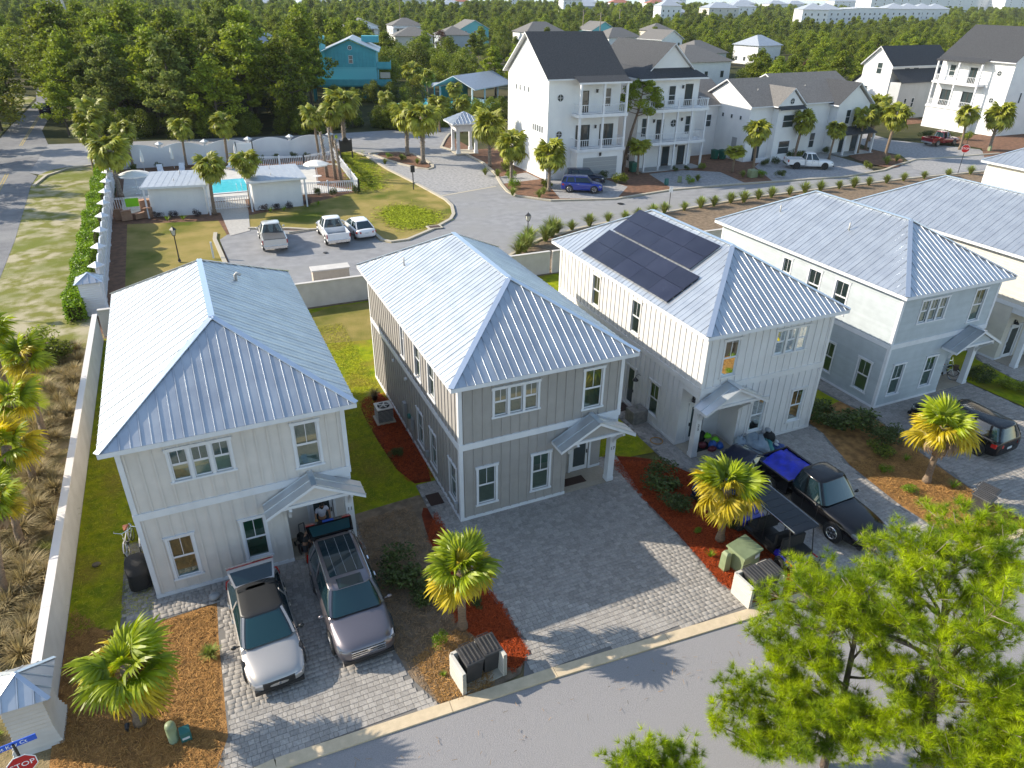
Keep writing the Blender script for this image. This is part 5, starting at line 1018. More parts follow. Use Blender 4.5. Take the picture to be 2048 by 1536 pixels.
for u in (6.1, 7.2, 8.4, 9.6): fwin(D, f['L'], L - (L - u + 0) if 0 else u - 3.6, 9.2, .28, .55, 'p')
for k in range(5): fwin(D, f['L'], 8.2 + k * .6 - .7, 5.2, .3, .7, 'p')
coach_lamp(D, f['F'], 6.2, 9.5); coach_lamp(D, f['F'], 6.25, 5.6)
# second tall white house with wrap balconies
E = thing('balcony_house', 'white three-storey house with two full-width balconies and a front gable', 'house', (44.0, 55.7, 0), .01); W, L, H = 8.6, 13.5, 10.8; f = frames(W, L)
mb = MB(); mb.box(0, W, 0, L, 0, H - .2); mb.build('wall', 'wall_white', E); yb = -2.0
for z in (3.55, 7.35): MB().fbox(f['L'], 0, L, .0, .03, z, z + .14).build('belt_board', 'white_trim', E)
mb = MB(); x0, x1, y0, y1 = -.6, W + .6, -.9, L + .6; P = [(x0, y0, H - .1), (x1, y0, H - .1), (x1, y1, H - .1), (x0, y1, H - .1), (x0 + 1.6, y0 + 1.5, H + .9), (x1 - 1.6, y0 + 1.5, H + .9), (x1 - 1.6, y1 - 1.5, H + .9), (x0 + 1.6, y1 - 1.5, H + .9)]; mb.add(P, [(0, 1, 5, 4), (1, 2, 6, 5), (2, 3, 7, 6), (3, 0, 4, 7), (4, 5, 6, 7)]); mb.build('skirt_roof', 'shingle_dark', E)
mb = MB(); mb.box(x0, x1, y0, y1, H - .32, H - .11); mb.build('gutter', 'white_trim', E)
gable_roof(E, 1.1, W - .6, .2, L - .4, H + .55, 3.1, 'y', 'shingle_dark'); mb = MB(); gable_wall(mb, 1.4, W - .9, .6, H + .55, 2.85); mb.build('gable', 'wall_white', E)
for z in (3.5, 7.3): MB().box(-.5 if z < 5 else -.3, W + .35, yb - .1, -.002, z - .3, z + .05).build('balcony_slab', 'white_trim', E)
MB().box(0, W + .3, yb, -.002, 0, .18).build('porch_floor', 'meter_gray', E)
for k in range(5):
    x = .1 + k * (W + .0) / 4
    for z0, z1 in ((.18, 3.2), (3.55, 7.0)): MB().cbox((x, yb + .1, z0), .2, .2, z1 - z0).build('porch_post', 'white_trim', E)
    MB().cbox((x, yb + .1, 7.35), .14, .14, 1.1).build('rail_post', 'white_trim', E)
for z in (3.55, 7.35): railing(E, [(-.1, -.05), (-.1, yb), (W * .5, yb), (W + .25, yb), (W + .25, -.05)], z)
for (u, z, w, h, s) in ((2.1, 7.6, .9, 2.1, 'w'), (4.6, 7.6, .9, 2.1, 'w'), (7.1, 7.5, .95, 2.3, 'd'), (1.0, 4.0, .8, 2.1, 'w'), (3.3, 3.6, .9, 2.2, 'd'), (5.3, 4.9, .9, .9, 'o'), (7.6, 4.0, .9, 2.1, 'w'), (4.6, .3, .9, 2.2, 'd'), (7.0, .3, .9, 2.2, 'd')): fwin(E, f['F'], u, z, w, h, s)
for (u, z, w, h, s) in ((L - 1.6, .9, .8, 1.7, 'w'), (L - 3.6, .9, .8, 1.7, 'w'), (L - 5.6, 1.6, .8, .8, 'o'), (L - 5.3, 5.0, .3, .5, 'p')): fwin(E, f['L'], u, z, w, h, s)
for u, z in ((6.1, 9.4), (2.3, 5.6), (6.5, 5.6), (6.0, 2.5)): coach_lamp(E, f['F'], u, z)
# low gabled pair
F1 = thing('gabled_house', 'white two-storey house with a small round-windowed front gable', 'house', (60.4, 54.6, 0), .05); W, L, H = 8.4, 9.6, 7.0; f = frames(W, L)
mb = MB(); mb.box(0, W, 0, L, 0, H - .1); gable_wall(mb, 0, L, .0, H - .1, 2.7, 'x'); mb.box(3.9, 7.9, -1.0, -.001, 0, H - .4); gable_wall(mb, 3.7, 8.1, -1.1, H - .1, 1.9); mb.build('wall', 'wall_white', F1)
gable_roof(F1, -.4, W, -.5, L + .5, H, 2.9, 'x', 'shingle_gray'); gable_roof(F1, 3.3, 8.5, -1.35, L / 2 - .3, H, 2.15, 'y', 'shingle_gray'); mb = MB(); mb.add([(3.5, -1.7, H - .45), (8.3, -1.7, H - .45), (8.2, -1.1, H - .02), (3.6, -1.1, H - .02)], [(0, 1, 2, 3)]); mb.build('eave_skirt', 'shingle_dark', F1)
F2_ = ((0, -1.0, 0), (1, 0, 0), (0, -1, 0)); fwin(F1, ((0, -1.1, 0), (1, 0, 0), (0, -1, 0)), 5.9, H + .15, .75, .75, 'o')
for (u, z, w, h) in ((5.9, 4.3, 1.9, 1.5), (5.9, .9, 1.9, 1.6)): fwin(F1, F2_, u, z, w, h, 'w')
fwin(F1, f['F'], 2.0, .2, .9, 2.1, 'd')
for k in range(3): fwin(F1, f['L'], L - 1.6 - k * 1.7, 5.2, .35, .45, 'p')
MB().fbox(f['L'], L - 2.6, L - 1.7, .0, .04, .1, 2.9).build('side_door', 'meter_gray', F1); vent_pipe(F1, (3.0, 2.4, H + 1.5))
mb = MB(); mb.box(1.2, 3.4, -1.1, -.9, 0, .6); mb.build('porch_planter', 'white_trim', F1)
F2 = thing('gabled_house', 'white two-storey house with a right front gable and small covered porch', 'house', (68.9, 55.9, 0), .05); W, L, H = 13.2, 12.0, 6.9; f = frames(W, L)
mb = MB(); mb.box(0, W, 0, L, 0, H - .1); gable_wall(mb, 0, L, W, H - .1, 2.9, 'x'); mb.box(7.0, W, -1.4, -.001, 0, H - .4); gable_wall(mb, 6.9, W, -1.4, H - .4, 2.4); mb.build('wall', 'wall_white', F2)
gable_roof(F2, -.2, W + .4, -.5, L + .5, H, 3.2, 'x', 'shingle_gray'); gable_roof(F2, 6.5, W + .5, -1.8, L / 2, H - .35, 2.8, 'y', 'shingle_dark')
F3 = ((0, -1.4, 0), (1, 0, 0), (0, -1, 0))
for (u, z, w, h) in ((9.2, 4.0, .8, 1.8), (10.8, 4.0, .8, 1.8)): fwin(F2, F3, u, z, w, h, 'w')
fwin(F2, f['F'], 4.6, .9, .9, 1.9, 'w'); mb = MB(); mb.add([(7.2, -3.4, 2.95), (W + .3, -3.4, 2.95), (W + .3, -1.41, 3.6), (7.2, -1.41, 3.6), (7.2, -3.4, 2.8), (W + .3, -3.4, 2.8), (W + .3, -1.41, 3.45), (7.2, -1.41, 3.45)], [(0, 1, 2, 3), (4, 5, 1, 0), (4, 7, 6, 5)]); mb.build('porch_roof', 'shingle_dark', F2)
for x in (7.5, 10.2, W): MB().cbox((x, -3.2, 0), .22, .22, 2.8).build('porch_post', 'white_trim', F2)
for u in (9.2, 11.6): fwin(F2, F3, u, .2, 1.0, 2.1, 'd')
MB().box(7.2, W + .3, -3.5, -1.41, 0, .16).build('porch_floor', 'meter_gray', F2); vent_pipe(F2, (4.6, 3.0, H + 1.6))
F4 = thing('rear_house', 'grey-roofed wing showing between the balcony house and the gabled house', 'house', (53.6, 60.5, 0), .03); W, L, H = 8.0, 9.0, 6.6
mb = MB(); mb.box(0, W, 0, L, 0, H - .1); mb.build('wall', 'wall_white', F4); gable_roof(F4, -.4, W + .4, -.5, L + .5, H, 2.7, 'x', 'shingle_gray'); fwin(F4, frames(W, L)['F'], 5, 3.8, .9, 1.5)
# right tall pair, facades turned to the left (-X)
G = thing('tall_white_house', 'tall white house with lit balconies at the right behind the red pickup', 'house', (113.4, 69.2, 0), -1.57); W, L, H = 12.6, 12, 11.1; f = frames(W, L)
mb = MB(); mb.box(0, W, 0, L, 0, H - .2); gable_wall(mb, 0, L, W, H - .2, 4.6, 'x'); gable_wall(mb, 0, L, 0, H - .2, 4.6, 'x'); mb.build('wall', 'wall_white', G); gable_roof(G, -.3, W + .3, -.6, L + .6, H - .1, 4.9, 'x', 'shingle_dark')
mb = MB(); mb.add([(.0, -1.7, H - .4), (8.6, -1.7, H - .4), (8.6, -.3, H + .15), (.0, -.3, H + .15)], [(0, 1, 2, 3)]); mb.box(0, 8.6, -1.73, -1.701, H - .6, H - .41); mb.build('bay_roof', 'shingle_dark', G)
mb = MB(); mb.box(.2, 8.4, -1.5, -.001, 0, 3.3); mb.build('garage_wall', 'wall_white', G); mb = MB()
for k in range(5): mb.fbox(((0, -1.5, 0), (1, 0, 0), (0, -1, 0)), 1.2, 7.0, .005, .03, .1 + k * .5, .1 + k * .5 + .48)
mb.build('garage_door', 'white_trim', G)
for z in (3.3, 7.1): MB().box(.1, 8.5, -1.7, -.002, z, z + .3).build('balcony_slab', 'white_trim', G)
for x in (.4, 4.3, 8.3):
    for z0, z1 in ((3.6, 7.1), (7.4, H - .6)): MB().cbox((x, -1.5, z0), .24, .24, z1 - z0).build('balcony_post', 'white_trim', G)
for z in (3.6, 7.4): railing(G, [(.3, -.05), (.3, -1.58), (8.4, -1.58), (8.4, -.05)], z)
for (u, z, w, h, s) in ((2.2, 8.1, 1.0, 1.8, 'w'), (6.0, 7.5, 1.1, 2.2, 'D'), (2.2, 3.7, 1.9, 2.3, 'D'), (6.2, 3.7, 1.9, 2.3, 'D'), (10.4, 8.9, .75, .75, 'o'), (10.4, 4.9, .75, .75, 'o')): fwin(G, f['F'], u, z, w, h, s)
fwin(G, f['R'], 3.5, 5.0, .4, 1.5, 'p'); fwin(G, f['R'], 7.5, 5.6, .4, 1.5, 'p')
Hh = thing('stepped_house', 'white and grey house with stepped dark roofs left of the right tall house', 'house', (112.3, 86.5, 0), -1.52); W, L, H = 10.5, 16, 8.8; f = frames(W, L)
mb = MB(); mb.box(2.0, 8.2, 0, L, 0, H); mb.add([(2.0, 0, H), (8.2, 0, H), (5.1, 0, H + 3.0)], [(0, 1, 2)]); mb.box(0, 2.0, .5, L, 0, 5.4); mb.add([(0, .5, 5.4), (2.0, .5, 5.4), (2.0, .5, 7.0)], [(0, 1, 2)]); mb.build('wall', 'wall_white', Hh); MB().box(8.2, 10.5, .2, L, 0, 6.2).build('side_wall', 'wall_gray_far', Hh)
gable_roof(Hh, 1.6, 8.6, -.5, L, H, 3.2, 'y', 'shingle_dark'); mb = MB(); mb.add([(8.2, -.3, 8.3), (11.0, -.3, 6.2), (11.0, L, 6.2), (8.2, L, 8.3)], [(0, 1, 2, 3)]); mb.add([(-.5, .1, 5.3), (2.0, .1, 7.2), (2.0, L, 7.2), (-.5, L, 5.3)], [(0, 1, 2, 3)]); mb.build('side_roof', 'shingle_dark', Hh)
fwin(Hh, f['F'], 5.5, 7.4, 1.0, 1.8); fwin(Hh, f['F'], 3.2, 4.4, 1.2, .7, 'p')
for u in (4, 6.5): fwin(Hh, ((8.2, 0, 0), (0, 1, 0), (1, 0, 0)), u, 7.9, 1.4, .5, 'p')
for u in (2.5, 4.6): fwin(Hh, ((10.5, 0, 0), (0, 1, 0), (1, 0, 0)), u, 2.0, .6, 1.5, 'w')
mb = MB(); mb.box(-1.2, 3.4, -2.0, .49, 0, 3.0); mb.build('entry_wall', 'wall_white', Hh); gable_roof(Hh, -1.5, 3.7, -2.4, .5, 3.0, 1.7, 'y', 'shingle_dark', name='entry_roof')
H3 = thing('white_house', 'white wall with a dark carport opening at the far right edge', 'house', (123, 47.5, 0), -1.57); mb = MB(); mb.box(0, 9, 0, 12, 0, 7.4); mb.build('wall', 'wall_white', H3); gable_roof(H3, -.4, 9.4, -.5, 12.5, 7.4, 2.6, 'y', 'shingle_gray'); mb = MB(); mb.fbox(frames(9, 12)['F'], 1.2, 5.8, .0, .04, .1, 3.0); mb.build('garage_door', 'meter_gray', H3)
# turquoise house
T = thing('turquoise_house', 'turquoise stilt house with a pale metal roof among the trees', 'house', (21.6, 134.4, 0), -.28); W, L = 10.0, 14.0; f = frames(W, L)
mb = MB(); mb.box(0, W, 0, L, 3.0, 9.0); gable_wall(mb, 0, W, 0, 9.0, 2.0); mb.build('wall', 'turquoise', T); MB().fbox(f['F'], 0, W, .0, .04, 5.95, 6.1).build('belt_board', 'turquoise_light', T); MB().fbox(f['F'], .1, W - .1, .0, .03, 3.0, 5.9).build('lower_wall', 'turquoise_light', T)
gable_roof(T, -.7, W + .7, -.6, L + .6, 9.0, 2.35, 'y', 'roof_pale', trim='turquoise_light')
for k in range(14): MB().fbox(f['F'], .5 + k * .68, .54 + k * .68, .0, .03, 6.2, 8.9).build('batten', 'turquoise_deep', T)
mb = MB(); mb.box(-1.1, -.01, 2.2, 3.8, 0, 11.6); mb.build('chimney', 'turquoise_light', T); mb = MB(); mb.box(W - 3, W + .5, 8, 11, 10.2, 11.4); mb.build('roof_deck', 'turquoise', T)
fwin(T, f['F'], W / 2, 6.9, .7, 1.3); fwin(T, f['F'], W / 2, 9.3, .7, .7, 'o')
mb = MB(); mb.box(-2.6, W + 2.8, -2.2, -.01, 2.75, 3.0); mb.box(-2.6, -.01, 0, L, 2.75, 3.0); mb.box(W + .01, W + 2.8, 0, 6, 2.75, 3.0); mb.box(W + .01, W + 2.8, .2, 5, 5.7, 5.9); mb.build('deck', 'turquoise_deep', T)
mb = MB(); mb.box(-2.6, W + 2.8, -2.22, -2.12, 3.0, 4.1); mb.box(-2.6, -2.5, -2.1, L, 3.0, 4.1); mb.box(W + .1, W + 2.8, .1, .2, 5.9, 7.1); mb.box(W + 2.7, W + 2.8, .2, 5, 5.9, 7.1); mb.build('deck_railing', 'turquoise', T)
for x in (-2.5, 0, 2.5, 5, 7.5, 10, W + 2.6):
    for y in (-2.0, 1.0): MB().cbox((x, y, 0), .3, .3, 2.75).build('stilt', 'turquoise_deep', T)
mb = MB(); mb.box(.5, W - .5, 1.5, L, 0, 2.74); mb.build('ground_room', 'turquoise_deep', T); mb = MB(); mb.bar((-2.5, 4, 3.0), (-7.5, 3, .2), 1.0, .15); mb.build('stair', 'wicker', T); MB().box(W + .6, W + 2.6, -.1, .0, 4.1, 5.2).build('shutter', 'beige_panel', T)
MB().fbox(f['L'], 8.5, 10.2, .0, .06, 3.3, 8.6).build('tall_window', 'pane_far', T)
# turquoise pool, pavilion, pergola
tag(MB().prism([(30, 110), (44, 106), (52, 118), (50, 128), (40, 128), (32, 122)], .1, .35).build('neighbour_pool', 'pool_water'), 'bright turquoise pool behind the hedge by the pavilion', 'swimming pool')
pav = thing('pavilion', 'open pavilion with a long pale grey metal roof by the tall white house', 'pavilion', (46.5, 118, 0), .62); rf = MB(); 
for k, (x, y) in enumerate(((.3, .3), (5, .3), (10, .3), (.3, 8), (5, 8), (10, 8))): MB().cbox((x, y, 0), .25, .25, 3.0).build('post', 'white_trim', pav)
gable_roof(pav, -.8, 14, -1, 9.2, 3.0, 2.2, 'x', 'roof_pale'); MB().box(.5, 10, 7.8, 8, 0, 2.9).build('back_wall', 'turquoise_deep', pav)
pg = thing('pool_shelter', 'small flat white shelter left of the pavilion', 'shelter', (42, 128, 0), .2); MB().box(-.2, 5, -.2, 4, 2.7, 2.9).build('roof', 'roof_pale', pg)
for x, y in ((0, 0), (4.8, 0), (0, 3.8), (4.8, 3.8)): MB().cbox((x, y, 0), .18, .18, 2.7).build('post', 'turquoise_light', pg)
# gazebo at the gate
gz = thing('gazebo', 'white gazebo with a hipped metal roof at the paver entry', 'gazebo', (27.9, 73.4, LZ[0]), -.06); zE = 4.1; w = 2.25
for sx in (-1, 1):
    for sy in (-1, 1):
        p = MB(); p.cbox((sx * 1.25, sy * 1.25, 0), .38, .38, 3.7); p.cbox((sx * 1.25, sy * 1.25, 0), .5, .5, .5); p.build('post', 'white_trim', gz); b = MB()
        for k in range(4): t0, t1 = k / 4, (k + 1) / 4; b.bar((sx * (1.25 + .8 * t0 ** 1.6), sy * (1.25 + .8 * t0 ** 1.6), 2.7 + 1.25 * t0 ** .8), (sx * (1.25 + .8 * t1 ** 1.6), sy * (1.25 + .8 * t1 ** 1.6), 2.7 + 1.25 * t1 ** .8), .12, .12)
        b.build('bracket', 'white_trim', gz)
mb = MB(); 
for a, b in (((-1.3, -1.3), (1.3, -1.3)), ((1.3, -1.3), (1.3, 1.3)), ((1.3, 1.3), (-1.3, 1.3)), ((-1.3, 1.3), (-1.3, -1.3))): mb.bar((*a, 3.35), (*b, 3.35), .12, .75)
mb.build('siding_band', 'white_trim', gz); A, B, C_, D_ = (-w, -w, zE), (w, -w, zE), (w, w, zE), (-w, w, zE); ap = (0, 0, zE + 1.25); rf = MB().add([A, B, C_, D_, ap], [(0, 1, 4), (1, 2, 4), (2, 3, 4), (3, 0, 4), (3, 2, 1, 0)]).build('roof', 'metal_roof', gz)
for p, q in ((A, B), (B, C_), (C_, D_), (D_, A)): slope(rf, p, q, ap, ap, 'metal_roof', .5, True, .05, 1)
fm = MB(); [fm.bar(Vector(p) - Vector((0, 0, .08)), Vector(q) - Vector((0, 0, .08)), .06, .16) for p, q in ((A, B), (B, C_), (C_, D_), (D_, A))]; fm.build('fascia', 'white_trim', gz); MB().box(-1.6, 1.6, -1.6, 1.6, 0, .12).build('base_slab', 'concrete', gz)
# ---------------------------------------------------------------- walls and fences
def louvre_wall(name, label, a, b, h, th=.16, m='wall_fence', cap='fence_cap', boards=9, bsize=None):
    a, b = Vector((*a, 0)), Vector((*b, 0)); L = (b - a).length; rz = math.atan2(b.y - a.y, b.x - a.x); root = thing(name, label, 'wall', a, rz)
    core = MB(); core.box(0, L, -th / 2 + .03, th / 2 - .03, 0, h - .06); w = core.build('wall', m, root); n = int(h / .145); J = MB()
    for k in range(n):
        z = .02 + k * (h - .1) / n; J.hexa([(0, -th / 2 - .012, z), (L, -th / 2 - .012, z), (L, th / 2 + .012, z), (0, th / 2 + .012, z), (0, -th / 2 + .022, z + .12), (L, -th / 2 + .022, z + .12), (L, th / 2 - .022, z + .12), (0, th / 2 - .022, z + .12)])
    J.build('boards', m, w, kind='stuff'); nb = max(1, int(L / 2.4))
    for k in range(nb): MB().box(k * L / nb + .006, (k + 1) * L / nb - .006, -th / 2 - .06, th / 2 + .06, h - .06, h).build('cap', cap, root)
    return root
louvre_wall('long_wall', 'long tall sided wall with a pale cap running beside the left house', (-14.40, 25.0), (-14.40, -3.3), 1.82, th=.16)
louvre_wall('rear_wall', 'sided wall closing the back yards behind the houses', (-14.3, 25.6), (16.9, 25.55), 1.85, cap='wall_fence')
louvre_wall('rear_wall', 'far stretch of the back wall behind the white and the blue-grey houses', (17.1, 25.5), (62, 25.3), 1.85, cap='wall_fence')
def pillar(name, label, x, y, w, h, rw, rise, m, seed=1, flare=.0):
    root = thing(name, label, 'pillar', (x, y, 0)); n = int(h / .15); sh = MB(); sh.cbox((0, 0, 0), w - .05, w - .05, h - .02); s = sh.build('shaft', m, root)
    for k in range(n):
        z = k * h / n; e = w / 2 + flare * max(0, 1 - z / .7); e2 = w / 2 + flare * max(0, 1 - (z + .15) / .7) - .038
        MB().add([(-e, -e, z), (e, -e, z), (e, e, z), (-e, e, z), (-e2, -e2, z + h / n - .03), (e2, -e2, z + h / n - .03), (e2, e2, z + h / n - .03), (-e2, e2, z + h / n - .03)], [(0, 1, 5, 4), (1, 2, 6, 5), (2, 3, 7, 6), (3, 0, 4, 7), (4, 5, 6, 7)]).build('siding_board', m, s)
    r = rw / 2; A, B, C, D = (-r, -r, h), (r, -r, h), (r, r, h), (-r, r, h); ap = (0, 0, h + rise); rf = MB().add([A, B, C, D, ap], [(0, 1, 4), (1, 2, 4), (2, 3, 4), (3, 0, 4), (3, 2, 1, 0)]).build('roof', 'metal_roof', root)
    for p, q in ((A, B), (B, C), (C, D), (D, A)): slope(rf, p, q, ap, ap, 'metal_roof', .4, True, .025, 1)
    for p in (A, B, C, D): MB().bar(Vector(p) + Vector((0, 0, .02)), Vector(ap) + Vector((0, 0, .02)), .12, .02).build('hip_cap', 'metal_trim', rf)
    return root
pillar('gate_pillar', 'sided pillar with a pyramid metal roof at the near end of the long wall', -14.62, -4.05, 1.05, 2.0, 1.55, .55, 'wall_fence', flare=.14)
pillar('gate_pillar', 'white pillar with a pyramid metal roof at the far end of the long wall', -14.9, 30.2, 1.3, 2.3, 1.65, .5, 'vinyl_white')
def arch_fence(name, label, a, b, n, h=1.75, arch=.45, thk=.10, start=0):
    a, b = Vector((*a, 0)), Vector((*b, 0)); L = (b - a).length; rz = math.atan2(b.y - a.y, b.x - a.x); root = thing(name, label, 'fence', a, rz); w = L / n
    for k in range(n):
        x0 = k * w; p = MB(); ns = 10; top = []
        for i in range(ns + 1): t = i / ns; top.append((x0 + .12 + (w - .24) * t, h + arch * math.sin(math.pi * t) ** .9))
        V = [(x, -thk / 2, 0) for x, z in top] + [(x, -thk / 2, z) for x, z in top] + [(x, thk / 2, 0) for x, z in top] + [(x, thk / 2, z) for x, z in top]; m_ = ns + 1; F = []
        for i in range(ns): F += [(i, i + 1, m_ + i + 1, m_ + i), (2 * m_ + i, 3 * m_ + i, 3 * m_ + i + 1, 2 * m_ + i + 1), (m_ + i, m_ + i + 1, 3 * m_ + i + 1, 3 * m_ + i)]
        p.add(V, F); pn = p.build('panel', 'vinyl_white', root); r = MB(); r.box(x0 + .12, x0 + w - .12, -thk / 2 - .03, thk / 2 + .03, .95, 1.02); r.box(x0 + w / 2 - .04, x0 + w / 2 + .04, -thk / 2 - .025, thk / 2 + .025, 0, h + arch * .95); r.build('rail', 'vinyl_white', pn)
        for i in range(ns): pass
    for k in range(n + 1):
        p = MB(); p.cbox((k * w, 0, 0), .24, .24, h + .45); po = p.build('post', 'vinyl_white', root); c = MB(); c.lathe((k * w, 0, h + .45), [(.55, 0), (.55, .05), (.02, .34)], 4); c.build('post_cap', 'white_trim', po); br = MB()
        for s in (-1, 1): br.bar((k * w + s * .1, 0, h + .2), (k * w + s * .4, 0, h + .46), .08, .08)
        br.build('cap_bracket', 'white_trim', po)
    return root
arch_fence('arched_fence', 'long white panel fence with arched tops and pyramid caps beside the hedge', (-14.5, 32.2), (-15.45, 77.2), 10, h=2.1, arch=.5)
arch_fence('arched_fence', 'white arched panel fence behind the swimming pool', (-15.3, 77.9), (10.6, 78.1), 5, h=2.2, arch=.55)
def picket(name, label, pts, h=1.25, sp=.22):
    root = thing(name, label, 'fence', (pts[0][0], pts[0][1], 0)); o = Vector((pts[0][0], pts[0][1], 0)); pk = MB()
    for i in range(len(pts) - 1):
        a, b = Vector((*pts[i], 0)) - o, Vector((*pts[i + 1], 0)) - o; L = (b - a).length; r = MB()
        for z in (.15, h - .12, h): r.bar(a + Vector((0, 0, z)), b + Vector((0, 0, z)), .05, .05)
        r.build('rail', 'white_trim', root); n = int(L / sp)
        for k in range(n): p = a.lerp(b, (k + .5) / n); pk.box(p.x - .025, p.x + .025, p.y - .025, p.y + .025, .05, h + .03)
        m = max(1, int(L / 2.4))
        for k in range(m + 1): q = MB(); q.cbox(a.lerp(b, k / m), .13, .13, h + .15); q.build('post', 'white_trim', root)
    pk.build('pickets', 'white_trim', root, kind='stuff'); return root
picket('picket_fence', 'white picket fence between the wall and the left pool hut', [(-15.0, 57.7), (-11.5, 57.0)])
picket('picket_fence', 'white picket gate fence between the two pool huts', [(-6.6, 54.6), (-2.3, 54.2)])
picket('picket_fence', 'white picket fence from the right hut round the pool corner', [(2.8, 57.8), (9.3, 56.9), (10.6, 78.0)])
picket('picket_fence', 'white picket fence along the far side of the pool deck', [(.3, 73.7), (6.0, 72.2), (9.8, 74.2)])
def hut(name, label, x, y, rz, W, L, h0, h1, rp=.5):
    r = thing(name, label, 'pool hut', (x, y, 0), rz); mb = MB(); mb.hexa([(0, 0, 0), (W, 0, 0), (W, L, 0), (0, L, 0), (0, 0, h0), (W, 0, h0), (W, L, h1), (0, L, h1)]); w = mb.build('wall', 'wall_white', r)
    for k in range(int(W / .6)): MB().box(.3 + k * .6, .35 + k * .6, -.02, -.001, .05, h0 - .03).build('batten', 'wall_white', w)
    rr = MB(); x0, x1, y0, y1 = -rp, W + rp, -.6, L + .6; rr.hexa([(x0, y0, h0 + .02), (x1, y0, h0 + .02), (x1, y1, h1 + .02), (x0, y1, h1 + .02), (x0, y0, h0 + .2), (x1, y0, h0 + .2), (x1, y1, h1 + .2), (x0, y1, h1 + .2)]); rf = rr.build('roof', 'white_trim', r)
    slope(rf, (x0, y0, h0 + .2), (x1, y0, h0 + .2), (x1, y1, h1 + .2), (x0, y1, h1 + .2), 'roof_pale', .6, True, .012, 1)
    vent_pipe(r, (W * .45, L * .3, h0 + .2)); vent_pipe(r, (W * .5, L * .85, h1 + .2))
    for xx in (x0 + .2, x1 - .2): MB().cbox((xx, y0 + .2, 0), .14, .14, h0).build('post', 'white_trim', r)
    return r
hut('pool_hut', 'white pool hut left of the entrance path', -11.35, 54.0, -.16, 4.9, 4.6, 2.75, 3.0); hut('pool_hut', 'white pool hut right of the entrance path', -2.1, 52.9, .02, 4.75, 4.6, 2.75, 3.0)
pl = thing('swimming_pool', 'turquoise swimming pool seen between the two white huts', 'swimming pool', (-6.4, 64.4, LZ[0]))
MB().box(-4.6, 5.2, -3.2, 3.1, 0, .03).build('water', 'pool_water', pl); mb = MB()
for a in ((-4.9, 5.5, -3.5, -3.2), (-4.9, 5.5, 3.1, 3.4), (-4.9, -4.6, -3.2, 3.1), (5.2, 5.5, -3.2, 3.1)): mb.box(*a, 0, .06)
mb.build('coping', 'white_trim', pl); mb = MB()
for x in (3.4, 3.9): mb.tube([(x, -3.4, 0), (x, -3.35, .8), (x, -3.0, .9), (x, -2.7, .3)], .025, 6)
mb.build('pool_rail', 'chrome', pl)
def umbrella(name, label, loc, open_=True, h=2.5, r=1.45):
    u = thing(name, label, 'umbrella', (*loc, LZ[0])); MB().tube([(0, 0, 0), (0, 0, h)], .03, 8).build('pole', 'white_trim', u); n = 8
    if open_:
        mb = MB(); P = [(r * math.cos(k * math.pi / 4), r * math.sin(k * math.pi / 4), h - .42) for k in range(n)]; Q = [(x * .5, y * .5, h - .14) for x, y, z in P]; mb.add(P + Q + [(0, 0, h + .02)] + [(x * .985, y * .985, h - .55) for x, y, z in P], [(k, (k + 1) % n, n + (k + 1) % n, n + k) for k in range(n)] + [(n + k, n + (k + 1) % n, 2 * n) for k in range(n)] + [(k, (k + 1) % n, 2 * n + 1 + (k + 1) % n, 2 * n + 1 + k) for k in range(n)]); mb.build('canopy', 'umbrella_cloth', u)
        t = MB(); t.lathe((0, 0, 0), [(.5, .70), (.5, .74)], 12); t.cbox((0, 0, 0), .5, .5, .08); t.build('table', 'white_trim', u)
    else: MB().lathe((0, 0, 0), [(.05, h * .38), (.20, h * .45), (.15, h * .8), (.03, h + .05)], 10).build('folded_canopy', 'umbrella_cloth', u)
    return u
umbrella('umbrella', 'open white umbrella over a table right of the huts', (5.9, 62.6)); umbrella('umbrella', 'open white umbrella at the left of the pool hut', (-12.75, 63.8), r=1.7)
umbrella('umbrella', 'folded white umbrella nearest the arched fence corner', (-12.2, 75.6), False); umbrella('umbrella', 'second folded white umbrella along the pool fence', (-8.9, 76.2), False); umbrella('umbrella', 'folded white umbrella right of the tallest pool palm', (-1.6, 76.2), False)
def lounger(loc, rz, label):
    l = thing('lounger', label, 'lounger', (*loc, LZ[0]), rz, 'white loungers on the pool deck'); MB().box(-.32, .32, -.9, .35, .28, .36).build('seat', 'white_trim', l); b = MB(); b.hexa([(-.32, .35, .28), (.32, .35, .28), (.32, .42, .3), (-.32, .42, .3), (-.32, .75, .95), (.32, .75, .95), (.32, .83, .92), (-.32, .83, .92)]); b.build('backrest', 'white_trim', l)
    for x in (-.28, .28):
        for y in (-.8, .3): MB().cbox((x, y, 0), .06, .06, .28).build('leg', 'white_trim', l)
for i, (p, a) in enumerate((((-10.4, 73.6), .1), ((-8.1, 73.6), -.1), ((-5.6, 73.2), .2), ((-4.6, 71.4), .5), ((-2.6, 73.8), -.3), ((-.6, 73.2), .0))): lounger(p, a, 'white pool lounger on the far deck edge')
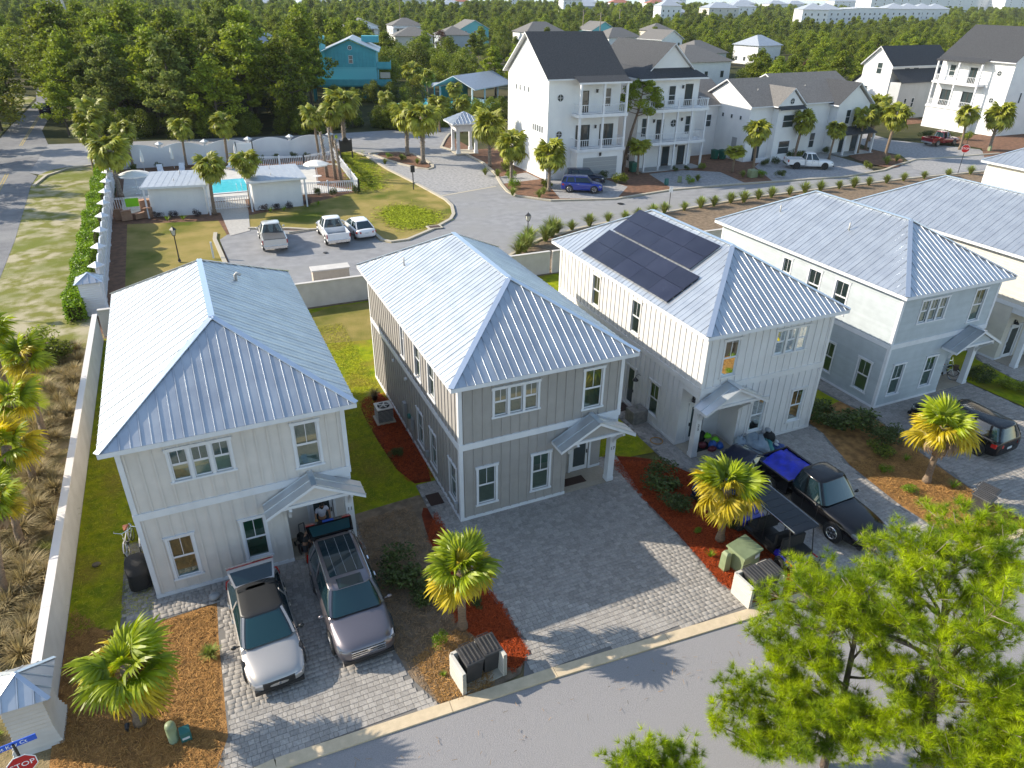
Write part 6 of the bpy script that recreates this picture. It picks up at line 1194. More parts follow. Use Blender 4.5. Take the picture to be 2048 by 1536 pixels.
# ---------------------------------------------------------------- street furniture
def lamp_post(loc, label, h=2.6):
    l = thing('street_lamp', label, 'street lamp', (*loc, LZ[0]), 0, 'black lantern lamps'); p = MB(); p.lathe((0, 0, 0), [(.12, 0), (.12, .1), (.05, .3), (.04, h - .5), (.07, h - .45)], 10); p.build('pole', 'black_metal', l, smooth=True)
    g = MB(); g.add([(-.1, -.1, h - .42), (.1, -.1, h - .42), (.1, .1, h - .42), (-.1, .1, h - .42), (-.18, -.18, h), (.18, -.18, h), (.18, .18, h), (-.18, .18, h)], [(0, 1, 5, 4), (1, 2, 6, 5), (2, 3, 7, 6), (3, 0, 4, 7)]); g.build('lantern_glass', 'lamp_glass', l)
    f = MB()
    for sx in (-1, 1):
        for sy in (-1, 1): f.bar((sx * .1, sy * .1, h - .44), (sx * .18, sy * .18, h), .03)
    f.lathe((0, 0, h), [(.29, 0), (.24, .05), (.08, .2), (.03, .22), (.02, .32)], 4); f.box(-.1, .1, -.1, .1, h - .47, h - .43); f.build('lantern_frame', 'black_metal', l)
lamp_post((-9.5, 39.0), 'black lantern lamp on the browned lawn left of the parking lot'); lamp_post((18.0, 31.9), 'black lantern lamp at the corner of the grass strip', 2.8)
def post_sign(name, label, loc, h, parts, cat='sign', r=.035, pm='black_metal', rz=0):
    s = thing(name, label, cat, (*loc, LZ[0]), rz); MB().tube([(0, 0, 0), (0, 0, h)], r, 8).build('pole', pm, s); return s
def octagon(s, z, w, txt='STOP', y=-.05, rzs=0):
    mb = MB(); P = [(w / 2 / math.cos(math.pi / 8) * math.cos(math.pi / 8 + k * math.pi / 4), w / 2 / math.cos(math.pi / 8) * math.sin(math.pi / 8 + k * math.pi / 4)) for k in range(8)]
    mb.add([(x, y, z + q) for x, q in P] + [(x, y + .01, z + q) for x, q in P], [tuple(range(8)), tuple(range(15, 7, -1))] + [(k, (k + 1) % 8, 8 + (k + 1) % 8, 8 + k) for k in range(8)]); b = mb.build('sign_border', 'sign_white', s)
    mb = MB(); mb.add([(x * .93, y - .004, z + q * .93) for x, q in P], [tuple(range(8))]); mb.build('sign_face', 'sign_red', b); link('lettering', text_mesh(txt, w * .36, 'letter_white', .002), b, loc=(0, y - .008, z), rot=(R(90), 0, 0))
s = post_sign('stop_sign', 'red stop sign with a blue street name plate at the lower left corner', (-14.15, -6.9), 2.95, None, rz=.12); octagon(s, 2.2, .62)
MB().box(-.82, .48, -.012, .012, 2.82, 3.0).build('street_plate', 'sign_blue', s); link('street_name', text_mesh('Sunset Key Ct', .155, 'letter_white', .002), s, loc=(-.17, -.016, 2.905), rot=(R(90), 0, 0))
s = post_sign('stop_sign', 'small red stop sign on a black pole beyond the metal roofs', (81.5, 38.9), 5.0, None, rz=-.7); octagon(s, 3.1, .95)
s = post_sign('speed_sign', 'small white sign on a black pole in the grass strip', (36.4, 37.3), 2.5, None, rz=-.4); MB().box(-.18, .18, -.06, -.04, 1.95, 2.5).build('sign_face', 'sign_white', s)
s = post_sign('notice_sign', 'black sign box on a black pole beside the paver apron', (15.05, 55.4), 2.6, None, r=.06); MB().box(-.22, .22, -.1, .1, 1.9, 2.6).build('sign_box', 'black_metal', s)
s = post_sign('warning_sign', 'yellow diamond warning sign at the left edge of the verge', (-20.6, 31.2), 2.3, None, rz=.9); mb = MB(); mb.add([(0, -.05, 1.65), (.42, -.05, 2.07), (0, -.05, 2.49), (-.42, -.05, 2.07), (0, -.035, 1.65), (.42, -.035, 2.07), (0, -.035, 2.49), (-.42, -.035, 2.07)], [(0, 1, 2, 3), (7, 6, 5, 4), (0, 4, 5, 1), (1, 5, 6, 2), (2, 6, 7, 3), (3, 7, 4, 0)]); mb.build('sign_face', 'sign_yellow', s)
s = thing('entry_board', 'black arched entry board beside the bare palm trunks', 'sign', (11.9, 74.6, LZ[0]), .3); mb = MB(); mb.prism([(-.75, -.05), (.75, -.05), (.75, .05), (-.75, .05)], .9, 2.3); mb.lathe((0, 0, 2.3), [(.4, -.05), (.4, .05)], 14, 'y'); mb.build('board', 'black_metal', s)
for x in (-.85, .85): MB().cbox((x, 0, 0), .12, .12, 2.5).build('post', 'black_metal', s)
s = thing('gate_arbor', 'white arched sign board on the arched pool fence', 'sign', (-.4, 77.2, LZ[0])); MB().box(-.9, .9, -.04, .04, .9, 2.3).build('board', 'sign_white', s)
for x in (-1, 1): MB().cbox((x, 0, 0), .12, .12, 2.5).build('post', 'black_metal', s)
tag(MB().cbox((0, 0, 0), .14, .14, 1.35).build('white_post', 'white_trim', loc=(-6.95, 38.9, LZ[0])), 'short white post at the left edge of the parking lot', 'post')
for p, a, lb in (((.65, 43.75), .14, 'white wheel stop beside the pale pickup'), ((-6.3, 42), 0, 'white wheel stop at the left edge of the lot')):
    mb = MB(); mb.hexa([(-.95, -.09, 0), (.95, -.09, 0), (.95, .09, 0), (-.95, .09, 0), (-.93, -.05, .13), (.93, -.05, .13), (.93, .05, .13), (-.93, .05, .13)]); 
    if a: tag(mb.build('wheel_stop', 'concrete', loc=(*p, LZ[0]), ), lb, 'wheel stop').rotation_euler = (0, 0, a)
def lid(loc, r, label, m='plastic_black'): tag(MB().lathe((0, 0, 0), [(r, 0), (r, .012), (r * .9, .018)], 20).build('manhole_cover', m, loc=(*loc, LZ[0] + .001)), label, 'manhole cover')
lid((33.5, 41.8), .35, 'round manhole cover on the entry street'); lid((1.7, 37.0), .2, 'small dark cover on the parking lot')
dr = thing('storm_drain', 'square rusty storm drain in the corner lawn', 'drain', (12.5, 40.6, LZ[0])); MB().box(-.7, .7, -.5, .5, 0, .08).build('frame', 'concrete', dr); MB().box(-.5, .5, -.32, .32, .081, .1).build('grate', 'wicker', dr)
# utility cabinet behind the wall
uc = thing('utility_cabinet', 'beige utility cabinet behind the wall between the left houses', 'cabinet', (-.75, 28.3, LZ[0]), -.03); MB().box(0, 2.6, 0, .9, 0, 1.5).build('body', 'beige_panel', uc); MB().box(-.08, 2.68, -.08, .98, 1.501, 1.6).build('lid', 'wall_fence', uc)
for k in range(4): MB().box(.06 + k * .63, .64 + k * .63, -.02, -.001, .1, 1.42).build('door', 'beige_panel', uc)
# green transformer, pedestals, bins, bin pens
tr = thing('transformer', 'olive green transformer box in the red mulch bed', 'transformer', (9.05, -6.6, LZ[0]), .2); mb = MB(); mb.hexa([(-.55, -.4, 0), (.5, -.4, 0), (.5, .4, 0), (-.55, .4, 0), (-.5, -.36, .75), (.45, -.36, .75), (.45, .4, .85), (-.5, .4, .85)]); mb.build('body', 'utility_green', tr); MB().hexa([(-.6, -.45, .755), (.52, -.45, .755), (.52, .45, .86), (-.6, .45, .86), (-.58, -.43, .83), (.5, -.43, .83), (.5, .43, .93), (-.58, .43, .93)]).build('lid', 'utility_green', tr); MB().box(.1, .35, -.425, -.405, .5, .65).build('warning_label', 'plate', tr)
tag(MB().loft([[(-.14, -.16, 0), (.14, -.16, 0), (.14, .16, 0), (-.14, .16, 0)], [(-.12, -.14, .75), (.12, -.14, .75), (.12, .14, .75), (-.12, .14, .75)], [(-.06, -.1, .86), (.06, -.1, .86), (.06, .1, .86), (-.06, .1, .86)]]).build('utility_pedestal', 'utility_green', loc=(8.22, -6.55, LZ[0])), 'narrow green pedestal left of the transformer', 'pedestal')
tag(MB().lathe((0, 0, 0), [(.15, 0), (.15, .62), (.13, .70), (.05, .74)], 16).build('utility_pedestal', 'utility_green', smooth=True, loc=(-11.08, -5.9, LZ[0])), 'pale green cylinder pedestal beside the teal box near the left palm', 'pedestal')
tb = thing('cable_box', 'small teal cable box beside the pale green cylinder', 'cable box', (-10.75, -6.0, LZ[0]), .1); MB().loft([[(-.14, -.1, 0), (.14, -.1, 0), (.14, .1, 0), (-.14, .1, 0)], [(-.14, -.1, .36), (.14, -.1, .36), (.14, .1, .46), (-.14, .1, .46)]]).build('body', 'teal_box', tb); MB().box(-.1, .1, -.112, -.101, .12, .2).build('label_plate', 'plate', tb)
def spotlight(loc, label):
    mb = MB(); mb.cbox((0, 0, 0), .03, .03, .14); mb.lathe((0, .06, .18), [(.05, -.1), (.075, .08)], 10, 'y'); tag(mb.build('garden_spotlight', 'black_metal', loc=(*loc, LZ[0])), label, 'garden light')
spotlight((-12.3, -5.1), 'black garden spotlight at the foot of the left palm'); spotlight((20.9, -5.4), 'black garden spotlight under the right palm')
def bin_(loc, rz, label, m='bin_dark', s=1., open_=0):
    b = thing('wheelie_bin', label, 'rubbish bin', (*loc, LZ[0]), rz); b.scale = (s, s, s); mb = MB(); mb.hexa([(-.25, -.24, .05), (.25, -.24, .05), (.25, .28, .05), (-.25, .28, .05), (-.30, -.33, .95), (.30, -.33, .95), (.30, .36, .95), (-.30, .36, .95)]); mb.build('body', m, b)
    l = MB(); l.hexa([(-.33, -.38, .955), (.33, -.38, .955), (.33, .40, .985), (-.33, .40, .985), (-.31, -.36, 1.0), (.31, -.36, 1.0), (.31, .38, 1.04), (-.31, .38, 1.04)]); ld = l.build('lid', m, b)
    for x in (-.2, -.07, .07, .2): MB().hexa([(x - .03, -.3, .99), (x + .03, -.3, .99), (x + .03, .33, 1.03), (x - .03, .33, 1.03), (x - .02, -.3, 1.03), (x + .02, -.3, 1.03), (x + .02, .33, 1.07), (x - .02, .33, 1.07)]).build('lid_rib', m, ld)
    h = MB(); h.tube([(-.2, .38, .93), (-.2, .46, 1.0), (.2, .46, 1.0), (.2, .38, .93)], .018, 6); h.build('handle', m, b)
    for x in (-.27, .27): MB().lathe((x, .27, .1), [(.1, -.03), (.1, .03)], 12, 'x').build('wheel', 'tyre', b)
bin_((-2.38, -7.25), .12, 'left of the two black wheelie bins in the siding pen'); bin_((-1.72, -7.12), .08, 'right of the two black wheelie bins in the siding pen')
def pen(loc, rz, label, w=1.45, d=.95, h=.95):
    p = thing('bin_pen', label, 'bin enclosure', (*loc, LZ[0]), rz)
    for (a, b) in (((0, 0), (0, d)), ((0, d), (w, d)), ((w, d), (w, 0))):
        s = MB(); a, b = Vector((*a, h / 2)), Vector((*b, h / 2)); s.bar(a, b, .1, h); wl__ = s.build('side_wall', 'siding_cream', p); n = 6
        for k in range(n): MB().bar(Vector((a.x, a.y, h * (k + .5) / n)), Vector((b.x, b.y, h * (k + .5) / n)), .124, h / n - .02).build('siding_board', 'siding_cream', wl__)
    MB().box(.05, w - .05, 0.02, d - .05, 0, .03).build('slab', 'concrete', p)
pen((-2.82, -7.85), .12, 'cream sided pen holding the two black bins by the kerb', d=.9); pen((7.75, -8.55), .05, 'cream sided pen with two black bins beside the transformer', w=1.5, d=.9)
bin_((8.3, -8.0), .05, 'black wheelie bin nearer the transformer, lid flat'); bin_((9.0, -8.0), .05, 'second black wheelie bin beside the golf cart')
bin_((20.95, -7.95), .3, 'dark wheelie bin under the right palm by the kerb'); bin_((20.3, -8.2), .2, 'dark wheelie bin partly hidden by the pine crown')
bin_((38.6, 58.4), 0, 'green wheelie bin between the two tall white houses', 'bin_green', 1.2); bin_((43.0, 54.4), 0, 'dark green bin at the corner of the balcony house', 'bin_green', 1.2); bin_((57.9, 57.4), .2, 'left green bin beside the gabled house side door', 'bin_green', 1.2); bin_((58.9, 57.0), .2, 'right green bin beside the gabled house side door', 'bin_green', 1.2)
tag(MB().loft([[(-.5, -.4, 0), (.5, -.4, 0), (.5, .4, 0), (-.5, .4, 0)], [(-.5, -.4, .8), (.5, -.4, .8), (.5, .4, .9), (-.5, .4, .9)]]).build('transformer', 'utility_green', loc=(55.4, 46.9, LZ[0])), 'green transformer box in the bed before the gabled house', 'transformer')
for p, m, lb in (((43.1, 47.3), 'teal_box', 'teal cable box in the mulch by the paver drive'), ((45.3, 47.8), 'utility_green', 'small green pedestal in the mulch by the paver drive'), ((100.6, 48.2), 'utility_green', 'pale green pedestal in the far right bed')): tag(MB().cbox((0, 0, 0), .4, .35, .7, 0, .85).build('utility_box', m, loc=(*p, LZ[0])), lb, 'utility box')
# cardboard heap and sign by the pool fence
for i, (x, y, sx, sy, sz, a) in enumerate(((-13.6, 53.5, .9, .5, .9, .2), (-12.6, 53.8, .8, .6, .5, .5), (-14.2, 53.9, .7, .4, 1.0, -.2), (-11.9, 54.7, .9, .8, 1.5, .1), (-11.7, 53.9, .7, .6, .9, -.3))):
    c = thing('cardboard_box', ['flat brown carton leaning in the heap before the picket fence', 'low brown carton at the middle of the heap', 'tall brown carton at the left end of the heap', 'tallest brown carton against the pool hut', 'open brown carton before the tallest one'][i], 'cardboard box', (x, y, LZ[0]), a); MB().cbox((0, 0, 0), sx, sy, sz).build('body', 'cardboard', c); MB().bar((-sx / 2, -sy / 2, sz), (sx / 2, -sy / 2 - .2, sz + .15), .3, .02).build('flap', 'cardboard', c)
tag(MB().box(-.6, .6, -.03, .03, .4, 1.2).build('painted_board', 'lime_bag', loc=(-13.1, 57.2, 0)), 'small green painted board hung on the left picket fence', 'sign')
# ---------------------------------------------------------------- by the houses
ac = thing('air_conditioner', 'grey air conditioner unit on the red mulch beside the grey house', 'air conditioner', (-.8, 9.05, LZ[0])); MB().box(-.48, .48, -.48, .48, 0, .08).build('pad', 'concrete', ac); MB().box(-.38, .38, -.38, .38, .081, .78).build('coil', 'ac_grille', ac)
for k in range(9): MB().box(-.392, .392, -.392, .392, .12 + k * .07, .135 + k * .07).build('louvre', 'ac_metal', ac)
MB().box(-.41, .41, -.41, .41, .781, .84).build('top', 'ac_metal', ac); MB().lathe((0, 0, .841), [(.31, 0), (.31, .012)], 24).build('fan_opening', 'dark_void', ac); mb = MB(); mb.lathe((0, 0, .855), [(.09, 0), (.09, .03)], 12)
for k in range(5): a = k * 1.2566; mb.bar((0, 0, .862), (.29 * math.cos(a), .29 * math.sin(a), .862), .07, .01)
mb.ring((0, 0, .87), .2, .008, 20, 4, 'z'); mb.build('fan_guard', 'ac_metal', ac)
for (y, z, sy, sz, nm, m) in ((7.55, 1.0, .3, .75, 'electric_panel', 'meter_gray'), (6.45, .85, .3, .6, 'electric_meter', 'meter_gray'), (4.1, .75, .16, .3, 'outlet_box', 'meter_gray'), (.3, .55, .14, .3, 'outlet_box', 'meter_gray')):
    MB().box(-.17, -.024, y - sy / 2, y + sy / 2, z, z + sz).build(nm, m, hB)
MB().lathe((-.2, 6.45, 1.6), [(.13, -.06), (.13, .06)], 14, 'x').build('meter_dial', 'teal_box', hB); MB().tube([(-.08, 7.55, 1.0), (-.08, 7.55, .1)], .03, 6).build('conduit', 'meter_gray', hB); MB().tube([(-.08, 6.4, .85), (-.08, 6.4, .1)], .03, 6).build('conduit', 'meter_gray', hB)
for y in (9.3, 7.2): MB().lathe((-.12, y, 3.2), [(.08, 0), (.08, .12)], 10, 'x').build('dryer_vent', 'white_trim', hB)
pot = thing('potted_plant', 'potted palm seedling in the red mulch behind the grey house', 'potted plant', (-.75, 11.2, LZ[0])); MB().lathe((0, 0, 0), [(.12, 0), (.17, .3), (.15, .3)], 12).build('pot', 'plastic_black', pot); link('leaves', DRYT[0], pot, loc=(0, 0, .25), scale=.7)
for h_, nm, lb in ((hB, 'doormat', 'brown doormat on the grey house porch'), (hA, 'doormat', 'dark doormat on the left house porch')): 
    o = MB().box(5.0, 6.1, .35, .85, .121, .135).build(nm, 'mat_brown', None, loc=h_.location); tag(o, lb, 'doormat')
tag(MB().box(-.5, .5, -.3, .3, 0, .012).build('doormat', 'fabric_black', loc=(12.6, .6, .122)), 'black doormat on the white house porch', 'doormat'); tag(MB().box(-.5, .1, -.4, .4, 0, .012).build('floor_mat', 'mat_brown', loc=(-.35, 1.8, LZ[0] + .03)), 'brown mat on the pavers beside the grey house wall', 'mat')
tag(MB().box(-.3, .3, -.4, .4, 0, .012).build('floor_mat', 'mat_brown', loc=(11.1, 5.4, LZ[0] + .03)), 'brown mat before the side door of the white house', 'mat')
pb = thing('stone_planter', 'grey stone block planter beside the white house side window', 'planter', (11.02, 3.95, LZ[0] + .02), .02); MB().loft([[(x * s_, y * s_, z) for x, y in ((-.44, -.36), (.44, -.36), (.44, .36), (-.44, .36))] for z, s_ in ((0, .93), (.08, 1), (.66, 1), (.72, .97))]).build('block', 'planter_stone', pb); spk = MB()
for k in range(7): a = k * .9; spk.add([(.0, 0, .7), (.03, .02, .7), (.14 * math.cos(a), .14 * math.sin(a), .95)], [(0, 1, 2)])
spk.build('succulent', 'bush_leaf', pb)
g = thing('covered_grill', 'barbecue under a black cover at the left house corner', 'grill', (-12.0, 1.35, LZ[0] + .02), .1); g_ = MB(); g_.loft([[(x * sx, y * sy, z) for x, y in ((-1, -1), (-.3, -1.08), (.4, -1.0), (1, -.95), (1.05, 0), (1, 1), (0, 1.05), (-1, .95), (-1.06, 0))] for z, sx, sy in ((.02, .42, .66), (.3, .36, .62), (.8, .34, .60), (.88, .38, .64), (1.05, .30, .42), (1.14, .2, .3))]); g_.build('cover', 'fabric_black', g, smooth=False, sub=1)
tag(MB().ball((0, 0, .05), .16, .13, .08, 9, 6).build('rock', 'rock', smooth=True, loc=(-13.55, 3.0, LZ[0])), 'round brown rock on the lawn beside the long wall', 'rock')
def bicycle(label, loc, rz, lean=.12, frame='bike_white', saddle='saddle_brown', basket=False):
    b = thing('bicycle', label, 'bicycle', (*loc, LZ[0] + .02), rz); b.rotation_euler = (lean, 0, rz)
    for x, nm in ((-.52, 'wheel'), (.54, 'wheel')):
        w = MB(); w.ring((x, 0, .34), .32, .02, 24, 5, 'y'); wo = w.build('wheel', 'tyre', b, smooth=True); s = MB(); s.ring((x, 0, .34), .295, .010, 24, 4, 'y')
        for k in range(10): a = k * math.pi / 5; s.bar((x, 0, .34), (x + .29 * math.cos(a), 0, .34 + .29 * math.sin(a)), .006)
        s.build('spokes', 'chrome', wo)
        m = MB(); m.tube([(x + .36 * math.cos(a), 0, .34 + .36 * math.sin(a)) for a in [R(20 + q * 20) for q in range(8)]], .022, 5); m.build('mudguard', frame, b)
    f = MB(); J = dict(bb=(-.05, 0, .3), st=(-.2, 0, .72), hd=(.36, 0, .82), hb=(.41, 0, .62), rw=(-.52, 0, .34), fw=(.54, 0, .34))
    for p, q in (('bb', 'st'), ('bb', 'hb'), ('st', 'hb'), ('hd', 'hb'), ('bb', 'rw'), ('st', 'rw'), ('hb', 'fw')): f.tube([J[p], J[q]], .018, 6)
    f.build('frame', frame, b, smooth=True); h = MB(); h.tube([(.36, 0, .82), (.34, 0, 1.0)], .014, 6); h.tube([(.12, .3, 1.02), (.28, .26, 1.05), (.36, 0, 1.0), (.28, -.26, 1.05), (.12, -.3, 1.02)], .013, 6); h.build('handlebar', 'chrome', b)
    s = MB(); s.loft([[(-.34, -.11, .84), (-.34, .11, .84), (-.34, .11, .89), (-.34, -.11, .89)], [(-.18, -.08, .84), (-.18, .08, .84), (-.18, .07, .90), (-.18, -.07, .90)], [(-.02, -.025, .84), (-.02, .025, .84), (-.02, .02, .88), (-.02, -.02, .88)]]); s.tube([(-.2, 0, .72), (-.22, 0, .85)], .014, 6); s.build('saddle', saddle, b)
    c = MB(); c.lathe((-.05, -.05, .3), [(.09, -.01), (.09, .01)], 14, 'y'); c.bar((-.05, -.07, .3), (.06, -.1, .18), .02); c.bar((-.05, .07, .3), (-.16, .1, .42), .02); c.build('crank', 'plastic_black', b)
    if basket: MB().box(.42, .66, -.15, .15, .74, .96).build('basket', 'wicker', b)
bicycle('white bicycle with brown saddle leaning nearest the long wall side of the left house', (-12.35, 3.55), R(-97), .10); bicycle('second white bicycle with brown saddle against the left house wall', (-11.98, 3.75), R(-92), -.08)
bicycle('white bicycle parked on the blue-grey house porch', (30.0, 1.1), R(-60), .05, basket=True); bicycle('dark bicycle behind the white one on the same porch', (30.5, 1.5), R(-70), .05, frame='plastic_black', saddle='plastic_black')
# porch clutter of the white house
def lump(name, label, loc, s, m, seed, cat='bag'):
    r = np.random.default_rng(seed); mb = MB(); mb.ball((0, 0, s[2] * .9), *s, 10, 7); mb.v = [(x * (1 + q[0]), y * (1 + q[1]), max(0, z * (1 + q[2]))) for (x, y, z), q in zip(mb.v, r.normal(0, .12, (len(mb.v), 3)))]; return tag(mb.build(name, m, smooth=True, loc=(*loc,)), label, cat)
for nm, lb, p, s, m in (('beach_bag', 'lime green bag on top of the porch heap', (13.0, .75, .45), (.2, .18, .12), 'lime_bag'), ('beach_bag', 'second lime green bag lower in the porch heap', (13.25, .45, .35), (.22, .16, .12), 'lime_bag'), ('beach_bag', 'blue bag in the porch heap', (13.05, .35, .12), (.22, .2, .2), 'bag_blue'), ('beach_bag', 'round blue bag at the porch edge', (13.3, .12, .12), (.17, .17, .18), 'bag_blue'), ('beach_bag', 'maroon bag at the front of the porch heap', (12.85, .12, .12), (.24, .16, .13), 'bag_maroon'), ('beach_bag', 'dark maroon bag at the left of the porch heap', (12.6, .55, .12), (.2, .2, .15), 'bag_maroon'), ('beach_bag', 'black bag at the back of the porch heap', (12.8, .95, .12), (.25, .2, .32), 'fabric_black')): lump(nm, lb, p, s, m, int(p[0] * 100))
for nm, lb, p, s, m in (('covered_gear', 'pale grey tarp draped over gear behind the black pickup', (14.55, -.95, LZ[0]), (.55, .8, .55), 'tarp_gray'), ('covered_gear', 'smaller grey tarp bundle against the white house', (14.0, -.45, LZ[0]), (.4, .35, .45), 'tarp_gray'), ('sports_gear', 'teal wetsuit gear heaped beside the grey tarp', (15.3, -.7, LZ[0]), (.3, .55, .3), 'teal_gear'), ('sports_gear', 'dark gear bag under the ground-floor window', (15.8, -.35, LZ[0]), (.35, .3, .35), 'fabric_black'), ('sports_gear', 'dark blue gear heap behind the truck', (15.9, -1.05, LZ[0]), (.3, .5, .16), 'mud_blue')): lump(nm, lb, p, s, m, int(p[0] * 100), 'gear')
for k, (x, y) in enumerate(((15.75, -1.0), (15.95, -.8))): lump('white_shoe', ['left white shoe beside the gear heap', 'right white shoe beside the gear heap'][k], (x, y, LZ[0] + .3), (.07, .14, .06), 'white_trim', 5 + k, 'shoe')
lump('helmet', 'grey helmet on the gear by the white house wall', (15.75, -.3, .75), (.15, .17, .1), 'meter_gray', 9, 'helmet')
lump('travel_bag', 'black travel bag behind the silver hatchback', (-8.75, -.1, LZ[0]), (.28, .2, .2), 'fabric_black', 4); lump('travel_bag', 'round white and black bag on the pavers by the left window', (-9.6, -.5, LZ[0]), (.22, .2, .1), 'meter_gray', 6)
tag(MB().ring((0, 0, .03), .3, .025, 20, 5, 'z').build('garden_hose', 'straw_strand', smooth=True, loc=(10.9, 1.9, LZ[0] + .02)), 'coiled pale hose on the pavers beside the white house', 'hose')
# ---------------------------------------------------------------- people
def skinned(name, m, pts, edges, parent, sub=1, root=0):
    me = bpy.data.meshes.new(name); me.from_pydata([p[:3] for p in pts], edges, []); me.update(); me.materials.append(MT[m]); o = bpy.data.objects.new(name, me); col.objects.link(o); 
    if parent: o.parent = parent; KIDS.setdefault(parent.name, []).append(o)
    md = o.modifiers.new('skin', 'SKIN'); md.use_smooth_shade = True
    for i, p in enumerate(pts): v = me.skin_vertices[0].data[i]; v.radius = (p[3], p[4] if len(p) > 4 else p[3]); v.use_root = i == root
    s = o.modifiers.new('s', 'SUBSURF'); s.levels = sub; s.render_levels = sub; return o
def person(name, label, loc, rz, s, skin, shirt, trousers, hair, lean=0., arms=((.30, -.05, 1.12), (.33, -.22, .88)), arms2=None, long_hair=False, head_down=.06):
    p = thing(name, label, 'person', loc, rz); p.scale = (s, s, s); ln = lean; a2 = arms2 or arms
    def T(x, y, z): # lean the torso forward (-Y) about the hips
        h = max(0, z - .95); return (x, y - h * math.sin(ln), z - h * (1 - math.cos(ln)))
    P = [(*T(0, 0, .98), .13, .10), (*T(0, 0, 1.15), .125, .09), (*T(0, 0, 1.36), .14, .095), (*T(0, 0, 1.47), .06, .055), (*T(0, -.02, 1.54), .05, .05), (*T(0, -.03 - head_down, 1.62), .078, .09), (*T(0, -.03 - head_down, 1.71), .07, .085)]; E = [(0, 1), (1, 2), (2, 3), (3, 4), (4, 5), (5, 6)]
    for sx, (el, ha) in ((1, arms), (-1, a2)):
        o = len(P); P += [(*T(sx * .17, 0, 1.41), .055), (*T(sx * el[0], el[1], el[2]), .042), (*T(sx * ha[0], ha[1], ha[2]), .028), (*T(sx * ha[0], ha[1] - .05, ha[2] - .05), .036, .018)]; E += [(2, o), (o, o + 1), (o + 1, o + 2), (o + 2, o + 3)]
        for k in range(4): q = len(P); b = P[o + 3]; P += [(b[0] + (k - 1.5) * .017, b[1] - .03, b[2] - .035, .008), (b[0] + (k - 1.5) * .019, b[1] - .045, b[2] - .07 - .01 * (k in (1, 2)), .007)]; E += [(o + 3, q), (q, q + 1)]
        q = len(P); b = P[o + 2]; P += [(b[0] - sx * .03, b[1] - .05, b[2] - .04, .010), (b[0] - sx * .04, b[1] - .075, b[2] - .06, .008)]; E += [(o + 2, q), (q, q + 1)]
        o = len(P); P += [(sx * .09, 0, .90, .09), (sx * .10, -.02, .50, .06), (sx * .10, .02, .10, .04), (sx * .10, -.12, .04, .04, .03)]; E += [(0, o), (o, o + 1), (o + 1, o + 2), (o + 2, o + 3)]
    body = skinned('body', skin, P, E, p)
    hd = P[5]; nz = MB(); nz.add([(hd[0] - .012, hd[1] - .085, hd[2] - .02), (hd[0] + .012, hd[1] - .085, hd[2] - .02), (hd[0], hd[1] - .11, hd[2] - .02), (hd[0], hd[1] - .085, hd[2] + .03)], [(0, 1, 2), (0, 2, 3), (2, 1, 3)]); nz.build('nose', skin, body)
    for sx in (-1, 1): MB().ball((hd[0] + sx * .03, hd[1] - .082, hd[2] + .03), .010, .006, .007, 6, 4).build('eye', 'letter_black', body); MB().ball((hd[0] + sx * .082, hd[1], hd[2] + .01), .012, .02, .03, 6, 4).build('ear', skin, body)
    MB().ball((hd[0], hd[1] - .083, hd[2] - .05), .025, .006, .007, 6, 4).build('mouth', 'bag_maroon', body)
    Q = [(*T(0, 0, .93), .155, .12), (*T(0, 0, 1.15), .15, .115), (*T(0, 0, 1.37), .165, .12), (*T(0, 0, 1.45), .10, .08)]; Ed = [(0, 1), (1, 2), (2, 3)]
    for sx, (el, ha) in ((1, arms), (-1, a2)): o = len(Q); Q += [(*T(sx * .18, 0, 1.405), .075), (*T(sx * (.18 + (el[0] - .18) * .6), el[1] * .6, 1.40 + (el[2] - 1.40) * .6), .068)]; Ed += [(2, o), (o, o + 1)]
    skinned('shirt', shirt, Q, Ed, p)
    Q = [(0, 0, .97, .145, .11)]; Ed = []
    for sx in (-1, 1): o = len(Q); Q += [(sx * .09, 0, .86, .105), (sx * .10, -.02, .55, .085)]; Ed += [(0, o), (o, o + 1)]
    skinned('shorts', trousers, Q, Ed, p)
    h = MB(); h.ball((hd[0], hd[1] + .022, hd[2] + .045), .088, .098, .10, 12, 8); 
    if long_hair: h.ball((hd[0], hd[1] + .06, hd[2] - .08), .08, .05, .16, 10, 7)
    h.build('hair', hair, p, smooth=True)
    for sx in (-1, 1): MB().ball((sx * .10, -.06, .045), .05, .12, .045, 8, 6).build('shoe', 'plastic_black', p, smooth=True)
    return p
person('person', 'woman in a white t-shirt standing in the left house doorway', (-5.33, 1.28, .12), .15, 1.0, 'skin', 'shirt_white', 'cloth_dark', 'hair_dark', lean=.12, arms=((.28, -.03, 1.15), (.27, -.12, .90)), long_hair=True)
person('person', 'blond child in pink behind the raised suv tailgate', (-5.62, .9, .12), .1, .70, 'skin', 'shirt_pink', 'cloth_dark', 'hair_blond', long_hair=True)
person('person', 'man in a black t-shirt reaching into the rear of the suv', (-6.22, .02, .12), 1.2, 1.0, 'skin_dark', 'shirt_black', 'cloth_dark', 'hair_dark', lean=.32, arms=((.24, -.22, 1.20), (.16, -.42, 1.05)))
st = thing('stroller', 'black folded stroller in the left house porch', 'stroller', (-6.3, .85, .12), .2); mb = MB()
for a, b in (((-.15, -.3, .1), (.1, .3, .95)), ((.15, -.3, .1), (.3, .3, .95)), ((-.15, .3, .1), (-.1, -.1, .7)), ((.1, .3, .95), (.3, .3, .95))): mb.tube([a, b], .02, 6)
mb.build('frame', 'plastic_black', st); MB().ball((.05, .05, .5), .17, .25, .22, 8, 6).build('seat', 'fabric_black', st)
for x in (-.15, .15):
    for y in (-.3, .3): MB().lathe((x, y, .1), [(.1, -.02), (.1, .02)], 12, 'x').build('wheel', 'tyre', st)
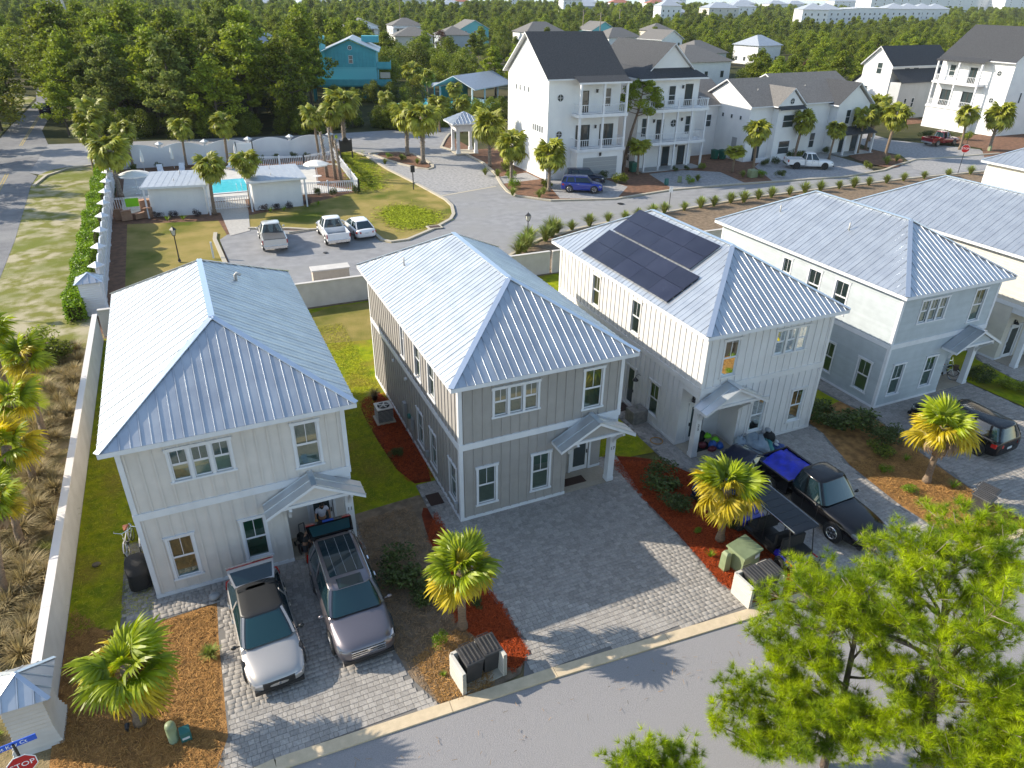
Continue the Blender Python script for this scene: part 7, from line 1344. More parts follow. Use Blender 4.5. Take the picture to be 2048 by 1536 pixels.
# ---------------------------------------------------------------- planting near the houses
palm('palm_tree', 'leaning cabbage palm with dead skirt beside the long wall pillar', (-11.98, -4.88, LZ[0]), 2.7, 1, (.25, -.45), 1.0, 30, mix=(.52, .28, .2))
palm('palm_tree', 'cabbage palm in the red mulch between the two front driveways', (-1.94, -5.29, LZ[0]), 2.85, 2, (-.1, -.25), .9, 30, mix=(.5, .3, .2))
palm('palm_tree', 'yellowing palm beside the golf cart and the green transformer', (9.15, -5.15, LZ[0]), 2.75, 3, (-.35, -.15), 1.0, 34, mix=(.35, .5, .15))
palm('palm_tree', 'yellow palm with a pale dead skirt before the black wagon', (20.3, -5.7, LZ[0]), 3.0, 4, (-.3, -.05), .98, 36, mix=(.25, .5, .25))
for i, (b, c, s, sz) in enumerate((((-16.16, 13.1), (-.3, 2.3), 3.7, .92), ((-16.3, 9.8), (0, .9), 3.7, .92), ((-16.2, 5.2), (.1, 2.1), 3.4, .9), ((-16.3, 2.3), (.2, 1.8), 3.2, .85), ((-17.8, 16.5), (-.2, .6), 4.3, 1.0))):
    palm('palm_tree', ['farthest leaning palm of the row left of the long wall', 'second leaning palm behind the long wall row', 'leaning palm with a bright yellow fan at the left edge', 'nearest leaning palm left of the long wall', 'palm crown at the left edge nearest the verge'][i], (*b, LZ[0]), s, 20 + i, c, sz, 24, mix=(.7, .15, .15))
# distant palms: shape templates copied along the streets
PT = []
def palm_template(k, h, sz, n, boots, trunk_r, loc, label, group): 
    p = palm('palm_tree', label, loc, h, 60 + k, (rnd.uniform(-.3, .3), rnd.uniform(-.2, .2)), sz, n, mix=(1.1, 0, 0), trunk_r=trunk_r, boots=boots, group=group); PT.append(p); return p
pg_ = 'sabal palms along the pool, the entry and the white houses'
PL = [(-5.9, 52.67, 4.9, 'palm before the left hut beside the entrance path'), (-2.39, 53.68, 4.5, 'palm before the right hut beside the entrance path'), (-14.4, 63.2, 5.4, 'thick palm rising by the left pool umbrella'), (-17.6, 76.8, 4.8, 'left palm of the pair at the west road corner'), (-16.9, 80.6, 5.6, 'right palm of the pair at the west road corner'), (-16.8, 85.4, 6.3, 'tall palm at the verge corner behind the hedge end'), (-13.4, 77.0, 4.8, 'pool palm in the arched fence corner'),
      (-7.48, 76.6, 4.9, 'pool palm left of the middle of the arched fence'), (-2.65, 76.4, 5.1, 'tallest pool palm at the middle of the arched fence'), (8.6, 76.2, 5.6, 'palm at the right end of the arched fence'), (11.3, 80.2, 5.4, 'palm behind the right fence end'), (13.4, 82.6, 6.3, 'palm by the street right of the arched fence'), (20.0, 74.2, 5.6, 'yellowish palm at the far end of the median'), (20.3, 68.3, 6.0, 'palm at the near end of the median'),
      (30.2, 90.5, 4.6, 'palm behind the gazebo'), (33.2, 88.5, 4.4, 'second palm behind the gazebo'), (27.6, 63.6, 5.2, 'palm right of the gazebo'), (26.4, 54.2, 4.4, 'bushy palm in the corner bed before the tall white house'), (28.9, 49.5, 4.2, 'palm beside the bright blue suv'), (42.8, 53.0, 3.6, 'short palm at the balcony house corner'), (57.4, 49.2, 5.3, 'palm in front of the round-windowed gable'), (55.0, 50.1, 2.7, 'small young palm before the gabled house wall'),
      (68.2, 53.4, 5.4, 'palm between the two gabled houses'), (73.0, 51.9, 4.2, 'palm at the right gabled house porch'), (80.9, 49.6, 6.0, 'left palm on the mulch island'), (80.0, 53.5, 5.2, 'second palm on the mulch island'), (84.3, 56, 5.4, 'palm at the back of the mulch island'), (90.0, 60.5, 5.6, 'palm before the stepped house'), (93.5, 63.2, 5.4, 'right palm before the stepped house'), (88.5, 65.0, 6.0, 'tallest palm before the stepped house'), (97.4, 50.6, 5.2, 'slim palm behind the far stop sign'), (101.4, 48.8, 5.0, 'wide palm before the right tall house'), (35.2, 121, 6.5, 'palm left of the turquoise pool'), (37.4, 118, 5.8, 'second palm beside the turquoise pool'), (38.6, 107, 4.6, 'low palm behind the entry hedge'), (24.5, 100, 4.4, 'palm in the hedge behind the entry street')]
T0 = [palm_template(0, 4.6, 1.15, 30, 0, .17, (PL[0][0], PL[0][1], LZ[0]), PL[0][3], pg_), palm_template(1, 4.5, 1.1, 30, 0, .15, (PL[1][0], PL[1][1], LZ[0]), PL[1][3], pg_), palm_template(2, 4.8, 1.45, 34, 34, .26, (PL[2][0], PL[2][1], LZ[0]), PL[2][3], pg_), palm_template(3, 4.2, 1.5, 36, 30, .2, (PL[17][0], PL[17][1], LZ[0]), PL[17][3], pg_)]
hs = [4.6, 4.5, 4.8, 4.2]
for i, (x, y, h, lb) in enumerate(PL):
    if i in (0, 1, 2, 17): continue
    k = 3 if i in (16, 18, 31) else 2 if i in (13, 11, 12) else i % 2; s = h / hs[k] * .95
    if i >= 18: s *= 1.0
    copy_tree(T0[k], loc=(x, y, .05), rz=rnd.uniform(0, 6), label=lb, scale=(max(s, 1.0), max(s, 1.0), s))
for i, (x, y, h) in enumerate(((7.44, 65.0, 5.0), (8.1, 63.4, 5.7), (8.55, 62.6, 4.5))):
    r = thing('bare_palm', ['left bare topped palm trunk right of the pool', 'tallest bare palm trunk right of the pool', 'right bare palm trunk with one green tuft'][i], 'palm tree', (x, y, LZ[0])); mb = MB(); mb.tube([(0, 0, 0), (-.1, .1, h * .5), (-.25, .15, h)], [.2, .17, .13], 9); mb.build('trunk', 'palm_boot', r, smooth=True); b = MB()
    for k in range(26): t = .4 + .6 * k / 26; a = k * 2.4; b.bar((-.25 * t * t, .15 * t, h * t), (-.25 * t * t + .3 * math.cos(a), .15 * t + .3 * math.sin(a), h * t + .3), .09, .03)
    b.build('bark_boots', 'palm_boot', r, kind='stuff')
    if i == 2: link('frond', FR['g'][0], r, loc=(-.25, .15, h), rot=(0, -1.2, .5), scale=.5)
# grass clumps of the strip
x = 17.3; i = 0; gg = 'grass clumps along the street strip'
cl = [(17.3, 31.0), (16.4, 30.2), (18.4, 32.4), (20.3, 33.0), (21.4, 34.0), (22.2, 34.6), (24, 35.0), (26.2, 35.6), (28.6, 36.2), (30.4, 36.0), (32.2, 36.5), (34.0, 36.6), (35.6, 36.9), (38.2, 37.1), (40.4, 37.3), (42.1, 37.3), (44.6, 37.7), (46.2, 37.5), (48.6, 38.0), (50.5, 38.1), (53.2, 38.2), (55.4, 38.2), (57.8, 38.3), (60.8, 38.4), (63, 38.3), (65.5, 38.4), (68.5, 38.5), (71.5, 38.6), (75, 38.6), (79, 38.4), (83, 38.3)]
for i, (x, y) in enumerate(cl): tuft((x, y, LZ[0]), (1.35 if i > 5 else 1.9) * rnd.uniform(.85, 1.25), 'green ornamental grass clump in the mulched street strip', gg)
for i in range(125):
    while True:
        x, y = rnd.uniform(-19.5, -15.2), rnd.uniform(-1, 24)
        if not (-19.5 < x < -16.9 and 9 < y < 24): break
    tuft((x, y, LZ[0]), rnd.uniform(.8, 1.35), 'tan ornamental grass tuft in the bed left of the long wall', 'grass tufts left of the long wall', dry=True)
for x, y, s in ((15.6, 69.4, .9), (18.3, 71.2, 1.0), (19.5, 68.2, .9), (25.2, 59.2, 1.1), (26.3, 58.0, 1.1), (24.2, 48.9, 1.1), (26.5, 47.0, 1.1), (27.6, 48.2, 1.0), (47.6, 47.4, 1.0), (54.2, 47.2, 1.0), (77.6, 46.4, 1.4), (80.6, 47.4, 1.2)): tuft((x, y, .12), s, 'wispy grass clump in the beds of the entry street', 'grass clumps in the entry beds')
for x, y, s, z in ((25.8, 52.0, 1.7, 'bright'), (27.5, 56.8, 1.5, 'bright'), (29.4, 50.9, 1.6, 'mid'), (38.4, 49.8, 2.0, 'mid'), (37.2, 51.7, 1.5, 'dark'), (28.6, 60.5, 1.5, 'mid'), (46.1, 46.8, 1.3, 'bright'), (17.2, 73.0, 1.0, 'bright'), (18.6, 71.3, .9, 'bright'), (56.4, 46.6, 1.4, 'bright'), (58.4, 45.4, 1.3, 'dark'), (48.4, 53.0, .9, 'dark'), (50.3, 53.2, .9, 'dark'), (52.4, 53.0, 1.1, 'mid'), (61.6, 51.8, 1.4, 'dark'), (63.8, 52.2, 1.3, 'dark'), (67.8, 54.0, 1.9, 'dark'), (69.4, 54.2, 1.6, 'mid'), (71.0, 54.4, 1.3, 'dark'), (73.2, 45.5, 1.4, 'mid'), (75.6, 55, 1.3, 'dark'), (100, 58.5, 2.0, 'dark'), (103, 57.5, 2.2, 'dark'), (106, 56.0, 2.0, 'mid'), (92, 71, 1.5, 'dark'), (95, 73, 1.3, 'mid'), (99, 76, 1.8, 'mid')): bush(z, (x, y, .08), s, {'bright': 'bright green rounded shrub in the mulched entry beds', 'mid': 'mid green rounded shrub in the mulched beds', 'dark': 'dark green shrub against the white houses'}[z], {'bright': 'bright shrubs of the entry beds', 'mid': 'mid green shrubs of the beds', 'dark': 'dark shrubs by the white houses'}[z])
# pool hut shrubs
for (x, y) in ((-10.9, 53.1), (-9.63, 53.0), (-7.46, 52.6), (-1.37, 52.1), (-.17, 52.2), (1.17, 52.3), (3.1, 52.9)): bush('purple', (x, y, LZ[0]), .95, 'dark purple shrub along the front of the pool huts', 'purple shrubs before the pool huts')
for (x, y) in ((-10.15, 51.9), (-8.79, 51.7), (-.79, 51.5), (.49, 51.5), (4.0, 52.4)): spiky('spiky_plant', 'pale spiky plant in front of the pool huts', (x, y, LZ[0]), .55, group='spiky plants before the pool huts')
for (x, y) in ((4.66, 56.4), (6.35, 56.1), (8.81, 56.2), (-13.4, 75.8), (-10.6, 76.4), (-4.4, 76.3), (1.4, 76.6), (3.2, 76.6), (5.5, 76.8), (7.2, 76.4)): bush('dark', (x, y, LZ[0]), .95, 'small dark shrub beside the pool fences', 'small shrubs beside the pool fences', sz=1.3)
for i in range(16): bush('mid', (11.2 + rnd.uniform(-.3, .6), 58.5 + i * 1.25, LZ[0]), rnd.uniform(.7, 1.1), 'low green shrub outside the right picket fence', 'low shrubs outside the picket fence')
# plants of the near beds
for (k, x, y, s, sz, lb) in (('dark', -3.15, -2.1, 2.0, 1.5, 'dark rangy shrub beside the grey suv'), ('dark', -2.75, -3.4, 1.4, 1.2, 'lower dark shrub behind the middle palm'), ('bright', -2.9, -5.75, .62, .8, 'bright lime shrub in the straw between the driveways'), ('dark', -1.1, -4.6, .5, .5, 'small dark plant in the red mulch right of the middle palm'), ('dark', 9.1, -1.2, 2.0, 1.5, 'large dark shrub in the red mulch before the white house'), ('dark', 8.7, -2.7, 1.4, 1.1, 'dark shrub in the middle of the red mulch bed'), ('bright', 8.6, -4.4, .4, .4, 'tiny bright plant by the yellowing palm foot'), ('dark', 10.0, -4.7, .6, .6, 'dark plant right of the yellowing palm foot'), ('mid', 9.6, -5.9, .6, .5, 'green plant behind the transformer'),
                             ('dark', 20.8, -.8, 2.8, 1.9, 'large dark shrub mass left of the black wagon'), ('dark', 19.9, .3, 2.2, 1.6, 'dark shrub at the top of the right bed'), ('dark', 21.3, -2.4, 1.9, 1.4, 'dark shrub before the blue-grey house drive'), ('mid', 20.2, -3.2, 1.3, 1.0, 'mid green shrub behind the right palm'), ('bright', 19.2, -4.4, .65, .6, 'bright shrub left of the right palm'), ('bright', 18.9, -5.9, .75, .65, 'lower bright shrub near the drive edge'), ('dark', 31.9, .2, 1.9, 1.2, 'dark shrub right of the blue-grey house porch'), ('mid', 32.6, -1.6, 2.0, 1.2, 'green shrub at the right edge bed'), ('dark', 33.1, -3.2, 1.2, .8, 'low dark shrub at the right edge'), ('dark', -1.15, 5.6, .7, .6, 'dark shrub by the meters of the grey house'), ('mid', 2.6, 24.4, 1.0, 1.3, 'green shrub at the back wall'), ('bright', 10.2, 22.4, 1.8, 2.2, 'yellow-green tree-like shrub at the white house rear corner')):
    bush(k, (x, y, LZ[0]), s, lb, sz=sz)
for (x, y, s, lb) in ((-1.55, -6.6, .28, 'small green spiky plant behind the black bins'), (-3.2, -6.9, .2, 'tiny green sprout left of the black bins'), (8.15, -5.8, .34, 'spiky plant in the red mulch left of the transformer'), (8.2, -7.4, .34, 'spiky agave in the red mulch by the bin pen'), (21.0, -6.5, .45, 'variegated spiky plant right of the right palm'), (20.3, -7.6, .4, 'pale spiky plant near the right bins'), (20.9, -4.1, .35, 'green spiky plant behind the right palm')): spiky('spiky_plant', lb, (x, y, LZ[0]), s)
tuft((-9.9, -3.2, LZ[0]), .6, 'green grass clump right of the left palm', 'grass clump by the left palm')
for i in range(14): bush('mid' if i % 3 else 'bright', (rnd.uniform(-19, -15.6), rnd.uniform(-6, 2.5), LZ[0]), rnd.uniform(.4, .8), 'low flowering ground shrub left of the sided pillar', 'low shrubs left of the sided pillar', sz=.4)
# hedge along the arched fence, one clipped mass of leaves per stretch
hd = thing('clipped_hedge', 'bright green hedge along the outside of the arched white fence', 'hedge', (-16.1, 33, LZ[0])); rng = np.random.default_rng(8); n = 42000
P = np.column_stack([rng.uniform(-.56, .56, n), rng.uniform(-4.5, 47, n), rng.uniform(0, 1.25, n)]); k = rng.integers(0, 3, n); P[k == 0, 2] = 1.2 + rng.normal(0, .07, (k == 0).sum()); P[k == 1, 0] = np.sign(P[k == 1, 0]) * (.55 + rng.normal(0, .05, (k == 1).sum())); P[:, 0] += .12 * np.sin(P[:, 1] * .9) - P[:, 1] * .012; P[:, 2] *= 1 + .08 * np.sin(P[:, 1] * 1.7)
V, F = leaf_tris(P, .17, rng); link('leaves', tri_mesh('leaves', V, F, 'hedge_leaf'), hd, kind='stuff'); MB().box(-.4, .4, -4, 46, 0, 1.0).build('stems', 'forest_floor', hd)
bb = bush('mid', (-17.3, 24.3, LZ[0]), 2.4, 'rust-tinged bush beside the end of the hedge', sz=2.2); bush('mid', (-16.4, 22.8, LZ[0]), 1.8, 'green bush against the far end of the long wall', sz=1.8); tag(link('shrub', bush_mesh('leaves', 'rust_leaf', 91, n=1400), loc=(-17.6, 22.9, .1), scale=2.2), 'reddish brown bush before the far palms', 'shrub')
# near pines at the lower right
near_pine('pine_tree', 'bright green pine with a forked pale trunk at the bottom right', (0, 0, 0), 0, ([(5.7, -14.1, 0), (5.9, -13.9, 1.2), (6.1, -13.7, 2.6), (6.3, -13.4, 4.0), (6.5, -13.1, 5.2)], [.12, .10, .085, .06, .03]),
    [((5.75, -14.0, .7), (2.3, -12.9, 2.0), .05), ((5.8, -13.95, 1.2), (3.4, -12.35, 3.0), .05), ((5.9, -13.9, 1.9), (4.5, -11.8, 3.4), .045), ((6.1, -13.7, 2.5), (5.5, -12.1, 4.1), .04), ((5.9, -13.9, 1.6), (4.2, -12.8, 3.2), .045), ((6.3, -13.4, 3.8), (6.3, -12.5, 5.1), .03), ((6.1, -13.7, 2.8), (4.8, -13.3, 4.1), .04), ((6.4, -13.3, 4.2), (6.2, -13.6, 5.3), .03), ((6.2, -13.6, 3.0), (6.4, -14.7, 4.5), .04), ((5.9, -13.9, 1.5), (5.5, -15.1, 3.3), .045), ((5.8, -14, 1.0), (2.6, -14.0, 2.4), .05), ((5.8, -14, 1.3), (3.5, -14.6, 3.1), .045), ((6, -13.8, 2.0), (5.8, -15.8, 3.4), .04), ((5.9, -13.9, 1.7), (4.6, -15.2, 3.0), .045), ((6.2, -13.6, 3.2), (7.6, -13.2, 4.4), .04), ((5.8, -13.9, 1.5), (3.8, -13.8, 3.1), .04), ((6.4, -13.2, 4.6), (6.9, -12.6, 5.4), .025)], 11)
near_pine('pine_tree', 'larger pine with rust-barked trunk reaching over the court street', (0, 0, 0), 0, ([(6.9, -16.2, 0), (7.0, -15.8, 2.0), (7.1, -15.2, 3.8), (7.2, -14.9, 5.4), (7.5, -14.3, 6.8)], [.2, .17, .14, .10, .05]),
    [((7.1, -15.0, 4.4), (4.8, -11.7, 5.0), .06), ((7.15, -15, 4.8), (4.9, -12.6, 5.6), .055), ((7.2, -14.9, 5.0), (5.6, -11.5, 5.2), .05), ((7.2, -14.9, 5.2), (5.6, -13.1, 6.1), .05), ((7.3, -14.6, 5.8), (7.2, -12.3, 6.2), .055), ((7.3, -14.7, 5.6), (7.2, -13.0, 7.1), .05), ((7.4, -14.5, 6.2), (7.3, -13.6, 7.2), .04), ((7.3, -14.6, 5.8), (6.4, -13.5, 6.6), .04), ((7.4, -14.4, 6.2), (9.0, -12.9, 7.1), .06), ((7.4, -14.4, 6.4), (9.2, -13.5, 7.6), .05), ((7.5, -14.3, 6.5), (9.5, -14.2, 7.5), .05), ((7.3, -14.8, 5.6), (8.8, -14.3, 7.0), .05), ((7.2, -14.9, 5.1), (9.4, -14.8, 7.0), .05), ((7.1, -15.1, 4.6), (7.3, -15.6, 7.3), .05), ((7.1, -15.2, 4.2), (7.9, -16.0, 6.2), .05), ((7.1, -15.1, 4.4), (8.6, -15.0, 6.5), .05), ((7.2, -14.9, 5.3), (6.1, -14.4, 6.1), .045), ((7.1, -15.2, 4.0), (6.4, -15.3, 6.0), .045), ((7.2, -14.9, 5.2), (4.2, -12.0, 4.6), .05), ((7.0, -15.8, 1.8), (6.2, -15.6, 2.9), .04), ((7.0, -15.8, 2.0), (8.0, -16.2, 3.3), .04), ((7.0, -15.7, 2.2), (7.4, -14.5, 3.4), .04), ((7.05, -15.5, 2.8), (8.1, -15.0, 4.2), .04), ((7.0, -15.8, 2.2), (6.8, -16.8, 3.5), .04), ((7.05, -15.5, 2.8), (6.2, -15.0, 4.0), .04), ((7.1, -15.3, 3.4), (7.6, -16.4, 4.8), .04)], 12, 12)
near_pine('pine_tree', 'low dense pine filling the bottom right corner', (0, 0, 0), 0, ([(7.9, -17.2, 0), (7.9, -17.0, 2), (7.8, -16.8, 4.4)], [.11, .09, .03]),
    [((7.9, -17, 2.2), (7.3, -16.0, 4.9), .045), ((7.9, -17, 2.6), (8.3, -16.2, 5.0), .045), ((7.9, -17, 2.0), (7.3, -16.6, 4.5), .04), ((7.9, -17, 1.6), (6.7, -16.5, 4.0), .04), ((7.9, -17, 1.6), (7.4, -17.3, 4.3), .04), ((7.9, -17, 1.5), (6.2, -16.5, 3.5), .045), ((7.9, -17, 1.2), (7.2, -17.1, 3.4), .04), ((7.9, -17, 2), (8.8, -16.8, 4.6), .04), ((7.9, -17, 1.4), (6.2, -17.2, 3.2), .04)], 13, 13)
near_pine('pine_tree', 'small bright pine top at the bottom edge left of the forked pine', (0, 0, 0), 0, ([(.2, -14.2, 0), (.2, -14.0, 1.6), (.1, -13.7, 3.0)], [.07, .05, .02]),
    [((.2, -14, 1.2), (-.5, -12.9, 2.5), .03), ((.2, -14, 1.5), (-.1, -13.3, 3.0), .03), ((.2, -14, 1.3), (.6, -13.5, 2.9), .03), ((.2, -14, 1.0), (-.9, -13.2, 2.3), .03), ((.2, -14, 1.0), (.1, -13.6, 2.6), .03), ((.2, -14, .9), (1.0, -14.0, 2.4), .03)], 14, 13)
# leaning pine before the balcony house
lp = thing('leaning_pine', 'single leaning dark pine before the balcony house', 'tree', (43.2, 55.0, 0)); mb = MB(); mb.tube([(-1.9, -1.0, 0), (-1.6, -.9, 2.4), (-.9, -.6, 4.8), (.1, -.2, 7.2), (.6, 0, 9.2)], [.24, .2, .17, .13, .05], 8)
C = []; rd = []
for k in range(20):
    a = k * 2.4; z = 6.6 + 3.6 * (k / 20); w = 2.3 * math.sin(math.pi * (.25 + .7 * k / 20)); b = (.15 + .4 * (k / 20), -.1, z); e = (b[0] + w * math.cos(a), b[1] + w * math.sin(a), z + .4); mb.tube([b, e], [.06, .015], 5, cap=False); C.append(e); rd.append(rnd.uniform(.6, .95))
mb.build('trunk', 'bark', lp, smooth=True); V, F = leaf_tris(clump_points(np.array(C), np.array(rd), 11000, RG, .6, .4), .20, RG); link('crown', tri_mesh('crown', V, F, 'pine_leaf'), lp)
# ---------------------------------------------------------------- woods
TP = [far_tree('pine', 100 + i, 10.0, 3.3 + .35 * (i % 3), 'pine_leaf', 5200, size=.42) for i in range(6)] + [far_tree('pine', 110 + i, 10.0, 2.7, 'pine_leaf_blue', 4800, size=.42) for i in range(2)]
TO = [far_tree('oak', 120 + i, 7.0, 3.3, 'oak_leaf', 5200, 'oak', .34) for i in range(4)]
TY = [far_tree('yellowing', 130, 7.0, 2.6, 'yellow_leaf', 3600, 'oak', .34), far_tree('rusty', 131, 7.0, 2.6, 'rust_leaf', 3600, 'oak', .34)]
camx, camy = -7.73, -21.81
def seen(x, y, z=8):
    q = Vector((x, y, z)) - Vector((camx, camy, 19.18)); d = q.dot(fv); return d > 10 and abs(q.dot(rv) / d) < .76 and q.dot(uv_) / d < .60
LOS = [((27, 136), 7.5, 48), ((50, 122), 8, 32), ((38, 116), 7, 30)]
def clear(x, y, k=3.0):
    for (tx, ty), w, dp in LOS:
        d = Vector((tx - camx, ty - camy)); L = d.length; d.normalize(); v = Vector((x - camx, y - camy)); a = v.dot(d)
        if L - dp < a < L and abs(v.x * d.y - v.y * d.x) < w: return False
    for (bx, by, r) in HB_:
        if (x - bx) ** 2 + (y - by) ** 2 < (r + k * .4) ** 2: return False
    return True
HB_ = [(27, 140, 9.5), (51, 122, 8), (41, 117, 10.5), (44, 130, 4), (36, 60, 10), (48, 62, 9), (65, 60, 9), (77, 62, 10), (57, 64, 7), (118, 62, 13), (120, 82, 11), (28, 74, 5), (125, 42, 10), (103, 60, 6)]
def west_x(y): return -24.6 - max(0, y - 85) * .085 - max(0, y - 150) * .16
NWOOD = []
# cottages and white houses far behind, each a thing
def cottage(name, label, x, y, rz, W, L, H, Rr, wm, rm, hip=True, nwin=3, porch=False):
    H += 1.2 if name == 'cottage' else 0
    h = thing(name, label, 'house', (x, y, 0), rz); f = frames(W, L); mb = MB(); mb.box(0, W, 0, L, 0, H); 
    if not hip: gable_wall(mb, 0, W, 0, H, Rr * .96)
    mb.build('wall', wm, h)
    if hip:
        o = .6; z = H; a = min(L, W) / 2; A, B, C_, D_ = (-o, -o, z), (W + o, -o, z), (W + o, L + o, z), (-o, L + o, z)
        if W > L: E_, G_ = (a - .1, L / 2, z + Rr), (W - a + .1, L / 2, z + Rr); F = [(0, 1, 5, 4), (1, 2, 5), (2, 3, 4, 5), (3, 0, 4), (3, 2, 1, 0)]
        else: E_, G_ = (W / 2, a - .1, z + Rr), (W / 2, L - a + .1, z + Rr); F = [(0, 1, 4), (1, 2, 5, 4), (2, 3, 5), (3, 0, 4, 5), (3, 2, 1, 0)]
        MB().add([A, B, C_, D_, E_, G_], F).build('roof', rm, h)
    else: gable_roof(h, -.5, W + .5, -.6, L + .5, H, Rr, 'y', rm)
    fl = max(1, int(H / 3))
    for s in range(fl):
        for k in range(nwin):
            u = W * (k + .5) / nwin; w = MB(); w.fbox(f['F'], u - .55, u + .55, .01, .06, s * 3 + .9, s * 3 + 2.4); wn_ = w.build('window', 'white_trim', h); MB().fbox(f['F'], u - .45, u + .45, .061, .075, s * 3 + 1.0, s * 3 + 2.3).build('pane', 'pane_far', wn_)
            u = L * (k + .5) / nwin; w = MB(); w.fbox(f['L'], u - .5, u + .5, .01, .06, s * 3 + .9, s * 3 + 2.3); wn_ = w.build('window', 'white_trim', h); MB().fbox(f['L'], u - .4, u + .4, .061, .075, s * 3 + 1.0, s * 3 + 2.2).build('pane', 'pane_far', wn_)
    if porch:
        p = MB()
        for s in range(fl):
            p.box(0, W, -2.2, -.05, s * 3 + 2.75, s * 3 + 2.95); p.box(0, W, -2.2, -2.1, s * 3 + .9, s * 3 + 1.0)
            for k in range(4): p.cbox((W * k / 3, -2.1, s * 3), .25, .25, 2.75)
        p.build('porch', 'white_trim', h)
    HB_.append((x + W / 2, y + L / 2, max(W, L) * .62)); LOS.append(((x + W / 2, y + L / 2), W * .7, 62 if y < 400 else 100)); return h
CT = [(66, 318, -.1, 14, 12, 5.5, 3, 'wall_white', 'shingle_gray', False, 'white cottage with dark gable roof and porch, left of the cottage row', True), (88, 322, -.05, 14, 12, 5.5, 3, 'wall_white', 'shingle_gray', True, 'white cottage with brown hip roof and porch', True), (72, 262, -.2, 14, 12, 4.2, 3, 'siding_cream', 'shingle_gray', True, 'low cottage with brown hip roof in the front of the row', False), (92, 268, -.1, 12, 12, 4.2, 3, 'siding_blue_gray', 'shingle_gray', True, 'small hip-roofed cottage beside the red shrub', False),
      (112, 300, .0, 13, 12, 5, 3.4, 'turquoise_light', 'shingle_gray', False, 'light blue gabled cottage in the middle of the row', False), (135, 282, .05, 19, 13, 4.2, 4, 'wall_white', 'shingle_gray', True, 'wide brown-roofed cottage right of the blue one', False), (170, 288, .05, 13, 12, 4.6, 3.6, 'turquoise_light', 'shingle_gray', False, 'pale blue gabled cottage right of the wide one', False), (198, 282, .0, 12, 11, 4.6, 3, 'siding_cream', 'shingle_gray', True, 'yellowish cottage half hidden in the trees', False),
      (152, 243, .1, 16, 12, 4.0, 3.4, 'wall_white', 'shingle_gray', True, 'brown-roofed house sunk in the trees left of the tall house', False), (123, 150, .2, 13, 11, 4.8, 3, 'wall_gray_far', 'shingle_gray', True, 'brown-roofed cottage behind the low gabled houses', False), (150, 205, .3, 12, 10, 5.2, 3, 'wall_white', 'shingle_gray', False, 'white gabled cottage among the pines', False), (171, 180, .2, 12, 10, 4.5, 3, 'wall_white', 'roof_pale', True, 'white house behind the pines right of the cottage', False), (92, 113, .1, 14, 12, 6.0, 3.0, 'wall_white', 'shingle_gray', True, 'dark roofed house behind the balcony house', False), (-8, 215, .3, 10, 9, 4, 3, 'wall_gray_far', 'roof_pale', True, 'grey house hidden in the left woods', False), (14, 190, .1, 9, 8, 5.5, 3, 'wall_white', 'roof_pale', True, 'pale house glimpsed between the left pines', False)]
for c in CT: cottage('cottage', c[10], *c[:9], hip=c[9], porch=c[11], nwin=3)
k = 0
FH = [(262, 880, 30, 18, 13, 'white_trim', 'roof_pale'), (140, 880, 34, 16, 10, 'wall_white', 'roof_pale'), (215, 745, 20, 16, 14, 'wall_white', 'roof_pale'), (262, 765, 26, 18, 10, 'siding_blue_gray', 'roof_pale'), (405, 905, 24, 18, 15, 'wall_white', 'orange_roof'), (340, 640, 18, 16, 16, 'wall_white', 'roof_pale'), (362, 655, 24, 18, 11, 'siding_blue_gray', 'roof_pale'), (440, 800, 30, 20, 13, 'wall_white', 'roof_pale'), (500, 820, 26, 18, 13, 'wall_white', 'orange_roof'), (540, 800, 26, 18, 13, 'wall_white', 'orange_roof'), (590, 840, 26, 18, 14, 'wall_white', 'roof_pale'),
      (330, 468, 16, 14, 14, 'wall_white', 'roof_pale'), (352, 486, 14, 14, 9.5, 'wall_gray_far', 'roof_pale'), (398, 500, 26, 18, 12.5, 'siding_cream', 'roof_pale'), (470, 560, 24, 18, 13, 'wall_white', 'roof_pale'),
      (385, 385, 17, 18, 13.5, 'wall_white', 'roof_pale'), (408, 396, 17, 18, 13.5, 'wall_white', 'roof_pale'), (432, 401, 15, 18, 14, 'wall_white', 'white_trim'), (455, 409, 15, 18, 14.5, 'wall_white', 'white_trim'), (478, 416, 15, 18, 14.5, 'wall_white', 'white_trim'), (503, 422, 18, 18, 14, 'wall_white', 'roof_pale'), (530, 432, 18, 18, 14, 'wall_white', 'roof_pale'), (556, 440, 18, 18, 14, 'wall_white', 'roof_pale'), (584, 450, 18, 18, 14, 'wall_white', 'roof_pale'),
      (640, 560, 40, 24, 26, 'wall_white', 'white_trim'), (760, 640, 60, 26, 34, 'wall_white', 'white_trim'), (640, 760, 26, 18, 14, 'wall_white', 'roof_pale'), (700, 770, 26, 18, 14, 'wall_white', 'roof_pale'), (760, 800, 26, 18, 14, 'wall_white', 'roof_pale'), (880, 840, 40, 20, 18, 'wall_white', 'roof_pale'), (980, 840, 60, 24, 22, 'wall_white', 'roof_pale'), (1080, 800, 70, 24, 27, 'wall_white', 'white_trim'), (600, 900, 60, 20, 20, 'wall_white', 'roof_pale'), (900, 700, 70, 26, 24, 'wall_white', 'roof_pale'), (1130, 760, 80, 30, 33, 'wall_white', 'white_trim'), (1290, 850, 90, 30, 38, 'wall_white', 'white_trim'), (1480, 930, 120, 30, 36, 'wall_white', 'roof_pale'), (1010, 900, 70, 30, 28, 'wall_white', 'white_trim'), (90, 860, 22, 16, 9, 'wall_white', 'roof_pale'), (310, 860, 22, 16, 12, 'wall_white', 'orange_roof')]
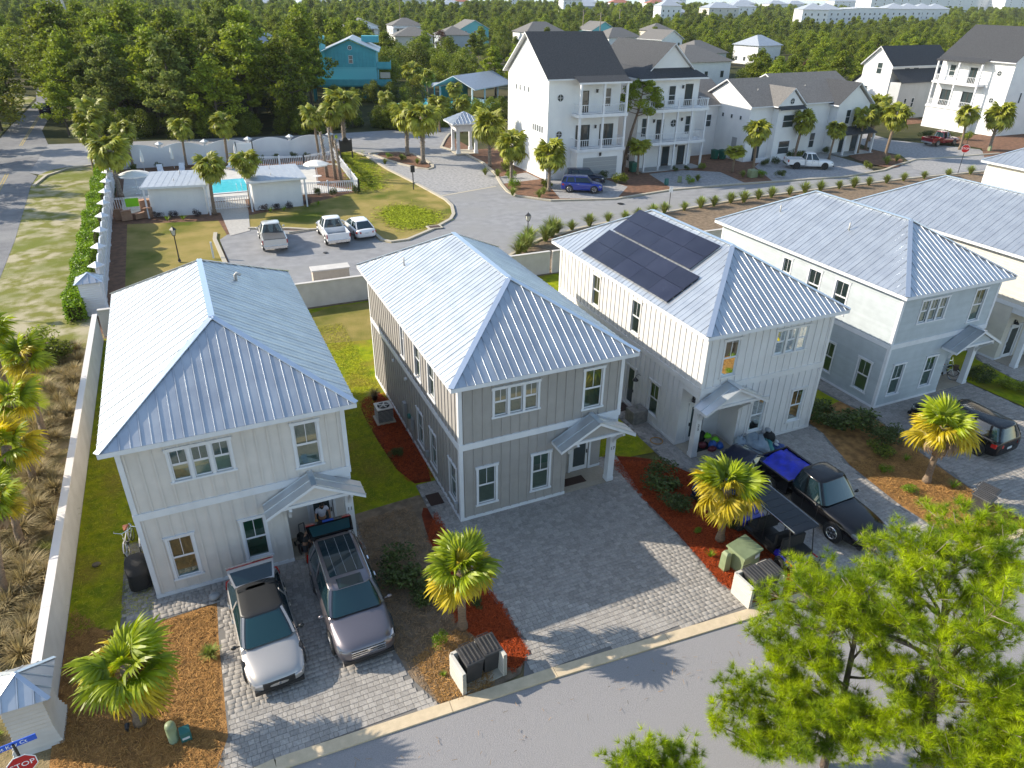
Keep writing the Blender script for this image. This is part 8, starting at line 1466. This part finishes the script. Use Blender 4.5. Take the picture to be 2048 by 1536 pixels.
for i, (x, y, W, L, H, wm, rm) in enumerate(FH): cottage('beach_house', 'white multi-storey beach house with a pale roof on the horizon' if rm != 'orange_roof' else 'white beach house with a terracotta roof on the horizon', x, y, -.45 if 380 < x < 600 and y < 460 else -.2, W, L, H, 4 if rm != 'white_trim' else .6, wm, rm, nwin=4)['group'] = 'beach houses on the horizon' if rm != 'orange_roof' else 'terracotta roofed beach houses'
# individual trees nearest the camera
cand = []
rr = random.Random(21); pts = []
def place(n, fx, sep, kinds, hts, tries=60000):
    c = 0; t = 0
    while c < n and t < tries:
        t += 1; x, y = fx()
        if not clear(x, y): continue
        if any((x - a) ** 2 + (y - b) ** 2 < sep ** 2 for a, b in pts[-900:]): continue
        pts.append((x, y)); c += 1; kd = rr.choice(kinds); cand.append((x, y, kd, rr.uniform(*hts)))
def wfx():
    y = rr.uniform(96, 205); x = rr.uniform(west_x(y) + 3, 24 + (y - 96) * .05)
    return (x, y) if y > 98 + (0 if x > -6 else (-6 - x) * 1.0) else (x, y + 14)
place(100, wfx, 4.6, ['p', 'p', 'p', 'b', 'p', 'o'], (1.15, 1.75))
for x_, y_, s_ in ((-33.5, 66, .95), (-34.5, 76, 1.05), (-33.0, 88, 1.0), (-35, 99, 1.1), (-34, 112, 1.0), (-34.5, 124, 1.15), (-33.6, 137, 1.1), (-22.5, 106, .8), (-22, 120, 1.15), (-22.6, 131, 1.2), (-24, 142, 1.25), (-25.5, 153, 1.2)): pts.append((x_, y_)); cand.append((x_, y_, 'p', s_))
place(16, lambda: (rr.uniform(-60, -37), rr.uniform(90, 190)), 5.0, ['p', 'b', 'p'], (.85, 1.15))
place(26, lambda: (rr.uniform(24, 62), rr.uniform(146, 205)), 5.0, ['o', 'o', 'p', 'o'], (.95, 1.3))
place(8, lambda: (rr.uniform(52, 72), rr.uniform(96, 140)), 5.0, ['o', 'p'], (.9, 1.2))
place(80, lambda: (lambda y: (rr.uniform(70 + (y - 78) * .25, 100 + (y - 78) * 1.35), y))(rr.uniform(80, 205)), 4.9, ['p', 'p', 'o', 'p'], (.72, .98))
grp = {'p': ('tall green pine of the woods behind the streets', 'pines of the woods'), 'b': ('greyish pine of the woods behind the streets', 'greyish pines of the woods'), 'o': ('rounded dark oak of the woods behind the streets', 'oaks of the woods')}
for (x, y, kd, s) in cand:
    if not seen(x, y) and not (x < -32 and y < 140): continue
    T = rr.choice(TP[:6]) if kd == 'p' else rr.choice(TP[6:]) if kd == 'b' else rr.choice(TO)
    put_tree('pine_tree' if kd != 'o' else 'oak_tree', T, (x, y, 0), rr.uniform(0, 6), s, *grp[kd])
put_tree('yellowing_tree', TY[0], (8.5, 108, 0), 1, 1.35, 'yellow-green tree standing out of the pine front', None) if 0 else None
for (x, y, k, s, lb) in ((9.5, 112, 0, 1.7, 'yellow-green leafy tree at the front of the left woods'), (33, 112, 0, .9, 'yellowing tree beside the turquoise house'), (90, 262, 1, 1.1, 'rust red tree among the cottages'), (150, 330, 0, 1.3, 'golden tree beside the far cottages'), (108, 160, 1, .9, 'reddish tree behind the dark roofs'), (146, 132, 1, .8, 'rust tinged pine in the right woods')):
    e = put_tree('leafy_tree', TY[k], (x, y, 0), 1.3, s, lb, None)
    if 'group' in e: del e['group']
for i in range(13):
    x, y = pts[(i * 11 + 5) % 110]; put_tree('yellowing_tree', TY[0], (x + 1.8, y + 1.5, 0), i, rr.uniform(1.1, 1.7), 'yellow-green leafy tree mixed among the woodland pines', 'yellow-green trees among the pines')
# scrub belt before the woods: bushes
for i in range(56):
    x = rr.uniform(-20, 40); y = 84.5 + 14.5 + (x < -10) * 2 + rr.uniform(-2.2, 5) - max(0, x) * .10
    if x > 26 and y < 95: y += 4
    T = rr.choice(TO); put_tree('oak_bush', T, (x, y, -.6), rr.uniform(0, 6), rr.uniform(.42, .66), 'rounded scrub oak bush behind the arched fence', 'scrub oaks behind the arched fence', 'bush')
for i in range(12):
    T = rr.choice(TO); x, y = ((30 + i * 2.6, 97 + rr.uniform(0, 5)) if i < 7 else (22 + (i - 7) * 3.5, 126 + rr.uniform(0, 3))); put_tree('oak_bush', T, (x, y, -.6), rr.uniform(0, 6), rr.uniform(.42, .7), 'dark bush between the hedge belt and the turquoise house', 'dark bushes before the turquoise house', 'bush')
# the woods farther out: one mass, instanced from the same tree shapes
def woods(name, label, src, P, S, Z):
    me = bpy.data.meshes.new(name); me.from_pydata([(x, y, 0) for x, y in P], [], []); at = me.attributes.new('sc', 'FLOAT', 'POINT'); at.data.foreach_set('value', S); at = me.attributes.new('rz', 'FLOAT', 'POINT'); at.data.foreach_set('value', Z)
    o = bpy.data.objects.new(name, me); col.objects.link(o); o['kind'] = 'stuff'; tag(o, label, 'woods')
    g = bpy.data.node_groups.new(name, 'GeometryNodeTree'); g.interface.new_socket('Geometry', in_out='INPUT', socket_type='NodeSocketGeometry'); g.interface.new_socket('Geometry', in_out='OUTPUT', socket_type='NodeSocketGeometry'); N = g.nodes; L = g.links
    i = N.new('NodeGroupInput'); u = N.new('NodeGroupOutput'); jn = N.new('GeometryNodeJoinGeometry'); L.new(jn.outputs[0], u.inputs[0]); idx = N.new('GeometryNodeInputIndex')
    a1 = N.new('GeometryNodeInputNamedAttribute'); a1.data_type = 'FLOAT'; a1.inputs[0].default_value = 'sc'; a2 = N.new('GeometryNodeInputNamedAttribute'); a2.data_type = 'FLOAT'; a2.inputs[0].default_value = 'rz'; cx = N.new('ShaderNodeCombineXYZ'); L.new(a2.outputs[0], cx.inputs[2])
    for k, s in enumerate(src):
        oi = N.new('GeometryNodeObjectInfo'); oi.inputs[0].default_value = s; oi.transform_space = 'ORIGINAL'; md = N.new('ShaderNodeMath'); md.operation = 'MODULO'; md.inputs[1].default_value = len(src); L.new(idx.outputs[0], md.inputs[0]); cp = N.new('ShaderNodeMath'); cp.operation = 'COMPARE'; cp.inputs[1].default_value = k; cp.inputs[2].default_value = .1; L.new(md.outputs[0], cp.inputs[0])
        ip = N.new('GeometryNodeInstanceOnPoints'); L.new(i.outputs[0], ip.inputs['Points']); L.new(cp.outputs[0], ip.inputs['Selection']); L.new(oi.outputs['Geometry'], ip.inputs['Instance']); L.new(cx.outputs[0], ip.inputs['Rotation']); L.new(a1.outputs[0], ip.inputs['Scale']); L.new(ip.outputs[0], jn.inputs[0])
    m = o.modifiers.new('woods', 'NODES'); m.node_group = g
src = []; 
for o in bpy.data.objects:
    if o.name.startswith('crown') and o.data and o.data.name in [t[0].name for t in TP[:3] + TO[:3]] and o.data.name not in [s.data.name for s in src]: src.append(o)
P = []; S = []; t = 0; grid = {}
while len(P) < 4600 and t < 300000:
    t += 1; d = rr.uniform(0, 1) ** .8 * 960 + 112; a = rr.uniform(-.78, .78); q = fv.xy.normalized() * d + rv.xy.normalized() * d * a; x, y = camx + q.x, camy + q.y
    if y > 955 or y < 96 or not clear(x, y, 5) or (y < 206 and x < 70 + (y - 78) * .25 and x > west_x(y)): continue
    if y < 206 and 70 + (y - 80) * .25 < x < 100 + (y - 78) * 1.35: continue
    if x < 62 and y < 260 and x > 35 and y < 150: continue
    if abs(x - (west_x(y) - 5)) < 6: continue
    if x < 6 * 0 + -37 and y < 90: continue
    ce = 4.4 + 5 * min(1, max(0, (d - 220) / 500)); k = (int(ce * 2), int(x / ce), int(y / ce))
    if k in grid: continue
    grid[k] = 1; far = min(1, max(0, (y - 200) / 300)); P.append((x, y)); S.append((rr.uniform(.95, 1.25) if x < 60 and y < 260 else rr.uniform(.62, .92)) * (1 + .75 * far))
woods('distant_woods', 'unbroken pine and oak woods stretching towards the sea', src, P, S, [rr.uniform(0, 6) for _ in P])
# power pylon and poles
py_ = thing('lattice_pylon', 'pale lattice power pylon above the left woods', 'pylon', (-52, 440, 0)); mb = MB()
for sx in (-1, 1):
    for sy in (-1, 1): mb.bar((sx * 5, sy * 5, 0), (sx * .8, sy * .8, 36), .5)
for k in range(7):
    z = k * 5; w = 5 - 4.2 * z / 36; w2 = 5 - 4.2 * (z + 5) / 36
    for (a, b) in (((-w, -w, z), (w2, -w2, z + 5)), ((w, -w, z), (-w2, -w2, z + 5)), ((-w, w, z), (-w2, -w2, z + 5)), ((w, w, z), (w2, -w2, z + 5))): mb.bar(a, b, .25)
mb.build('lattice', 'ac_metal', py_)
for z in (28, 33): MB().bar((-7, 0, z), (7, 0, z), .4).build('cross_arm', 'ac_metal', py_)
for i, (x, y, h) in enumerate(((-34, 300, 16), (146, 240, 14), (172, 300, 14), (120, 420, 16), (210, 330, 14), (-20, 400, 18))):
    p = thing('utility_pole', 'wooden utility pole rising from the distant trees', 'utility pole', (x, y, 0), 0, 'utility poles in the woods'); MB().tube([(0, 0, 0), (0, 0, h)], [.22, .16], 7).build('pole', 'twig', p); MB().bar((-1.4, 0, h - .8), (1.4, 0, h - .8), .18).build('cross_arm', 'twig', p)

ORD = 'first second third fourth fifth sixth seventh eighth ninth tenth eleventh twelfth thirteenth fourteenth fifteenth sixteenth seventeenth eighteenth nineteenth twentieth'.split(); TE = {20: 'twenty', 30: 'thirty', 40: 'forty'}
def ordinal(i): return ORD[i] if i < 20 else (TE[(i + 1) // 10 * 10] + '-' + ORD[(i + 1) % 10 - 1]) if (i + 1) % 10 else 'thirtieth' if i == 29 else 'fortieth'
for g_, b_ in (('grass clumps along the street strip', 'grass clump in the mulched street strip'), ('purple shrubs before the pool huts', 'dark purple shrub before the pool huts'), ('spiky plants before the pool huts', 'pale spiky plant before the pool huts'), ('white loungers on the pool deck', 'white lounger on the far pool deck edge'), ('beach houses on the horizon', 'pale multi-storey beach house on the horizon'), ('terracotta roofed beach houses', 'beach house with terracotta roof'), ('small shrubs beside the pool fences', 'small dark shrub beside the pool fences'), ('bright shrubs of the entry beds', 'bright green shrub in the entry beds'), ('mid green shrubs of the beds', 'mid green shrub in the mulched beds'), ('dark shrubs by the white houses', 'dark shrub by the white houses'), ('grass clumps in the entry beds', 'wispy grass clump in the entry beds'), ('low shrubs outside the picket fence', 'low shrub outside the right picket fence'), ('utility poles in the woods', 'wooden utility pole in the far woods'), ('dark bushes before the turquoise house', 'dark bush near the turquoise house')):
    L_ = [o for o in bpy.data.objects if o.get('group') == g_ and o.parent is None]
    def px_(o): q = o.location - Vector((camx, camy, 19.18)); return q.dot(rv) / max(q.dot(fv), .1)
    for i, o in enumerate(sorted(L_, key=px_)): o['label'] = b_ + ', ' + ordinal(i) + ' from the left'

hz = MB().box(-5800, 27900, -390, 27900, -1.7, 62).build('haze', 'white_trim'); hz['kind'] = 'stuff'; tag(hz, 'thin pale sea haze over the distance', 'haze'); hz.data.materials.clear()
hm = bpy.data.materials.new('haze_air'); hm.use_nodes = True; N = hm.node_tree.nodes; N.remove(N['Principled BSDF']); pv = N.new('ShaderNodeVolumePrincipled'); pv.inputs['Color'].default_value = (.82, .90, 1, 1); pv.inputs['Density'].default_value = .00007; hm.node_tree.links.new(pv.outputs[0], N['Material Output'].inputs['Volume']); hz.data.materials.append(hm)
